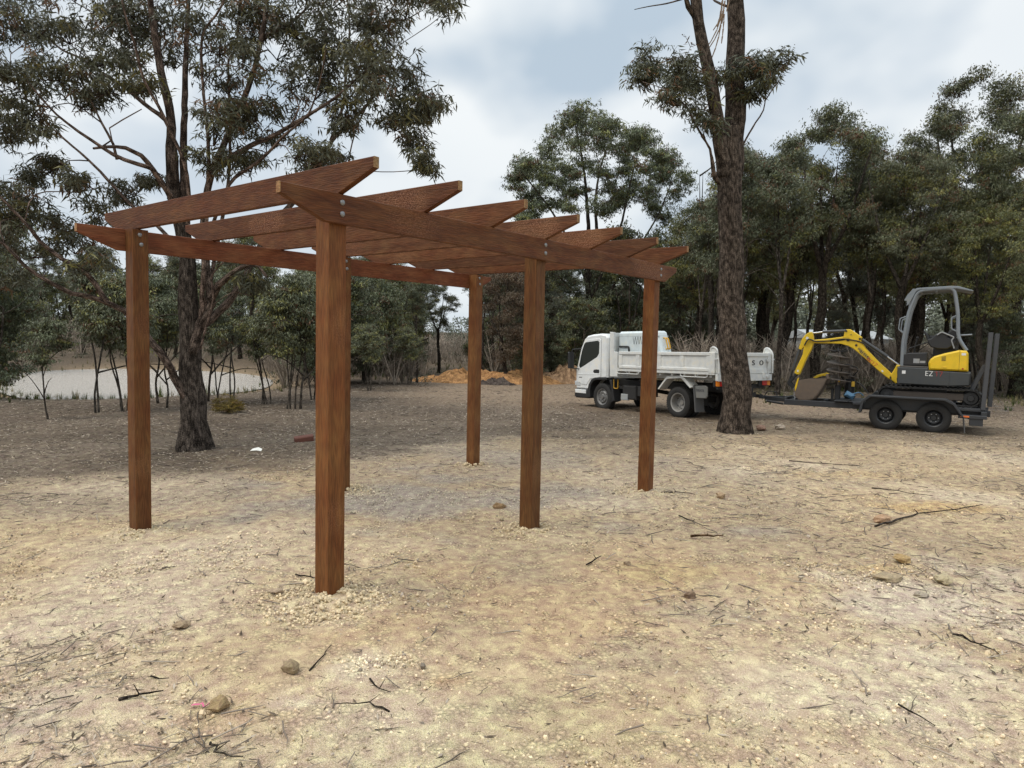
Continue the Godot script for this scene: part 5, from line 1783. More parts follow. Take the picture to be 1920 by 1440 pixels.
	for y in [-0.2, 0.0, 0.2]:
		bk.prism(PackedVector2Array([Vector2(1.70, 0.70), Vector2(1.79, 0.565), Vector2(1.93, 0.5), Vector2(2.1, 0.51), Vector2(2.1, 0.5), Vector2(1.92, 0.485), Vector2(1.77, 0.55), Vector2(1.68, 0.69)]), y - 0.03, y + 0.03, 0.0)
	for i in 5:
		bk.box(Vector3(1.50, 1.10, -0.32 + i * 0.16), Vector3(0.05, 0.12, 0.06), 0.01, Basis(Vector3(0, 0, 1), -0.4))
	var bko := obj("bucket", bk.mesh(), rust, g)
	var tip := Build.new()
	tip.prism(poly([1.92, 1.04, 1.80, 1.12, 1.62, 1.17, 1.54, 1.15, 1.55, 1.09, 1.7, 1.09, 1.86, 1.02]), 0.3, 0.34, 0.005)
	tip.prism(poly([2.16, 1.02, 2.12, 1.06, 2.17, 0.80, 2.20, 0.72, 2.21, 0.82]), -0.375, -0.36, 0.002)
	obj("yellow_edge", tip.mesh(), yel, bko)
	var bl := Build.new()
	bl.box(Vector3(2.2, 0.76, -0.2), Vector3(0.14, 0.05, 0.1), 0.015)
	obj("blue_wrap", bl.mesh(), dirty(mat("blue_strap", Color.WHITE)), bko)
	var ch := thing_part("tie_chain", g)
	var chm := Build.new()
	for i in 9:
		var y := 0.50 + i * 0.022
		var t := TorusMesh.new()
		t.inner_radius = 0.009
		t.outer_radius = 0.017
		t.rings = 8
		t.ring_segments = 5
		var ta := t.get_mesh_arrays()
		var tv: PackedVector3Array = ta[Mesh.ARRAY_VERTEX]
		var ti: PackedInt32Array = ta[Mesh.ARRAY_INDEX]
		chm.xf = Transform3D(Basis(Vector3(1, 0, 0), PI / 2) * Basis(Vector3(0, 0, 1), PI / 2 * (i % 2)), Vector3(2.2 + i * 0.002, y, -0.38))
		for k in range(0, ti.size(), 3):
			chm.tri(tv[ti[k]], tv[ti[k + 2]], tv[ti[k + 1]])
	obj("chain_links", chm.mesh(), steel, ch).set_meta("kind", "stuff")

# ---------------------------------------------------------------- the bush
func make_near_left_tree() -> void:
	var r := RandomNumberGenerator.new()
	r.seed = 501
	var t := Growth.new()
	t.wood = Build.new()
	var spec := {"rough": Color(0.42, 0.35, 0.30), "pale": Color(0.62, 0.46, 0.385), "smooth_from": 0.10, "smooth_to": 0.03, "sprays": 28, "branch": 0.010, "leaf": Color(0.085, 0.088, 0.057), "fresh": 0.08}
	var limbs := [
		[PackedVector3Array([Vector3(0.01, -0.06, 0.00), Vector3(-0.02, 0.42, 0.00), Vector3(-0.03, 0.82, 0.00), Vector3(-0.04, 1.22, 0.00), Vector3(-0.05, 1.62, 0.00), Vector3(-0.07, 2.20, 0.00), Vector3(-0.09, 2.81, 0.00), Vector3(-0.17, 3.25, 0.00), Vector3(-0.29, 3.72, 0.00)]), 0.190, 0.079, 16],
		[PackedVector3Array([Vector3(-0.02, 0.78, 0.00), Vector3(-0.10, 0.81, 0.10), Vector3(-0.21, 1.11, 0.20), Vector3(-0.26, 1.33, 0.30), Vector3(-0.43, 1.61, 0.40), Vector3(-0.62, 1.90, 0.50), Vector3(-0.69, 2.02, 0.60), Vector3(-0.97, 2.17, 0.70), Vector3(-1.30, 2.25, 0.80), Vector3(-1.52, 2.38, 0.90), Vector3(-1.79, 2.58, 1.00), Vector3(-1.98, 2.85, 1.10), Vector3(-2.38, 3.09, 1.20)]), 0.064, 0.013, 9],
		[PackedVector3Array([Vector3(-0.82, 2.14, 0.80), Vector3(-1.01, 2.51, 0.93), Vector3(-1.23, 2.67, 1.07), Vector3(-1.45, 2.89, 1.20), Vector3(-1.47, 3.02, 1.33), Vector3(-1.76, 3.41, 1.47), Vector3(-1.99, 3.75, 1.60)]), 0.037, 0.010, 8],
		[PackedVector3Array([Vector3(-0.29, 3.68, 0.00), Vector3(-0.29, 3.97, 0.03), Vector3(-0.28, 4.30, 0.07), Vector3(-0.26, 4.80, 0.10), Vector3(-0.30, 5.13, 0.13), Vector3(-0.39, 5.61, 0.17), Vector3(-0.44, 6.09, 0.20), Vector3(-0.47, 6.40, 0.23), Vector3(-0.49, 7.25, 0.27), Vector3(-0.56, 8.23, 0.30)]), 0.078, 0.015, 10],
		[PackedVector3Array([Vector3(-0.15, 3.14, 0.00), Vector3(-0.24, 3.50, -0.08), Vector3(-0.32, 4.29, -0.17), Vector3(-0.46, 4.94, -0.25), Vector3(-0.65, 5.89, -0.33), Vector3(-0.80, 6.55, -0.42), Vector3(-0.88, 7.21, -0.50)]), 0.044, 0.016, 8],
		[PackedVector3Array([Vector3(-0.09, 2.95, 0.00), Vector3(-0.16, 3.50, -0.06), Vector3(-0.19, 3.90, -0.11), Vector3(-0.20, 4.54, -0.17), Vector3(-0.21, 5.25, -0.23), Vector3(-0.21, 5.96, -0.29), Vector3(-0.19, 6.68, -0.34), Vector3(-0.16, 7.86, -0.40)]), 0.064, 0.019, 9],
		[PackedVector3Array([Vector3(0.02, 3.30, 0.20), Vector3(0.09, 3.78, 0.32), Vector3(0.09, 4.11, 0.45), Vector3(-0.05, 4.53, 0.58), Vector3(-0.14, 4.81, 0.70), Vector3(-0.27, 5.11, 0.82), Vector3(-0.33, 5.55, 0.95), Vector3(-0.35, 5.77, 1.08), Vector3(-0.42, 6.35, 1.20)]), 0.033, 0.009, 7],
		[PackedVector3Array([Vector3(0.15, 1.93, 0.10), Vector3(0.25, 2.85, 0.19), Vector3(0.35, 3.86, 0.28), Vector3(0.39, 4.40, 0.36), Vector3(0.37, 5.03, 0.45), Vector3(0.38, 5.64, 0.54), Vector3(0.47, 5.86, 0.62), Vector3(0.74, 6.14, 0.71), Vector3(0.94, 6.71, 0.80)]), 0.037, 0.011, 7],
		[PackedVector3Array([Vector3(0.09, 1.94, -0.10), Vector3(0.28, 2.97, -0.14), Vector3(0.45, 3.96, -0.17), Vector3(0.47, 4.56, -0.21), Vector3(0.44, 5.27, -0.25), Vector3(0.42, 5.80, -0.29), Vector3(0.52, 5.99, -0.32), Vector3(0.55, 6.49, -0.36), Vector3(0.57, 7.18, -0.40)]), 0.032, 0.012, 7],
		[PackedVector3Array([Vector3(0.03, 1.46, 0.10), Vector3(0.15, 1.89, 0.08), Vector3(0.28, 2.16, 0.05), Vector3(0.26, 2.38, 0.02), Vector3(0.19, 2.72, 0.00), Vector3(0.16, 3.34, -0.02), Vector3(0.22, 3.97, -0.05), Vector3(0.41, 4.45, -0.07), Vector3(0.64, 4.99, -0.10), Vector3(0.85, 5.58, -0.12), Vector3(0.96, 6.07, -0.15), Vector3(1.03, 6.55, -0.17), Vector3(1.06, 7.32, -0.20)]), 0.068, 0.022, 10],
		[PackedVector3Array([Vector3(0.94, 6.06, -0.20), Vector3(1.18, 6.22, -0.20), Vector3(1.38, 6.32, -0.20), Vector3(1.65, 6.57, -0.20)]), 0.030, 0.012, 6],
		[PackedVector3Array([Vector3(0.07, 1.78, 0.00), Vector3(0.11, 1.87, -0.13), Vector3(0.26, 2.07, -0.27), Vector3(0.43, 2.31, -0.40), Vector3(0.58, 2.68, -0.53), Vector3(0.85, 3.30, -0.67), Vector3(1.14, 3.74, -0.80), Vector3(1.40, 4.10, -0.93), Vector3(1.61, 4.52, -1.07), Vector3(1.73, 4.90, -1.20), Vector3(1.97, 5.21, -1.33), Vector3(2.33, 5.68, -1.47), Vector3(2.58, 6.20, -1.60)]), 0.064, 0.017, 9],
		[PackedVector3Array([Vector3(0.31, 2.25, 0.10), Vector3(0.43, 2.44, 0.14), Vector3(0.66, 2.62, 0.18), Vector3(0.90, 2.74, 0.22), Vector3(1.06, 2.71, 0.26), Vector3(1.19, 2.56, 0.30)]), 0.058, 0.018, 9],
		[PackedVector3Array([Vector3(0.34, 4.11, 0.00), Vector3(0.52, 4.22, 0.11), Vector3(0.94, 4.42, 0.23), Vector3(1.32, 4.54, 0.34), Vector3(1.79, 4.77, 0.46), Vector3(2.22, 4.99, 0.57), Vector3(2.44, 5.12, 0.69), Vector3(2.79, 5.37, 0.80)]), 0.044, 0.011, 7],
		[PackedVector3Array([Vector3(0.34, 3.33, 0.10), Vector3(0.67, 3.86, 0.32), Vector3(1.22, 4.18, 0.53), Vector3(1.61, 4.45, 0.75), Vector3(1.97, 4.64, 0.97), Vector3(2.19, 5.03, 1.18), Vector3(2.32, 5.33, 1.40)]), 0.029, 0.008, 6],
		[PackedVector3Array([Vector3(-0.28, 3.64, 0.00), Vector3(-0.29, 3.77, 0.17), Vector3(-0.41, 4.03, 0.33), Vector3(-0.49, 4.19, 0.50), Vector3(-0.60, 4.24, 0.67), Vector3(-0.79, 4.21, 0.83), Vector3(-0.85, 4.14, 1.00)]), 0.049, 0.016, 7],
		[PackedVector3Array([Vector3(-0.39, 4.03, 0.40), Vector3(-0.35, 4.01, 0.57), Vector3(-0.59, 4.06, 0.74), Vector3(-0.77, 4.17, 0.91), Vector3(-0.99, 4.33, 1.09), Vector3(-1.16, 4.49, 1.26), Vector3(-1.22, 4.61, 1.43), Vector3(-1.30, 4.79, 1.60)]), 0.033, 0.007, 6],
		[PackedVector3Array([Vector3(-0.33, 4.71, 0.00), Vector3(-0.44, 4.86, -0.09), Vector3(-0.79, 5.11, -0.17), Vector3(-1.19, 5.41, -0.26), Vector3(-1.59, 5.65, -0.34), Vector3(-1.89, 5.85, -0.43), Vector3(-2.23, 6.01, -0.51), Vector3(-2.62, 6.36, -0.60)]), 0.034, 0.009, 6],
		[PackedVector3Array([Vector3(-0.25, 3.02, 0.00), Vector3(-0.64, 3.35, -0.17), Vector3(-1.11, 3.68, -0.33), Vector3(-1.71, 4.25, -0.50), Vector3(-2.25, 4.67, -0.67), Vector3(-2.64, 4.97, -0.83), Vector3(-3.00, 5.29, -1.00)]), 0.029, 0.010, 6],
		[PackedVector3Array([Vector3(-0.82, 4.12, 0.50), Vector3(-0.84, 4.32, 0.55), Vector3(-0.97, 4.59, 0.60), Vector3(-1.08, 4.86, 0.65), Vector3(-1.19, 5.12, 0.70)]), 0.021, 0.007, 5],
		[PackedVector3Array([Vector3(-0.86, 4.21, 0.80), Vector3(-0.70, 4.30, 0.83), Vector3(-0.72, 4.45, 0.85), Vector3(-0.53, 4.55, 0.88), Vector3(-0.26, 4.69, 0.90)]), 0.014, 0.007, 4],
		[PackedVector3Array([Vector3(1.68, 4.93, -1.30), Vector3(1.85, 5.40, -1.32), Vector3(1.92, 6.09, -1.35), Vector3(1.96, 6.70, -1.38), Vector3(1.91, 7.38, -1.40)]), 0.028, 0.010, 6],
		[PackedVector3Array([Vector3(2.23, 5.67, -1.60), Vector3(2.01, 5.14, -1.60), Vector3(1.92, 4.70, -1.60), Vector3(1.98, 4.44, -1.60)]), 0.017, 0.009, 5],
		[PackedVector3Array([Vector3(2.63, 5.85, -1.60), Vector3(2.69, 5.46, -1.60), Vector3(2.87, 5.11, -1.60), Vector3(2.97, 4.81, -1.60), Vector3(3.07, 4.56, -1.60)]), 0.020, 0.006, 5],
		[PackedVector3Array([Vector3(0.18, 1.50, 0.20), Vector3(0.41, 2.24, 0.28), Vector3(0.41, 2.54, 0.35), Vector3(0.63, 2.76, 0.42), Vector3(0.73, 2.86, 0.50)]), 0.019, 0.008, 5],
	]
	var clusters := [
		[Vector3(-2.00, 4.90, 0.48), Vector3(0.53, 0.45, 0.53), 1.30],
		[Vector3(-2.08, 5.24, 0.71), Vector3(0.44, 0.41, 0.44), 1.20],
		[Vector3(-2.51, 4.54, 0.19), Vector3(0.39, 0.35, 0.39), 1.00],
		[Vector3(-1.84, 4.53, 0.62), Vector3(0.33, 0.26, 0.33), 0.70],
		[Vector3(-1.46, 5.23, 0.78), Vector3(0.40, 0.33, 0.40), 1.10],
		[Vector3(-1.65, 5.97, 0.18), Vector3(0.54, 0.39, 0.54), 1.40],
		[Vector3(-1.73, 6.52, -0.75), Vector3(0.59, 0.42, 0.59), 1.40],
		[Vector3(-1.25, 6.20, -0.54), Vector3(0.42, 0.37, 0.42), 1.00],
		[Vector3(-1.09, 6.61, -0.48), Vector3(0.46, 0.33, 0.46), 1.20],
		[Vector3(-1.16, 5.48, 0.50), Vector3(0.38, 0.26, 0.38), 0.90],
		[Vector3(-1.00, 5.59, -0.07), Vector3(0.36, 0.24, 0.36), 0.80],
		[Vector3(-1.38, 4.97, 0.40), Vector3(0.30, 0.30, 0.30), 0.50],
		[Vector3(-0.86, 5.10, 0.59), Vector3(0.30, 0.26, 0.30), 0.60],
		[Vector3(-1.82, 5.74, 0.71), Vector3(0.33, 0.30, 0.33), 0.80],
		[Vector3(-2.17, 5.96, 0.51), Vector3(0.30, 0.30, 0.30), 0.60],
		[Vector3(-2.15, 7.00, -0.77), Vector3(0.68, 0.42, 0.68), 1.20],
		[Vector3(-1.30, 7.09, -0.59), Vector3(0.67, 0.42, 0.67), 1.20],
		[Vector3(-0.64, 6.61, -0.55), Vector3(0.38, 0.38, 0.38), 0.70],
		[Vector3(-0.48, 5.98, -0.54), Vector3(0.29, 0.50, 0.29), 0.40],
		[Vector3(0.33, 5.99, 0.55), Vector3(0.37, 0.37, 0.37), 0.90],
		[Vector3(0.54, 5.79, 0.34), Vector3(0.31, 0.38, 0.31), 0.70],
		[Vector3(0.22, 5.56, -0.23), Vector3(0.28, 0.36, 0.28), 0.50],
		[Vector3(0.46, 6.57, -0.42), Vector3(0.45, 0.33, 0.45), 1.00],
		[Vector3(0.70, 6.60, -0.64), Vector3(0.42, 0.42, 0.42), 1.20],
		[Vector3(1.01, 6.15, -0.68), Vector3(0.51, 0.42, 0.51), 1.10],
		[Vector3(1.02, 5.43, 0.74), Vector3(0.29, 0.29, 0.29), 0.60],
		[Vector3(1.49, 6.26, -0.19), Vector3(0.48, 0.40, 0.48), 1.30],
		[Vector3(1.77, 5.85, -0.31), Vector3(0.49, 0.37, 0.49), 1.20],
		[Vector3(2.16, 6.12, -0.01), Vector3(0.48, 0.40, 0.48), 1.40],
		[Vector3(2.67, 5.60, 0.58), Vector3(0.49, 0.37, 0.49), 1.50],
		[Vector3(2.94, 6.04, 0.05), Vector3(0.47, 0.35, 0.47), 1.30],
		[Vector3(2.78, 5.12, 0.74), Vector3(0.48, 0.37, 0.48), 1.40],
		[Vector3(2.97, 5.82, -0.78), Vector3(0.51, 0.47, 0.51), 1.40],
		[Vector3(3.24, 5.38, -0.66), Vector3(0.38, 0.34, 0.38), 1.10],
		[Vector3(2.97, 5.07, -0.09), Vector3(0.44, 0.28, 0.44), 1.00],
		[Vector3(2.26, 5.17, 0.36), Vector3(0.38, 0.31, 0.38), 0.80],
		[Vector3(1.58, 5.53, -0.74), Vector3(0.38, 0.30, 0.38), 0.60],
		[Vector3(2.44, 6.40, -0.13), Vector3(0.56, 0.32, 0.56), 1.20],
		[Vector3(1.83, 6.88, -0.69), Vector3(0.59, 0.34, 0.59), 1.10],
		[Vector3(2.99, 6.72, -0.63), Vector3(0.50, 0.29, 0.50), 0.80],
		[Vector3(3.45, 5.02, -0.02), Vector3(0.22, 0.17, 0.22), 0.50],
		[Vector3(1.48, 5.37, 0.15), Vector3(0.31, 0.31, 0.31), 0.50],
		[Vector3(0.31, 5.08, -0.18), Vector3(0.36, 0.32, 0.36), 0.60],
		[Vector3(0.67, 4.69, 0.12), Vector3(0.35, 0.31, 0.35), 0.80],
		[Vector3(0.57, 4.44, 0.61), Vector3(0.30, 0.30, 0.30), 0.60],
		[Vector3(1.06, 4.85, 0.35), Vector3(0.31, 0.31, 0.31), 0.60],
		[Vector3(0.89, 4.66, -0.56), Vector3(0.42, 0.29, 0.42), 0.70],
		[Vector3(1.73, 4.23, 0.82), Vector3(0.40, 0.26, 0.40), 0.90],
		[Vector3(2.02, 4.09, 0.82), Vector3(0.29, 0.18, 0.29), 0.60],
		[Vector3(1.96, 4.43, -0.23), Vector3(0.24, 0.18, 0.24), 0.50],
		[Vector3(0.40, 4.17, 0.40), Vector3(0.27, 0.19, 0.27), 0.40],
		[Vector3(0.83, 4.21, -0.06), Vector3(0.32, 0.20, 0.32), 0.40],
		[Vector3(1.34, 4.84, 0.05), Vector3(0.32, 0.24, 0.32), 0.50],
		[Vector3(2.32, 4.86, 0.28), Vector3(0.31, 0.23, 0.31), 0.50],
		[Vector3(3.05, 4.79, -0.90), Vector3(0.24, 0.19, 0.24), 0.25],
		[Vector3(3.38, 4.11, 0.55), Vector3(0.16, 0.13, 0.16), 0.20],
		[Vector3(2.98, 4.77, 0.16), Vector3(0.27, 0.19, 0.27), 0.30],
		[Vector3(3.68, 6.24, 0.54), Vector3(0.30, 0.19, 0.30), 0.25],
		[Vector3(3.36, 6.78, -0.24), Vector3(0.40, 0.28, 0.40), 0.50],
		[Vector3(2.70, 6.67, 0.40), Vector3(0.68, 0.38, 0.68), 1.20],
		[Vector3(1.63, 6.79, 0.26), Vector3(0.69, 0.39, 0.69), 1.20],
		[Vector3(0.30, 7.20, -0.44), Vector3(0.74, 0.41, 0.74), 1.10],
		[Vector3(-0.13, 6.87, 0.32), Vector3(0.54, 0.38, 0.54), 1.00],
		[Vector3(3.06, 7.16, -0.11), Vector3(0.64, 0.40, 0.64), 1.00],
		[Vector3(-3.27, 7.04, -0.73), Vector3(0.59, 0.42, 0.59), 0.90],
		[Vector3(-2.61, 5.72, 0.72), Vector3(0.44, 0.44, 0.44), 1.00],
		[Vector3(-2.65, 4.85, 0.79), Vector3(0.44, 0.44, 0.44), 1.00],
		[Vector3(-0.44, 5.14, 0.49), Vector3(0.23, 0.19, 0.23), 0.30],
		[Vector3(-2.26, 4.33, -0.48), Vector3(0.18, 0.21, 0.18), 0.18],
		[Vector3(-2.45, 4.03, -0.21), Vector3(0.24, 0.20, 0.24), 0.20],
		[Vector3(-2.04, 3.40, 0.47), Vector3(0.34, 0.23, 0.34), 0.50],
		[Vector3(-2.45, 3.61, 0.30), Vector3(0.31, 0.23, 0.31), 0.60],
		[Vector3(-2.34, 3.16, 0.58), Vector3(0.30, 0.30, 0.30), 0.60],
		[Vector3(-1.92, 3.29, 0.07), Vector3(0.31, 0.20, 0.31), 0.40],
		[Vector3(-1.14, 3.68, 0.82), Vector3(0.22, 0.18, 0.22), 0.30],
		[Vector3(-1.63, 3.52, -0.36), Vector3(0.33, 0.20, 0.33), 0.30],
		[Vector3(-1.38, 3.84, -0.71), Vector3(0.30, 0.21, 0.30), 0.25],
		[Vector3(-1.18, 4.07, -0.82), Vector3(0.21, 0.15, 0.21), 0.20],
		[Vector3(-2.66, 2.95, -0.42), Vector3(0.41, 0.25, 0.41), 0.50],
		[Vector3(-2.25, 3.09, -0.83), Vector3(0.30, 0.30, 0.30), 0.60],
		[Vector3(-0.99, 2.68, 0.87), Vector3(0.25, 0.25, 0.25), 0.40],
		[Vector3(-2.85, 3.37, 0.38), Vector3(0.46, 0.38, 0.46), 0.80],
		[Vector3(-3.29, 2.57, -0.84), Vector3(0.43, 0.26, 0.43), 0.40],
		[Vector3(0.42, 3.02, -0.50), Vector3(0.25, 0.18, 0.25), 0.30],
		[Vector3(0.91, 2.37, 0.16), Vector3(0.19, 0.16, 0.19), 0.15],
	]
	for i in limbs.size():
		var l: Array = limbs[i]
		limb(t, l[0], l[1], l[2], spec, l[3], r, 1.0, 0.45 if i == 0 else 0.0)
	ridge(t, 0.3, 4.5)
	leafy(t, clusters, spec, r)
	var o := plant_from("gum_tree", t, spec, sprig(71, 22, 0.2, 0.125, 0.022), r, Transform3D(Basis(), Vector3(-4.73, -0.12, -10.44)))
	tag(o, "big spreading many-limbed gum tree behind the pergola, nearest tree at left", "tree")

func ridge(t: Growth, reach: float, top: float) -> void:
	# ridges and plates of rough bark on the trunk
	var rough := noise(FastNoiseLite.TYPE_SIMPLEX, 1.0, 3, 83, FastNoiseLite.FRACTAL_RIDGED)
	for i in t.wood.v.size():
		var p := t.wood.v[i]
		if t.wood.c[i].r < 0.5 and absf(p.x) < reach and p.y < top:
			var k := rough.get_noise_3d(p.x * 7.0, p.y * 1.1, p.z * 7.0)
			t.wood.v[i] = p + t.wood.n[i] * k * 0.028
			var m := 1.0 + 0.2 * k + 0.18 * rough.get_noise_3d(p.x * 1.5 + 20.0, p.y * 0.8, p.z * 1.5)
			var c := t.wood.c[i]
			t.wood.c[i] = Color(c.r * m, c.g * m, c.b * m)

func make_big_trunk_tree() -> void:
	var r := RandomNumberGenerator.new()
	r.seed = 502
	var t := Growth.new()
	t.wood = Build.new()
	var spec := {"rough": Color(0.37, 0.30, 0.25), "pale": Color(0.55, 0.43, 0.36), "smooth_from": 0.05, "smooth_to": 0.02, "sprays": 18, "branch": 0.006, "leaf": Color(0.082, 0.088, 0.056)}
	var limbs := [
		[PackedVector3Array([Vector3(0.00, -0.06, 0.00), Vector3(0.01, 0.34, 0.00), Vector3(-0.01, 0.76, 0.00), Vector3(-0.10, 1.69, 0.00), Vector3(-0.18, 2.62, 0.00), Vector3(-0.23, 3.53, 0.00), Vector3(-0.28, 4.35, 0.00), Vector3(-0.33, 5.25, 0.00), Vector3(-0.39, 5.85, 0.00)]), 0.275, 0.202, 28],
		[PackedVector3Array([Vector3(-0.43, 4.92, 0.10), Vector3(-0.55, 5.60, 0.15), Vector3(-0.64, 6.01, 0.20), Vector3(-0.76, 6.45, 0.25), Vector3(-0.88, 6.94, 0.30), Vector3(-1.01, 7.32, 0.35), Vector3(-1.11, 7.64, 0.40), Vector3(-1.17, 7.98, 0.45), Vector3(-1.29, 8.71, 0.50), Vector3(-1.60, 9.97, 0.55), Vector3(-1.93, 10.93, 0.60)]), 0.129, 0.050, 18],
		[PackedVector3Array([Vector3(-0.21, 4.97, -0.10), Vector3(-0.21, 5.68, -0.12), Vector3(-0.21, 6.34, -0.14), Vector3(-0.22, 6.80, -0.17), Vector3(-0.20, 7.14, -0.19), Vector3(-0.23, 7.93, -0.21), Vector3(-0.24, 8.32, -0.23), Vector3(-0.31, 9.32, -0.26), Vector3(-0.21, 10.70, -0.28), Vector3(-0.16, 12.08, -0.30)]), 0.198, 0.085, 20],
		[PackedVector3Array([Vector3(-1.09, 7.67, 0.30), Vector3(-1.32, 7.85, 0.50), Vector3(-1.46, 8.05, 0.70), Vector3(-1.72, 8.40, 0.90)]), 0.051, 0.019, 7],
		[PackedVector3Array([Vector3(-1.43, 7.97, 0.50), Vector3(-1.76, 7.78, 0.73), Vector3(-2.13, 7.61, 0.97), Vector3(-2.40, 7.45, 1.20)]), 0.016, 0.006, 5],
		[PackedVector3Array([Vector3(-0.21, 7.97, -0.10), Vector3(-0.40, 8.22, -0.27), Vector3(-0.59, 8.39, -0.43), Vector3(-0.71, 8.69, -0.60)]), 0.031, 0.013, 6],
		[PackedVector3Array([Vector3(-0.56, 4.73, 0.30), Vector3(-0.71, 4.87, 0.42), Vector3(-0.84, 5.30, 0.53), Vector3(-1.10, 5.63, 0.65), Vector3(-1.34, 5.96, 0.77), Vector3(-1.59, 6.13, 0.88), Vector3(-1.86, 6.26, 1.00)]), 0.032, 0.009, 6],
		[PackedVector3Array([Vector3(-0.07, 5.30, -0.20), Vector3(0.02, 5.61, -0.28), Vector3(0.28, 6.07, -0.36), Vector3(0.45, 6.34, -0.44), Vector3(0.51, 6.77, -0.52), Vector3(0.48, 6.97, -0.60)]), 0.023, 0.009, 5],
		[PackedVector3Array([Vector3(0.52, 6.56, -0.60), Vector3(0.72, 6.86, -0.70), Vector3(0.87, 7.05, -0.80)]), 0.016, 0.009, 4],
	]
	var clusters := [
		[Vector3(-1.89, 7.14, -0.21), Vector3(0.40, 0.30, 0.40), 0.55],
		[Vector3(-2.07, 6.69, 0.31), Vector3(0.34, 0.29, 0.34), 0.50],
		[Vector3(-1.67, 6.91, -0.01), Vector3(0.45, 0.38, 0.45), 0.70],
		[Vector3(-1.60, 6.65, 0.83), Vector3(0.37, 0.32, 0.37), 0.50],
		[Vector3(-1.71, 6.22, 0.99), Vector3(0.39, 0.31, 0.39), 0.60],
		[Vector3(-1.29, 6.51, 0.59), Vector3(0.33, 0.32, 0.33), 0.40],
		[Vector3(-1.54, 6.01, 1.08), Vector3(0.32, 0.27, 0.32), 0.35],
		[Vector3(-1.12, 6.38, 0.69), Vector3(0.29, 0.32, 0.29), 0.35],
		[Vector3(-0.93, 6.31, -0.24), Vector3(0.31, 0.34, 0.31), 0.35],
		[Vector3(-1.03, 5.75, 0.77), Vector3(0.18, 0.23, 0.18), 0.20],
		[Vector3(-0.07, 6.75, 0.38), Vector3(0.27, 0.33, 0.27), 0.50],
		[Vector3(0.14, 6.92, 0.33), Vector3(0.27, 0.29, 0.27), 0.50],
		[Vector3(0.12, 6.56, 0.13), Vector3(0.28, 0.24, 0.28), 0.45],
		[Vector3(0.76, 7.28, -0.85), Vector3(0.27, 0.32, 0.27), 0.25],
		[Vector3(0.63, 7.22, -0.18), Vector3(0.20, 0.22, 0.20), 0.14],
		[Vector3(-0.01, 6.57, -0.06), Vector3(0.17, 0.27, 0.17), 0.30],
		[Vector3(-0.57, 6.65, 0.24), Vector3(0.17, 0.21, 0.17), 0.15],
		[Vector3(-2.20, 12.36, -1.45), Vector3(1.03, 0.69, 1.03), 1.60],
		[Vector3(-1.69, 12.03, 0.23), Vector3(0.92, 0.61, 0.92), 1.60],
		[Vector3(-1.16, 11.02, 0.88), Vector3(0.87, 0.58, 0.87), 1.60],
		[Vector3(-0.77, 11.55, 1.32), Vector3(0.84, 0.56, 0.84), 1.60],
		[Vector3(-0.21, 10.87, 1.33), Vector3(0.84, 0.56, 0.84), 1.60],
		[Vector3(0.48, 10.61, 0.99), Vector3(0.87, 0.58, 0.87), 1.60],
		[Vector3(-1.07, 10.95, -0.53), Vector3(0.97, 0.65, 0.97), 1.60],
		[Vector3(-0.35, 10.21, 1.05), Vector3(0.86, 0.57, 0.86), 1.60],
		[Vector3(-2.23, 9.61, 1.38), Vector3(0.84, 0.56, 0.84), 1.60],
	]
	for i in limbs.size():
		var l: Array = limbs[i]
		limb(t, l[0], l[1], l[2], spec, l[3], r, 1.0, 0.32 if i == 0 else 0.0)
	ridge(t, 1.6, 9.0)
	leafy(t, clusters, spec, r)
	var strips := Build.new()
	strips.col = Color(0.3, 0.22, 0.16)
	for i in 9:
		var a := Vector3(-0.56 + r.randf_range(-0.1, 0.1), 8.1 + r.randf_range(-0.4, 0.9), 0.15 + r.randf_range(-0.1, 0.2))
		var l := r.randf_range(0.3, 0.9)
		var dx := r.randf_range(-0.35, -0.02)
		for k in 4:
			var p0 := a + Vector3(dx * pow(k / 4.0, 2.0), -l * k / 4.0, 0)
			var p1 := a + Vector3(dx * pow((k + 1) / 4.0, 2.0), -l * (k + 1) / 4.0, 0)
			strips.quad(p0 - Vector3(0.012, 0, 0.01), p0 + Vector3(0.012, 0, 0.01), p1 + Vector3(0.01, 0, -0.01), p1 - Vector3(0.01, 0, -0.01))
	var o := plant_from("gum_tree", t, spec, sprig(72, 22, 0.2, 0.13, 0.024), r, Transform3D(Basis(), Vector3(4.38, -0.12, -13.68)))
	obj("hanging_bark", strips.mesh(), mats["dry"], o).set_meta("kind", "stuff")
	tag(o, "huge dark rough-barked trunk forking high up, standing before the truck's tail", "tree")

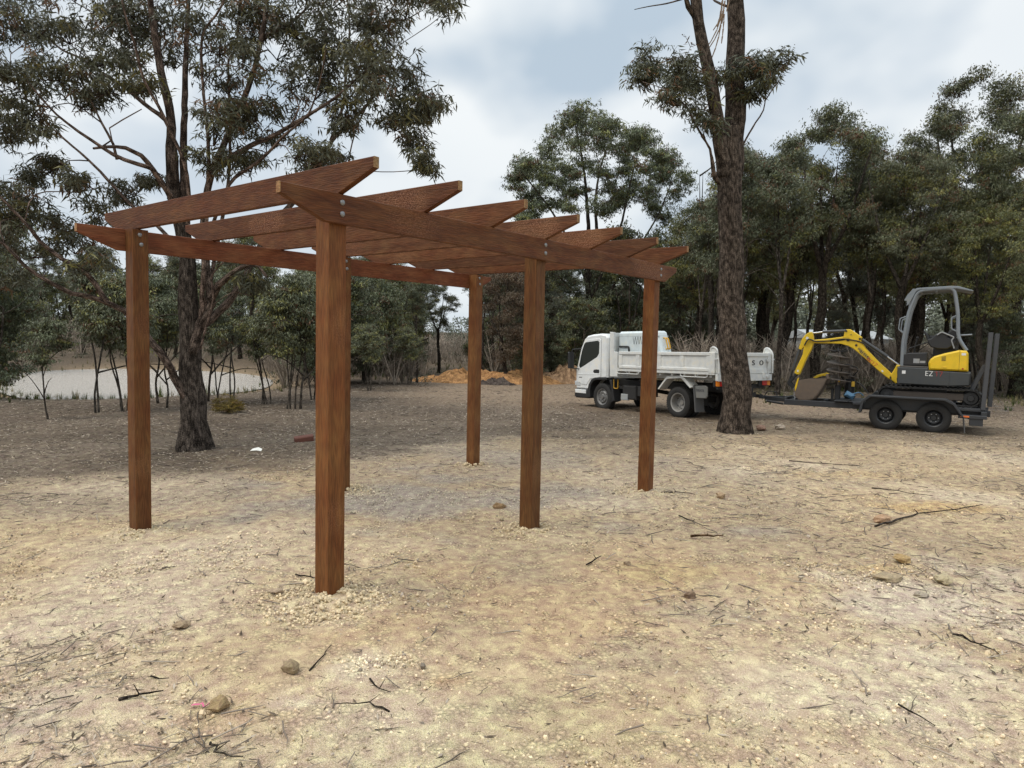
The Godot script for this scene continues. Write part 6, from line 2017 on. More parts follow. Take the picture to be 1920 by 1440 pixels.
func make_middle_tree() -> void:
	var r := RandomNumberGenerator.new()
	r.seed = 503
	var t := Growth.new()
	t.wood = Build.new()
	var spec := {"rough": Color(0.24, 0.2, 0.165), "pale": Color(0.45, 0.39, 0.32), "sprays": 42, "branch": 0.006, "leaf": Color(0.125, 0.148, 0.085), "fresh": 0.15}
	var limbs := [
		[PackedVector3Array([Vector3(-0.72, -0.12, 0.00), Vector3(-0.71, 1.34, 0.00), Vector3(-0.83, 2.92, 0.00), Vector3(-0.93, 4.49, 0.00), Vector3(-1.03, 5.54, 0.00)]), 0.239, 0.119, 10],
		[PackedVector3Array([Vector3(-0.83, 3.97, 0.00), Vector3(-1.32, 5.50, 0.30), Vector3(-2.17, 6.99, 0.60), Vector3(-2.98, 8.19, 0.90), Vector3(-3.78, 9.11, 1.20), Vector3(-4.43, 9.78, 1.50)]), 0.096, 0.025, 6],
		[PackedVector3Array([Vector3(-1.03, 5.41, 0.00), Vector3(-0.97, 7.10, 0.00), Vector3(-1.11, 8.65, 0.00), Vector3(-1.29, 10.19, 0.00), Vector3(-1.59, 11.72, 0.00), Vector3(-1.87, 12.61, 0.00)]), 0.127, 0.027, 7],
		[PackedVector3Array([Vector3(-0.89, 5.02, 0.00), Vector3(-0.57, 7.15, -0.25), Vector3(-0.64, 8.76, -0.50), Vector3(-0.42, 10.39, -0.75), Vector3(-0.02, 11.77, -1.00)]), 0.111, 0.027, 7],
		[PackedVector3Array([Vector3(-0.73, 3.97, 0.00), Vector3(-0.01, 6.06, 0.14), Vector3(0.57, 7.61, 0.28), Vector3(0.89, 9.37, 0.42), Vector3(1.21, 10.87, 0.56), Vector3(1.29, 11.58, 0.70)]), 0.096, 0.026, 6],
		[PackedVector3Array([Vector3(-0.65, 2.92, 0.00), Vector3(0.61, 5.08, -0.30), Vector3(1.67, 6.71, -0.60), Vector3(2.62, 8.37, -0.90), Vector3(3.30, 10.04, -1.20)]), 0.080, 0.027, 6],
		[PackedVector3Array([Vector3(-0.93, 1.86, 0.00), Vector3(-2.01, 2.90, -0.20), Vector3(-2.80, 3.16, -0.40), Vector3(-3.61, 3.95, -0.60), Vector3(-4.03, 5.03, -0.80)]), 0.080, 0.027, 6],
		[PackedVector3Array([Vector3(-0.74, 2.39, 0.00), Vector3(-1.42, 3.94, 0.33), Vector3(-2.38, 4.93, 0.67), Vector3(-3.18, 5.39, 1.00)]), 0.064, 0.021, 5],
	]
	var clusters := [
		[Vector3(-1.41, 13.80, -2.99), Vector3(0.58, 0.51, 0.58), 0.50],
		[Vector3(-1.84, 12.17, 2.27), Vector3(0.72, 0.50, 0.72), 1.00],
		[Vector3(-0.84, 12.18, 0.54), Vector3(0.52, 0.46, 0.52), 0.50],
		[Vector3(-0.51, 13.61, -2.93), Vector3(0.83, 0.58, 0.83), 1.00],
		[Vector3(-0.29, 12.13, 0.54), Vector3(0.50, 0.43, 0.50), 0.50],
		[Vector3(-0.55, 11.48, 2.78), Vector3(0.67, 0.46, 0.67), 1.00],
		[Vector3(-0.93, 12.75, -2.34), Vector3(0.54, 0.47, 0.54), 0.40],
		[Vector3(-0.88, 12.68, -1.99), Vector3(0.77, 0.53, 0.77), 0.80],
		[Vector3(-2.16, 12.01, 1.47), Vector3(0.43, 0.38, 0.43), 0.40],
		[Vector3(-2.16, 11.88, 1.55), Vector3(0.62, 0.43, 0.62), 0.80],
		[Vector3(-1.60, 12.14, -2.22), Vector3(0.54, 0.47, 0.54), 0.35],
		[Vector3(-1.67, 10.95, 2.15), Vector3(0.68, 0.47, 0.68), 0.70],
		[Vector3(-3.02, 11.43, -0.39), Vector3(0.51, 0.45, 0.51), 0.50],
		[Vector3(-2.42, 12.63, -2.94), Vector3(0.79, 0.55, 0.79), 1.00],
		[Vector3(-2.96, 10.97, -0.92), Vector3(0.49, 0.43, 0.49), 0.45],
		[Vector3(-2.83, 11.65, -1.75), Vector3(0.72, 0.50, 0.72), 0.90],
		[Vector3(-0.70, 10.84, 2.44), Vector3(0.47, 0.41, 0.47), 0.45],
		[Vector3(-0.86, 11.21, 1.73), Vector3(0.69, 0.48, 0.69), 0.90],
		[Vector3(0.94, 11.82, -2.55), Vector3(0.48, 0.42, 0.48), 0.40],
		[Vector3(0.03, 11.30, 0.98), Vector3(0.63, 0.44, 0.63), 0.80],
		[Vector3(1.15, 11.86, -0.85), Vector3(0.46, 0.40, 0.46), 0.50],
		[Vector3(1.14, 12.54, -1.89), Vector3(0.68, 0.47, 0.68), 1.00],
		[Vector3(1.62, 12.11, -1.12), Vector3(0.49, 0.43, 0.49), 0.50],
		[Vector3(1.15, 11.67, 1.39), Vector3(0.66, 0.46, 0.66), 1.00],
		[Vector3(1.89, 10.59, 2.55), Vector3(0.44, 0.39, 0.44), 0.50],
		[Vector3(2.48, 12.55, -2.83), Vector3(0.74, 0.51, 0.74), 1.00],
		[Vector3(1.38, 10.51, 2.73), Vector3(0.41, 0.36, 0.41), 0.40],
		[Vector3(1.82, 12.20, -2.39), Vector3(0.69, 0.48, 0.69), 0.80],
		[Vector3(2.49, 10.71, -1.00), Vector3(0.49, 0.43, 0.49), 0.50],
		[Vector3(2.11, 10.26, 2.64), Vector3(0.63, 0.44, 0.63), 1.00],
		[Vector3(2.84, 10.38, -0.42), Vector3(0.43, 0.37, 0.43), 0.45],
		[Vector3(3.41, 10.92, -1.48), Vector3(0.63, 0.44, 0.63), 0.90],
		[Vector3(2.79, 9.32, 2.98), Vector3(0.38, 0.34, 0.38), 0.35],
		[Vector3(3.59, 10.60, -2.53), Vector3(0.65, 0.45, 0.65), 0.70],
		[Vector3(2.61, 8.69, 2.30), Vector3(0.37, 0.32, 0.37), 0.30],
		[Vector3(4.04, 10.03, -1.86), Vector3(0.59, 0.41, 0.59), 0.60],
		[Vector3(2.63, 10.32, -0.30), Vector3(0.45, 0.40, 0.45), 0.25],
		[Vector3(2.70, 11.25, -2.27), Vector3(0.69, 0.48, 0.69), 0.50],
		[Vector3(1.79, 9.33, 1.02), Vector3(0.44, 0.38, 0.44), 0.30],
		[Vector3(2.75, 10.40, -2.35), Vector3(0.69, 0.48, 0.69), 0.60],
		[Vector3(1.96, 10.33, -0.16), Vector3(0.45, 0.39, 0.45), 0.25],
		[Vector3(1.14, 9.76, 2.84), Vector3(0.59, 0.41, 0.59), 0.50],
		[Vector3(1.12, 9.44, 0.07), Vector3(0.45, 0.39, 0.45), 0.30],
		[Vector3(1.99, 10.21, -2.19), Vector3(0.68, 0.48, 0.68), 0.60],
		[Vector3(0.72, 10.75, 0.82), Vector3(0.44, 0.38, 0.44), 0.30],
		[Vector3(0.98, 11.33, -1.61), Vector3(0.67, 0.47, 0.67), 0.60],
		[Vector3(1.02, 10.65, -2.03), Vector3(0.41, 0.36, 0.41), 0.20],
		[Vector3(0.99, 10.49, -1.97), Vector3(0.60, 0.41, 0.60), 0.40],
		[Vector3(0.53, 9.06, 0.71), Vector3(0.44, 0.38, 0.44), 0.25],
		[Vector3(1.34, 9.80, -1.72), Vector3(0.68, 0.47, 0.68), 0.50],
		[Vector3(1.69, 8.94, 0.08), Vector3(0.45, 0.39, 0.45), 0.30],
		[Vector3(2.42, 9.54, -2.80), Vector3(0.70, 0.48, 0.70), 0.60],
		[Vector3(2.11, 8.91, -0.73), Vector3(0.46, 0.40, 0.46), 0.40],
		[Vector3(2.85, 9.16, -2.31), Vector3(0.69, 0.48, 0.69), 0.80],
		[Vector3(3.15, 8.33, -2.15), Vector3(0.42, 0.36, 0.42), 0.35],
		[Vector3(3.03, 8.40, -1.66), Vector3(0.59, 0.41, 0.59), 0.70],
		[Vector3(-3.07, 9.32, 1.82), Vector3(0.53, 0.46, 0.53), 0.50],
		[Vector3(-2.62, 9.89, 1.19), Vector3(0.78, 0.54, 0.78), 1.00],
		[Vector3(-2.50, 9.96, -1.79), Vector3(0.47, 0.41, 0.47), 0.40],
		[Vector3(-3.04, 9.24, 2.00), Vector3(0.61, 0.42, 0.61), 0.80],
		[Vector3(-1.79, 9.52, 2.10), Vector3(0.37, 0.32, 0.37), 0.35],
		[Vector3(-1.99, 9.97, 0.03), Vector3(0.56, 0.39, 0.56), 0.70],
		[Vector3(-2.12, 9.66, -2.42), Vector3(0.48, 0.42, 0.48), 0.25],
		[Vector3(-2.02, 9.64, -1.26), Vector3(0.67, 0.46, 0.67), 0.50],
		[Vector3(-2.05, 9.22, -0.27), Vector3(0.40, 0.35, 0.40), 0.20],
		[Vector3(-1.57, 9.23, 0.08), Vector3(0.56, 0.39, 0.56), 0.40],
		[Vector3(-3.90, 9.76, 2.55), Vector3(0.44, 0.39, 0.44), 0.50],
		[Vector3(-4.09, 10.17, 1.53), Vector3(0.65, 0.46, 0.65), 1.00],
		[Vector3(-4.02, 10.35, -1.60), Vector3(0.47, 0.41, 0.47), 0.50],
		[Vector3(-4.39, 10.76, -2.91), Vector3(0.70, 0.49, 0.70), 1.00],
		[Vector3(-4.53, 9.43, -0.66), Vector3(0.40, 0.35, 0.40), 0.40],
		[Vector3(-4.67, 9.34, 1.12), Vector3(0.55, 0.38, 0.55), 0.80],
		[Vector3(-3.27, 10.50, -2.47), Vector3(0.42, 0.37, 0.42), 0.30],
		[Vector3(-3.81, 9.81, 1.17), Vector3(0.54, 0.38, 0.54), 0.60],
		[Vector3(-3.70, 8.89, -0.68), Vector3(0.46, 0.40, 0.46), 0.30],
		[Vector3(-4.11, 9.05, 0.35), Vector3(0.64, 0.44, 0.64), 0.60],
		[Vector3(-3.94, 8.73, 0.83), Vector3(0.38, 0.33, 0.38), 0.25],
		[Vector3(-3.53, 9.48, -0.97), Vector3(0.58, 0.40, 0.58), 0.50],
		[Vector3(-3.90, 8.12, 2.14), Vector3(0.42, 0.37, 0.42), 0.30],
		[Vector3(-3.41, 8.81, -1.85), Vector3(0.68, 0.47, 0.68), 0.60],
		[Vector3(-4.08, 7.46, 0.77), Vector3(0.38, 0.34, 0.38), 0.35],
		[Vector3(-3.73, 8.12, -0.46), Vector3(0.57, 0.40, 0.57), 0.70],
		[Vector3(-4.39, 7.41, 2.44), Vector3(0.31, 0.27, 0.31), 0.20],
		[Vector3(-4.23, 7.99, 0.58), Vector3(0.48, 0.33, 0.48), 0.40],
		[Vector3(-2.20, 8.82, -0.93), Vector3(0.40, 0.35, 0.40), 0.25],
		[Vector3(-2.77, 8.41, 1.04), Vector3(0.55, 0.38, 0.55), 0.50],
		[Vector3(-2.36, 7.92, 2.88), Vector3(0.36, 0.31, 0.36), 0.20],
		[Vector3(-1.75, 8.85, -2.70), Vector3(0.61, 0.42, 0.61), 0.40],
		[Vector3(0.71, 9.34, -1.84), Vector3(0.41, 0.36, 0.41), 0.20],
		[Vector3(0.46, 9.93, -2.72), Vector3(0.61, 0.42, 0.61), 0.40],
		[Vector3(-0.30, 8.27, 0.03), Vector3(0.39, 0.34, 0.39), 0.20],
		[Vector3(0.11, 8.61, -0.44), Vector3(0.57, 0.40, 0.57), 0.40],
		[Vector3(-0.05, 8.82, -2.81), Vector3(0.36, 0.32, 0.36), 0.15],
		[Vector3(-1.10, 8.20, 2.30), Vector3(0.45, 0.31, 0.45), 0.30],
		[Vector3(-0.29, 10.47, -1.47), Vector3(0.47, 0.41, 0.47), 0.25],
		[Vector3(-0.55, 10.59, -0.71), Vector3(0.66, 0.46, 0.66), 0.50],
		[Vector3(-0.78, 11.19, -2.57), Vector3(0.48, 0.42, 0.48), 0.25],
		[Vector3(-1.44, 10.46, 0.56), Vector3(0.63, 0.44, 0.63), 0.50],
		[Vector3(0.07, 9.85, -1.22), Vector3(0.41, 0.36, 0.41), 0.20],
		[Vector3(-0.34, 9.75, 1.14), Vector3(0.55, 0.38, 0.55), 0.40],
		[Vector3(0.49, 8.88, -0.76), Vector3(0.34, 0.30, 0.34), 0.20],
		[Vector3(1.11, 9.40, -2.98), Vector3(0.52, 0.36, 0.52), 0.40],
	]
	for l in limbs:
		limb(t, l[0], l[1], l[2], spec, l[3], r)
	leafy(t, clusters, spec, r)
	var o := plant_from("gum_tree", t, spec, sprig(73, 38, 0.3, 0.14, 0.036, false), r, Transform3D(Basis(), Vector3(4.6, -0.22, -35.0)))
	tag(o, "tall domed gum tree with airy crown behind the pergola's right end and truck", "tree")

var kinds := []
var planted := []

func add_kind(words: String, sd: int, spec: Dictionary, leaf_mesh: Mesh) -> void:
	var r := RandomNumberGenerator.new()
	r.seed = sd
	var t := grown_tree(sd, spec)
	var mm := MultiMesh.new()
	mm.transform_format = MultiMesh.TRANSFORM_3D
	mm.use_colors = true
	mm.mesh = leaf_mesh
	mm.instance_count = t.twigs.size()
	var tint := foliage_tints(t, spec.get("leaf", Color(0.075, 0.095, 0.05)), r, spec.get("fresh", 0.1))
	for i in t.twigs.size():
		mm.set_instance_transform(i, t.twigs[i])
		mm.set_instance_color(i, tint[i])
	kinds.append({"words": words, "h": spec.h, "wood": t.wood.mesh(), "crown": mm})

func plant(kind: int, x: float, z: float, h: float, turn: float, label := "", called := "gum_tree", category := "tree", row := "") -> void:
	var k: Dictionary = kinds[kind]
	var s: float = h / k.h
	var o := thing(called, label, category, Transform3D(Basis(Vector3.UP, turn).scaled(Vector3.ONE * s), Vector3(x, ground(x, z), z)), "gum trees of the bush" if category == "tree" else "saplings round the pond and clearing")
	obj("trunk", k.wood, mats["bark"], o)
	var c := MultiMeshInstance3D.new()
	c.name = "crown"
	c.multimesh = k.crown
	c.material_override = mats["leaf"]
	c.set_meta("kind", "stuff")
	o.add_child(c, true)
	if label == "":
		planted.append({"o": o, "px": 960.0 + 1319.0 * x / -z, "d": -z, "words": k.words, "row": row})

func name_planted() -> void:
	# say of each tree what kind it is, in which row it stands and behind what; count those that share all that
	var same := {}
	for p in planted:
		var px: float = p.px
		var behind := "beyond the ramps"
		for b in [[20, "at picture's left edge"], [230, "beyond the pond's left half"], [480, "beyond the pond's right half"], [660, "left of the nearest post"], [870, "left of the rear post"], [1060, "behind the orange dirt mounds"], [1200, "behind the truck cab"], [1345, "behind the truck tray"], [1420, "behind the huge trunk"], [1590, "behind the excavator boom"], [1700, "left of the excavator canopy"], [1820, "behind the excavator canopy"]]:
			if px < b[0]:
				behind = b[1]
				break
		var row: String = p.row if p.row else ("in front row" if p.d < 33 else ("in second row" if p.d < 43 else "far back"))
		var l: String = "%s %s %s" % [p.words, row, behind]
		if not same.has(l):
			same[l] = []
		same[l].append(p)
	var nth := ["leftmost", "second from left", "third from left", "fourth from left", "fifth from left", "sixth from left"]
	for l in same:
		var a: Array = same[l]
		a.sort_custom(func(x, y): return x.px < y.px)
		for i in a.size():
			a[i].o.set_meta("label", l if a.size() == 1 else "%s, %s" % [l, nth[mini(i, 5)]])

func make_bush() -> void:
	rng.seed = 61
	var far_leaf := sprig(74, 42, 0.34, 0.125, 0.034, false)
	var mid_leaf := sprig(75, 33, 0.2, 0.085, 0.022, false)
	var dark := {"rough": Color(0.24, 0.20, 0.165), "pale": Color(0.44, 0.38, 0.32)}
	add_kind("spreading gum tree", 301, {"h": 11.0, "wide": 2.5, "low": 0.56, "clusters": 42, "sprays": 14, "clump": 0.52, "leaf": Color(0.112, 0.127, 0.07)}.merged(dark), far_leaf)
	add_kind("tall narrow gum tree", 302, {"h": 11.0, "wide": 1.6, "low": 0.54, "clusters": 36, "sprays": 13, "clump": 0.48, "leaf": Color(0.105, 0.116, 0.067)}.merged(dark), far_leaf)
	add_kind("dense olive gum tree", 303, {"h": 9.5, "wide": 2.2, "low": 0.45, "clusters": 42, "sprays": 16, "clump": 0.55, "leaf": Color(0.135, 0.148, 0.07), "fresh": 0.25}.merged(dark), far_leaf)
	add_kind("pale-limbed gum tree", 304, {"h": 12.0, "wide": 2.6, "low": 0.52, "clusters": 42, "sprays": 14, "clump": 0.5, "leaf": Color(0.118, 0.13, 0.077), "rough": Color(0.2, 0.17, 0.14), "pale": Color(0.55, 0.49, 0.42), "smooth_from": 0.14, "smooth_to": 0.06}, far_leaf)
	add_kind("sparse grey gum tree", 305, {"h": 8.0, "wide": 1.7, "low": 0.34, "clusters": 36, "sprays": 10, "clump": 0.45, "stems": 2, "dead": 12, "leaf": Color(0.125, 0.135, 0.098)}.merged(dark), far_leaf)
	add_kind("rusty brown gum tree", 306, {"h": 7.0, "wide": 1.6, "low": 0.25, "clusters": 34, "sprays": 11, "clump": 0.45, "dead": 12, "leaf": Color(0.145, 0.112, 0.076), "fresh": 0.0}.merged(dark), far_leaf)
	add_kind("low bushy gum tree", 307, {"h": 5.0, "wide": 1.6, "low": 0.16, "clusters": 40, "sprays": 13, "clump": 0.4, "stems": 3, "girth": 0.07, "leaf": Color(0.13, 0.15, 0.09)}.merged(dark), far_leaf)
	# young trees
	add_kind("slim sapling", 308, {"h": 3.0, "wide": 0.42, "low": 0.6, "clusters": 12, "sprays": 10, "clump": 0.24, "girth": 0.025, "dead": 3, "leaf": Color(0.135, 0.152, 0.09)}.merged(dark), mid_leaf)
	add_kind("many-stemmed sapling", 309, {"h": 3.0, "wide": 0.75, "low": 0.5, "clusters": 22, "sprays": 11, "clump": 0.28, "stems": 4, "girth": 0.035, "dead": 5, "leaf": Color(0.15, 0.165, 0.1), "fresh": 0.2}.merged(dark), mid_leaf)
	add_kind("white-stemmed sapling", 310, {"h": 3.2, "wide": 0.45, "low": 0.55, "clusters": 10, "sprays": 10, "clump": 0.26, "stems": 2, "girth": 0.04, "dead": 6, "rough": Color(0.36, 0.32, 0.27), "pale": Color(0.45, 0.41, 0.36), "leaf": Color(0.135, 0.15, 0.095)}, mid_leaf)
	add_kind("bare-trunked slender gum tree", 311, {"h": 9.0, "wide": 0.9, "low": 0.66, "clusters": 16, "sprays": 16, "clump": 0.5, "girth": 0.10, "dead": 12, "rough": Color(0.30, 0.25, 0.21), "pale": Color(0.5, 0.44, 0.38), "leaf": Color(0.12, 0.138, 0.085)}, far_leaf)
	# the trees that stand out
	var key := [
		[0, 1528, 27.5, 10.6, 0.4, "tall round-crowned gum tree just right of the huge trunk"],
		[2, 1455, 29.0, 9.4, 1.3, "dense gum tree touching the right side of the huge trunk"],
		[1, 1618, 33.0, 11.0, 2.0, "slim gum tree with a tufted top above the excavator boom"],
		[3, 1795, 29.0, 12.6, 5.1, "tallest gum tree at right, pale forked limbs above the excavator canopy"],
		[0, 1905, 26.0, 10.4, 3.3, "leafy gum tree at the picture's right edge above the ramps"],
		[2, 1700, 27.0, 8.6, 0.9, "dense olive gum tree left above the excavator canopy"],
		[2, 1850, 24.5, 6.6, 4.0, "lower dense gum tree right above the excavator canopy"],
		[2, 1300, 33.0, 8.2, 2.6, "olive gum tree between the pergola's right end and the huge trunk"],
		[1, 1425, 38.0, 9.5, 1.1, "dark gum tree seen just behind the huge trunk's right side"],
		[3, 822, 38.0, 4.9, 2.2, "lone gum tree with white leaning stem before the gap of sky"],
		[5, 950, 30.0, 5.2, 0.6, "rusty gum tree right of the rear middle post over the mounds"],
		[4, 1010, 33.0, 6.4, 3.0, "grey bare-limbed gum tree left of the truck cab"],
	]
	for k in key:
		var x: float = (k[1] - 960.0) * k[2] / 1319.0
		plant(k[0], x, -k[2], k[3], k[4], k[5])
	# a dead grey tree beside the huge trunk
	var dead := Growth.new()
	dead.wood = Build.new()
	var dspec := {"rough": Color(0.30, 0.27, 0.235), "pale": Color(0.42, 0.39, 0.35)}
	var dr := RandomNumberGenerator.new()
	dr.seed = 77
	limb(dead, PackedVector3Array([Vector3(0, -0.2, 0), Vector3(0.1, 3, 0), Vector3(-0.05, 6, 0.1), Vector3(0.05, 8.2, 0)]), 0.16, 0.05, dspec, 8, dr, 1.0, 0.3)
	for i in 12:
		var a := dead.nodes[int(dead.nodes.size() * (0.45 + 0.04 * i))]
		var d := Vector3(dr.randf_range(-1, 1), dr.randf_range(0.8, 1.6), dr.randf_range(-1, 1)).normalized() * dr.randf_range(1.0, 2.6)
		limb(dead, PackedVector3Array([a, a + d * 0.4 + Vector3(d.x, 0, d.z) * 0.2, a + d]), 0.045, 0.008, dspec, 5, dr)
	var dt := plant_from("dead_tree", dead, dspec, far_leaf, dr, Transform3D(Basis(), Vector3(8.6, -0.22, -31.0)))
	tag(dt, "leafless pale grey dead tree rising left of the huge trunk", "dead tree")
	# rows of trees: picture column from and to, depth from and to, how many, height from and to, kinds
	var taken := []
	for k in key:
		taken.append(Vector2((k[1] - 960.0) * k[2] / 1319.0, k[2]))
	taken.append(Vector2(4.6, 35.0))
	taken.append(Vector2(8.6, 31.0))
	var zones := [
		[1290, 1990, 25, 33, 6, 6.5, 9.5, [0, 1, 2, 3, 4]], [1270, 1980, 33, 44, 9, 7.5, 11.0, [0, 1, 2, 3, 4]], [1250, 1960, 44, 62, 8, 8.0, 12.0, [0, 1, 2, 3]],
		[900, 1290, 33, 44, 8, 4.5, 7.5, [1, 2, 4, 6]], [890, 1290, 44, 62, 10, 5.5, 8.5, [0, 1, 2, 4]],
		[480, 800, 27, 36, 7, 3.8, 5.6, [2, 4, 6, 6]], [470, 800, 36, 52, 9, 5.0, 7.6, [0, 1, 2, 4]],
		[270, 480, 41, 56, 7, 6.0, 8.6, [0, 1, 2, 4]], [-80, 280, 44, 58, 8, 5.5, 8.5, [0, 1, 2, 4]], [-120, 40, 25, 44, 4, 5.0, 8.0, [1, 2, 4, 6]],
		[1320, 1950, 24.5, 30, 4, 2.6, 4.0, [6, 4]], [1290, 1960, 23.5, 36, 16, 6.5, 9.5, [10]], [900, 1290, 33, 42, 6, 5.0, 6.5, [10]], [480, 800, 28, 40, 6, 4.0, 5.5, [10]], [900, 1100, 30, 40, 7, 2.5, 3.8, [6]],
	]
	for zn in zones:
		var put := 0
		for tries in 600:
			if put >= zn[4]:
				break
			var px := rng.randf_range(zn[0], zn[1])
			var d := rng.randf_range(zn[2], zn[3])
			var x := (px - 960.0) * d / 1319.0
			if (px > 805 and px < 895) or pond_distance(x, -d) < 1.5:
				continue
			var free := true
			for q in taken:
				if q.distance_to(Vector2(x, d)) < 1.25:
					free = false
			if not free:
				continue
			put += 1
			taken.append(Vector2(x, d))
			plant(zn[7][rng.randi() % zn[7].size()], x, -d, rng.randf_range(zn[5], zn[6]), rng.randf() * TAU)
	# saplings before and around the pond, and along the edge of the clearing
	var young := [
		[-9.53, -14.43, 2.1, 7, "dark-stemmed sapling alone on the left shore of the pond"], [-9.47, -15.85, 3.2, 9, "white twin-stemmed sapling against the bright pond"],
		[-8.85, -15.93, 3.0, 8, "dark many-stemmed sapling just left of the far left post"], [-9.04, -17.94, 3.3, 7, "thin sapling right of the far left post before the pond"],
		[-8.33, -16.91, 2.7, 7, "leaning dark sapling between the far left post and the big tree"], [-8.22, -18.91, 3.6, 7, "straight dark sapling just right of the big left tree's trunk"],
		[-7.66, -18.05, 2.6, 9, "pale thin sapling before the pond's brown end"], [-7.82, -19.71, 3.0, 9, "pale sapling farther off before the pond's brown end"],
		[-6.45, -18.45, 2.7, 8, "bushy many-stemmed sapling at the pond's right end"], [-5.55, -17.38, 2.9, 8, "leafy sapling with leaning stems left of the nearest post"],
		[-5.27, -17.43, 3.4, 7, "slim sapling close against the nearest post's left side"], [-5.66, -19.87, 3.3, 8, "leafy sapling behind the leaning stems left of the nearest post"],
		[-4.93, -24.02, 2.2, 8, "bushy sapling alone right of the nearest post"], [-4.07, -27.49, 2.2, 8, "low bushy sapling at the left end of the dirt mounds"],
		[-6.6, -25.5, 4.4, 6, "broad leafy gum close behind the nearest post"], [-5.9, -28.0, 4.6, 6, "leafy gum right of the nearest post above the bushy sapling"],
		[-13.9, -18.6, 3.8, 6, "broad leafy gum at the picture's left edge before the pond"],
		[-15.3, -20.6, 5.2, 6, "big leafy gum at the picture's left edge by the pond"],
	]
	for y in young:
		plant(y[3], y[0], y[1], y[2], rng.randf() * TAU, y[4], "sapling" if y[3] != 6 else "gum_tree", "sapling" if y[3] != 6 else "tree")
		
	name_planted()
	# low orange-green shrub on the litter
	var sh := Growth.new()
	sh.wood = Build.new()
	var sr := RandomNumberGenerator.new()
	sr.seed = 91
	for i in 230:
		var a := sr.randf() * TAU
		var r := sqrt(sr.randf()) * 0.33
		sh.twigs.append(Transform3D(Basis.from_euler(Vector3(sr.randf_range(-0.4, 0.4), sr.randf() * TAU, 0)).scaled(Vector3.ONE * 0.42), Vector3(cos(a) * r, 0.05 + (0.30 - r * 0.35) * sr.randf() * (1.0 + 0.4 * sin(a * 3.0)), sin(a) * r)))
	for i in 20:
		var a := sr.randf() * TAU
		sh.wood.col = Color(0.2, 0.14, 0.09)
		sh.wood.tube(PackedVector3Array([Vector3.ZERO, Vector3(cos(a) * 0.2, 0.16, sin(a) * 0.2)]), PackedFloat32Array([0.008, 0.003]), 4, false)
	var bush := plant_from("shrub", sh, {"leaf": Color(0.15, 0.115, 0.03), "fresh": 0.3, "stem_name": "stems"}, mid_leaf, sr, Transform3D(Basis(), Vector3(-6.44, ground(-6.44, -15.9), -15.9)))
	tag(bush, "low rounded orange-green shrub on the litter right of the big left tree", "shrub")
	# dry scrub and low green growth beneath the trees
	var scrub := []
	var green := []
	var green_tint := PackedColorArray()
	for i in 3000:
		var px := rng.randf_range(-100, 2020)
		var d := rng.randf_range(22, 62)
		var x := (px - 960.0) * d / 1319.0
		var from := 26.0 if px > 1280 else (33.0 if px > 860 else (27.0 if px > 480 else 43.0))
		if d < from or (px > 800 and px < 900 and d < 45) or pond_distance(x, -d) < 1.0:
			continue
		var b := Basis(Vector3.UP, rng.randf() * TAU)
		if i % 3 < 2:
			scrub.append(Transform3D(b.scaled(Vector3.ONE * rng.randf_range(0.5, 1.5)), Vector3(x, ground(x, -d), -d)))
		else:
			for j in 2:
				var s := rng.randf_range(0.7, 1.5)
				green.append(Transform3D(Basis.from_euler(Vector3(rng.randf_range(-0.4, 0.4), rng.randf() * TAU, 0)).scaled(Vector3.ONE * s), Vector3(x + rng.randfn() * 0.4, ground(x, -d) + pow(rng.randf(), 2.0) * 1.5 + 0.1, -d + rng.randfn() * 0.3)))
				var l := rng.randf_range(0.5, 1.2)
				green_tint.append((Color(0.125, 0.13, 0.085) if rng.randf() < 0.6 else Color(0.19, 0.155, 0.11)) * l)
	tag(scatter("dry_scrub", scrub_mesh(5), mats["dry"], scrub, PackedColorArray()), "leafless dry scrub filling the ground between the bush trees", "scrub")
	tag(scatter("undergrowth", far_leaf, mats["leaf"], green, green_tint), "low leafy undergrowth between the bush trees", "undergrowth")
	# the wood goes on behind
	var fb := Build.new()
	var fr := RandomNumberGenerator.new()
	fr.seed = 97
	fb.col = Color(0.12, 0.10, 0.085)
	fb.tube(PackedVector3Array([Vector3.ZERO, Vector3(0.1, 2.5, 0), Vector3(0, 6, 0.1)]), PackedFloat32Array([0.14, 0.11, 0.04]), 5, false)
	for i in 900:
		var g := fr.randf_range(0.5, 1.3)
		fb.col = Color(0.17 * g, 0.185 * g, 0.14 * g)
		var k := fr.randf()
		var y := 1.6 + 6.2 * k
		var rr := (0.8 + 1.6 * sin(k * 2.6)) * sqrt(fr.randf())
		var a := fr.randf() * TAU
		var p := Vector3(cos(a) * rr, y, sin(a) * rr)
		var d1 := Vector3(fr.randf_range(-1, 1), fr.randf_range(-1, 0.3), fr.randf_range(-1, 1)).normalized() * fr.randf_range(0.25, 0.5)
		var d2 := d1.cross(Vector3(fr.randf_range(-1, 1), fr.randf_range(-1, 1), fr.randf_range(-1, 1))).normalized() * 0.13
		fb.tri(p, p + d1 * 0.5 + d2, p + d1)
		fb.tri(p, p + d1, p + d1 * 0.5 - d2)
	var far := []
	for i in 300:
		var px := rng.randf_range(-350, 2270)
		var d := rng.randf_range(62, 130)
		var x := (px - 960.0) * d / 1319.0
		var s := rng.randf_range(0.55, 1.05)
		if px > 800 and px < 900:
			s *= 0.55
		far.append(Transform3D(Basis(Vector3.UP, rng.randf() * TAU).scaled(Vector3(s, s * rng.randf_range(0.9, 1.15), s)), Vector3(x, ground(x, -d), -d)))
	tag(scatter("far_woods", fb.mesh(), mats["dry"], far, PackedColorArray()), "far-off gum woodland closing the view behind the bush", "woodland")

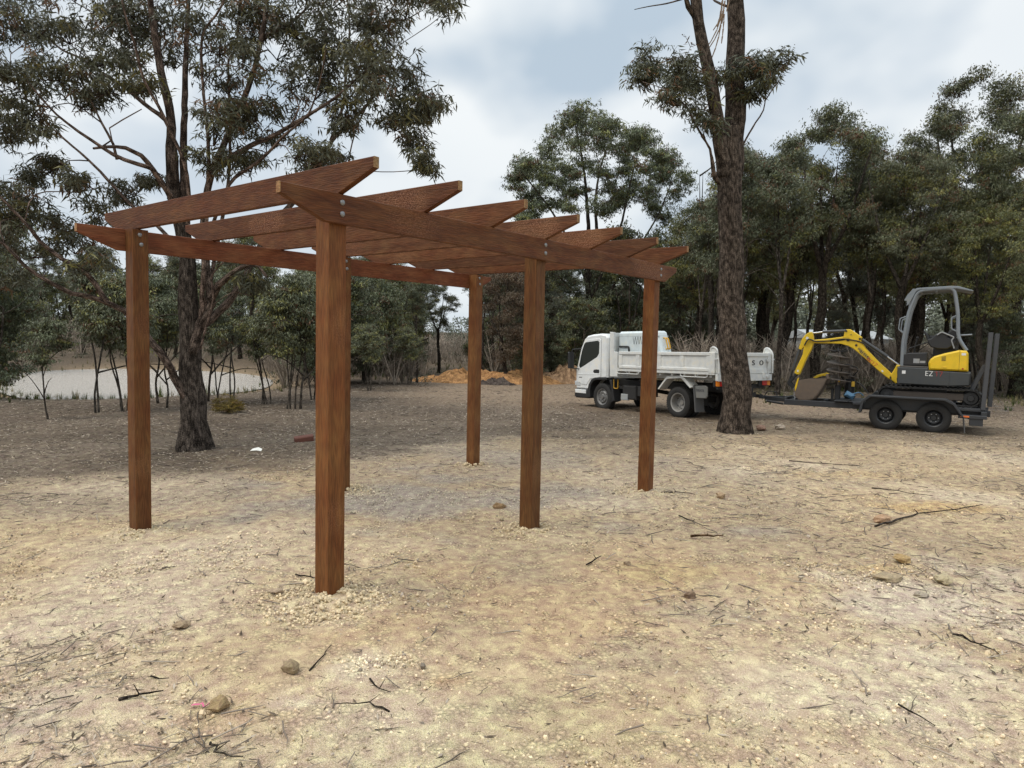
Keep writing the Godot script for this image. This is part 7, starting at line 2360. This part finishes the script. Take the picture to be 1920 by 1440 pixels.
func make_far_bits() -> void:
	# what shows between the trees: a pale shed, a small sign; scraps on the ground
	var at := Vector3(26.5, ground(26.5, -58.0), -58.0)
	var sh := thing("shed", "pale shed far off between the trees under the excavator boom", "shed", Transform3D(Basis(Vector3.UP, 0.25), at))
	var w := Build.new()
	w.box(Vector3(0, 1.2, 0), Vector3(7.0, 2.4, 4.0), 0.02)
	obj("wall", w.mesh(), dirty(mat("shed_wall", lin(0.45, 0.46, 0.45), 0.7)), sh)
	var rf := Build.new()
	rf.xf = Transform3D(Basis(Vector3.UP, PI / 2), Vector3.ZERO)
	rf.prism(poly([-2.2, 2.38, 2.2, 2.38, 2.2, 2.46, 0.0, 3.1, -2.2, 2.46]), -3.7, 3.7, 0.0)
	obj("roof", rf.mesh(), dirty(mat("shed_roof", lin(0.5, 0.52, 0.53), 0.45, 0.3)), sh)
	for k in 2:
		var wd := Build.new()
		wd.box(Vector3(-1.8 + k * 3.4, 1.3, 2.0), Vector3(1.0, 0.8, 0.06), 0.01)
		obj("window", wd.mesh(), mat("dark_glass", Color.WHITE), sh)
	var sx := 19.2
	var sg := thing("sign_post", "small cream sign on a post between excavator and ramps", "sign", Transform3D(Basis(Vector3.UP, -0.4), Vector3(sx, ground(sx, -29.0), -29.0)))
	var ps := Build.new()
	ps.box(Vector3(0, 0.8, 0), Vector3(0.07, 1.6, 0.07), 0.005)
	obj("post", ps.mesh(), mats["bark"], sg)
	var bd := Build.new()
	bd.box(Vector3(0, 1.45, 0.05), Vector3(0.24, 0.34, 0.02), 0.003)
	obj("board", bd.mesh(), mat("cream_board", lin(0.6, 0.52, 0.34), 0.6), sg)
	var pp := Build.new()
	pp.quad(Vector3(-0.09, 0.01, 0.05), Vector3(0.08, 0.02, 0.06), Vector3(0.1, 0.05, -0.03), Vector3(-0.06, 0.03, -0.05))
	pp.quad(Vector3(0.08, 0.02, 0.06), Vector3(0.2, 0.01, 0.04), Vector3(0.21, 0.03, -0.02), Vector3(0.1, 0.05, -0.03))
	for i in pp.v.size():
		pp.v[i] *= Vector3(0.55, 1.2, 0.7)
	var o := obj("paper_scrap", pp.mesh(), mat("paper", lin(0.75, 0.74, 0.68), 0.8))
	o.position = Vector3(-3.75, ground(-3.75, -10.2), -10.2)
	tag(o, "crumpled white paper scrap on the litter right of the big left tree", "litter")
	var tp := Build.new()
	for k in 5:
		var a := Vector3(-0.06 + k * 0.03, 0.012 + 0.01 * (k % 2), 0.02 * sin(k * 2.0))
		var b := Vector3(-0.03 + k * 0.03, 0.012 + 0.01 * ((k + 1) % 2), 0.02 * sin(k * 2.0 + 2.0))
		tp.quad(a + Vector3(0, 0, 0.012), b + Vector3(0, 0, 0.012), b - Vector3(0, 0, 0.012), a - Vector3(0, 0, 0.012))
	tp.xf = Transform3D()
	for i in tp.v.size():
		tp.v[i] *= Vector3(0.5, 1, 0.6)
	var pk := obj("pink_tape", tp.mesh(), mat("pink_plastic", lin(0.6, 0.14, 0.24), 0.6))
	pk.position = Vector3(-1.32, ground(-1.32, -2.93), -2.93)
	tag(pk, "scrap of pink marking tape beside the clod on pale gravel", "tape")

func mound(called: String, label: String, at: Vector2, rx: float, rz: float, h: float, c: Color, sd: int) -> void:
	var f := noise(FastNoiseLite.TYPE_SIMPLEX, 1.1, 4, sd)
	var b := Build.new()
	var n := 44
	var v := PackedVector3Array()
	var g0 := ground(at.x, at.y)
	for j in n + 1:
		for i in n + 1:
			var x := lerpf(-1, 1, float(i) / n)
			var z := lerpf(-1, 1, float(j) / n)
			var k := clampf(1.0 - x * x - z * z, 0.0, 1.0)
			var y := h * pow(k, 0.8) * (0.75 + 0.65 * f.get_noise_2d(x * rx * 0.7, z * rz * 0.7)) + (f.get_noise_2d(x * rx * 3.0 + 9.0, z * rz * 3.0) * 0.10 * sqrt(k))
			v.append(Vector3(x * rx, y - 0.05 + ground(at.x + x * rx, at.y + z * rz) - g0, z * rz))
	for j in n:
		for i in n:
			var a := j * (n + 1) + i
			var l := 0.8 + 0.5 * f.get_noise_2d(v[a].x * 4.0, v[a].z * 4.0)
			b.col = Color(c.r * l, c.g * l, c.b * l)
			b.quad(v[a], v[a + n + 1], v[a + n + 2], v[a + 1], Vector2(v[a].x, v[a].z), Vector2(v[a + n + 1].x, v[a + n + 1].z), Vector2(v[a + n + 2].x, v[a + n + 2].z), Vector2(v[a + 1].x, v[a + 1].z))
	var o := obj(called, b.mesh(), mats["soil"])
	o.position = Vector3(at.x, g0, at.y)
	tag(o, label, "mound")

# ---------------------------------------------------------------- everything
func _ready() -> void:
	# camera
	var cam := Camera3D.new()
	cam.name = "camera"
	cam.fov = 57.27
	cam.near = 0.1
	cam.far = 1500.0
	add_child(cam, true)
	cam.transform = Transform3D(Basis(Vector3(1, 0, 0), -0.0615) * Basis(Vector3(0, 0, 1), 0.02), Vector3(0, 1.6, 0))
	cam.current = true
	# sky: broken overcast
	var sw := 1024
	var sh := 512
	var clouds := noise(FastNoiseLite.TYPE_SIMPLEX_SMOOTH, 1.5, 5, 8)
	var thin := noise(FastNoiseLite.TYPE_SIMPLEX_SMOOTH, 0.8, 3, 15)
	var sky_px := PackedFloat32Array()
	sky_px.resize(sw * sh * 3)
	for y in sh:
		var el := PI * (0.5 - (y + 0.5) / sh)
		for x in sw:
			var az := TAU * ((x + 0.5) / sw - 0.5)
			var d := Vector3(sin(az) * cos(el), sin(el), -cos(az) * cos(el))
			# a flat layer of cloud seen from below
			var q := d / maxf(d.y + 0.35, 0.12)
			var k := clampf(0.5 + clouds.get_noise_3d(q.x, q.y * 0.5, q.z) * 2.1, 0, 1)
			var t := clampf(0.35 + thin.get_noise_3d(q.x + 5.0, q.y, q.z - 3.0) * 1.7, 0, 1)
			var c := Color(0.385, 0.465, 0.545).lerp(Color(0.70, 0.73, 0.745), k)
			c = c.lerp(Color(0.40, 0.475, 0.57), t * 0.45 * (1.0 - k * 0.6))
			c = c.lerp(Color(0.64, 0.68, 0.70), 0.6 * (1.0 - smooth(0.0, 0.35, d.y)))
			# extra brightness added overhead, above the view, to light the scene; follows overcast skies
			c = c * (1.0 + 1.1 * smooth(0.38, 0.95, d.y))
			var i := (y * sw + x) * 3
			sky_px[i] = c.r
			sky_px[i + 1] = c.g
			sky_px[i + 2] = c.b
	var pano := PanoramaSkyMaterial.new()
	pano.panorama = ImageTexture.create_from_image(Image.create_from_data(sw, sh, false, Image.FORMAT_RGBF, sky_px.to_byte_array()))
	var sky := Sky.new()
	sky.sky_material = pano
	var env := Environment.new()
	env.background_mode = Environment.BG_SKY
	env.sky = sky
	env.tonemap_mode = Environment.TONE_MAPPER_LINEAR
	env.tonemap_exposure = 1.3
	env.sdfgi_enabled = true
	env.ssao_enabled = true
	env.ssil_enabled = true
	var we := WorldEnvironment.new()
	we.name = "world"
	we.environment = env
	add_child(we, true)
	# the sun behind the clouds
	var sun := DirectionalLight3D.new()
	sun.name = "sun"
	sun.light_energy = 0.5
	sun.light_color = Color(1.0, 0.96, 0.9)
	sun.light_angular_distance = 35.0
	sun.shadow_enabled = true
	add_child(sun, true)
	sun.look_at_from_position(Vector3.ZERO, -Vector3(-0.45, 0.85, 0.25), Vector3.FORWARD)
	# surfaces and noise fields
	rough_noise = noise(FastNoiseLite.TYPE_SIMPLEX_SMOOTH, 0.28, 3, 2)
	soil_noise = noise(FastNoiseLite.TYPE_SIMPLEX_SMOOTH, 0.75, 5, 4)
	patch_noise = noise(FastNoiseLite.TYPE_SIMPLEX_SMOOTH, 0.22, 4, 6)
	var t0 := Time.get_ticks_msec()
	make_materials()
	print("materials ", Time.get_ticks_msec() - t0)
	make_ground()
	print("ground ", Time.get_ticks_msec() - t0)
	make_bush()
	print("bush ", Time.get_ticks_msec() - t0)
	make_near_left_tree()
	make_big_trunk_tree()
	make_middle_tree()
	print("trees ", Time.get_ticks_msec() - t0)
	mound("dirt_mound", "long low orange clay mound behind the rear post", Vector2(-1.0, -30.6), 3.6, 1.5, 0.62, Color(0.80, 0.45, 0.2), 1)
	mound("dirt_mound", "higher brown clay heap left of the truck cab", Vector2(2.1, -31.8), 2.4, 1.5, 0.85, Color(0.66, 0.43, 0.25), 2)
	mound("dirt_mound", "orange spoil spread right behind the truck's nose", Vector2(4.3, -31.2), 2.2, 1.4, 0.5, Color(0.72, 0.43, 0.22), 3)
	mound("debris_pile", "small dark grey heap of sticks before the orange mound", Vector2(-0.7, -28.9), 1.0, 0.5, 0.32, Color(0.17, 0.14, 0.12), 4)
	make_pergola()
	make_truck()
	make_trailer()
	make_excavator()
	print("machines ", Time.get_ticks_msec() - t0)
	make_far_bits()
	make_loose()
	make_scatter()
	print("scatter ", Time.get_ticks_msec() - t0)
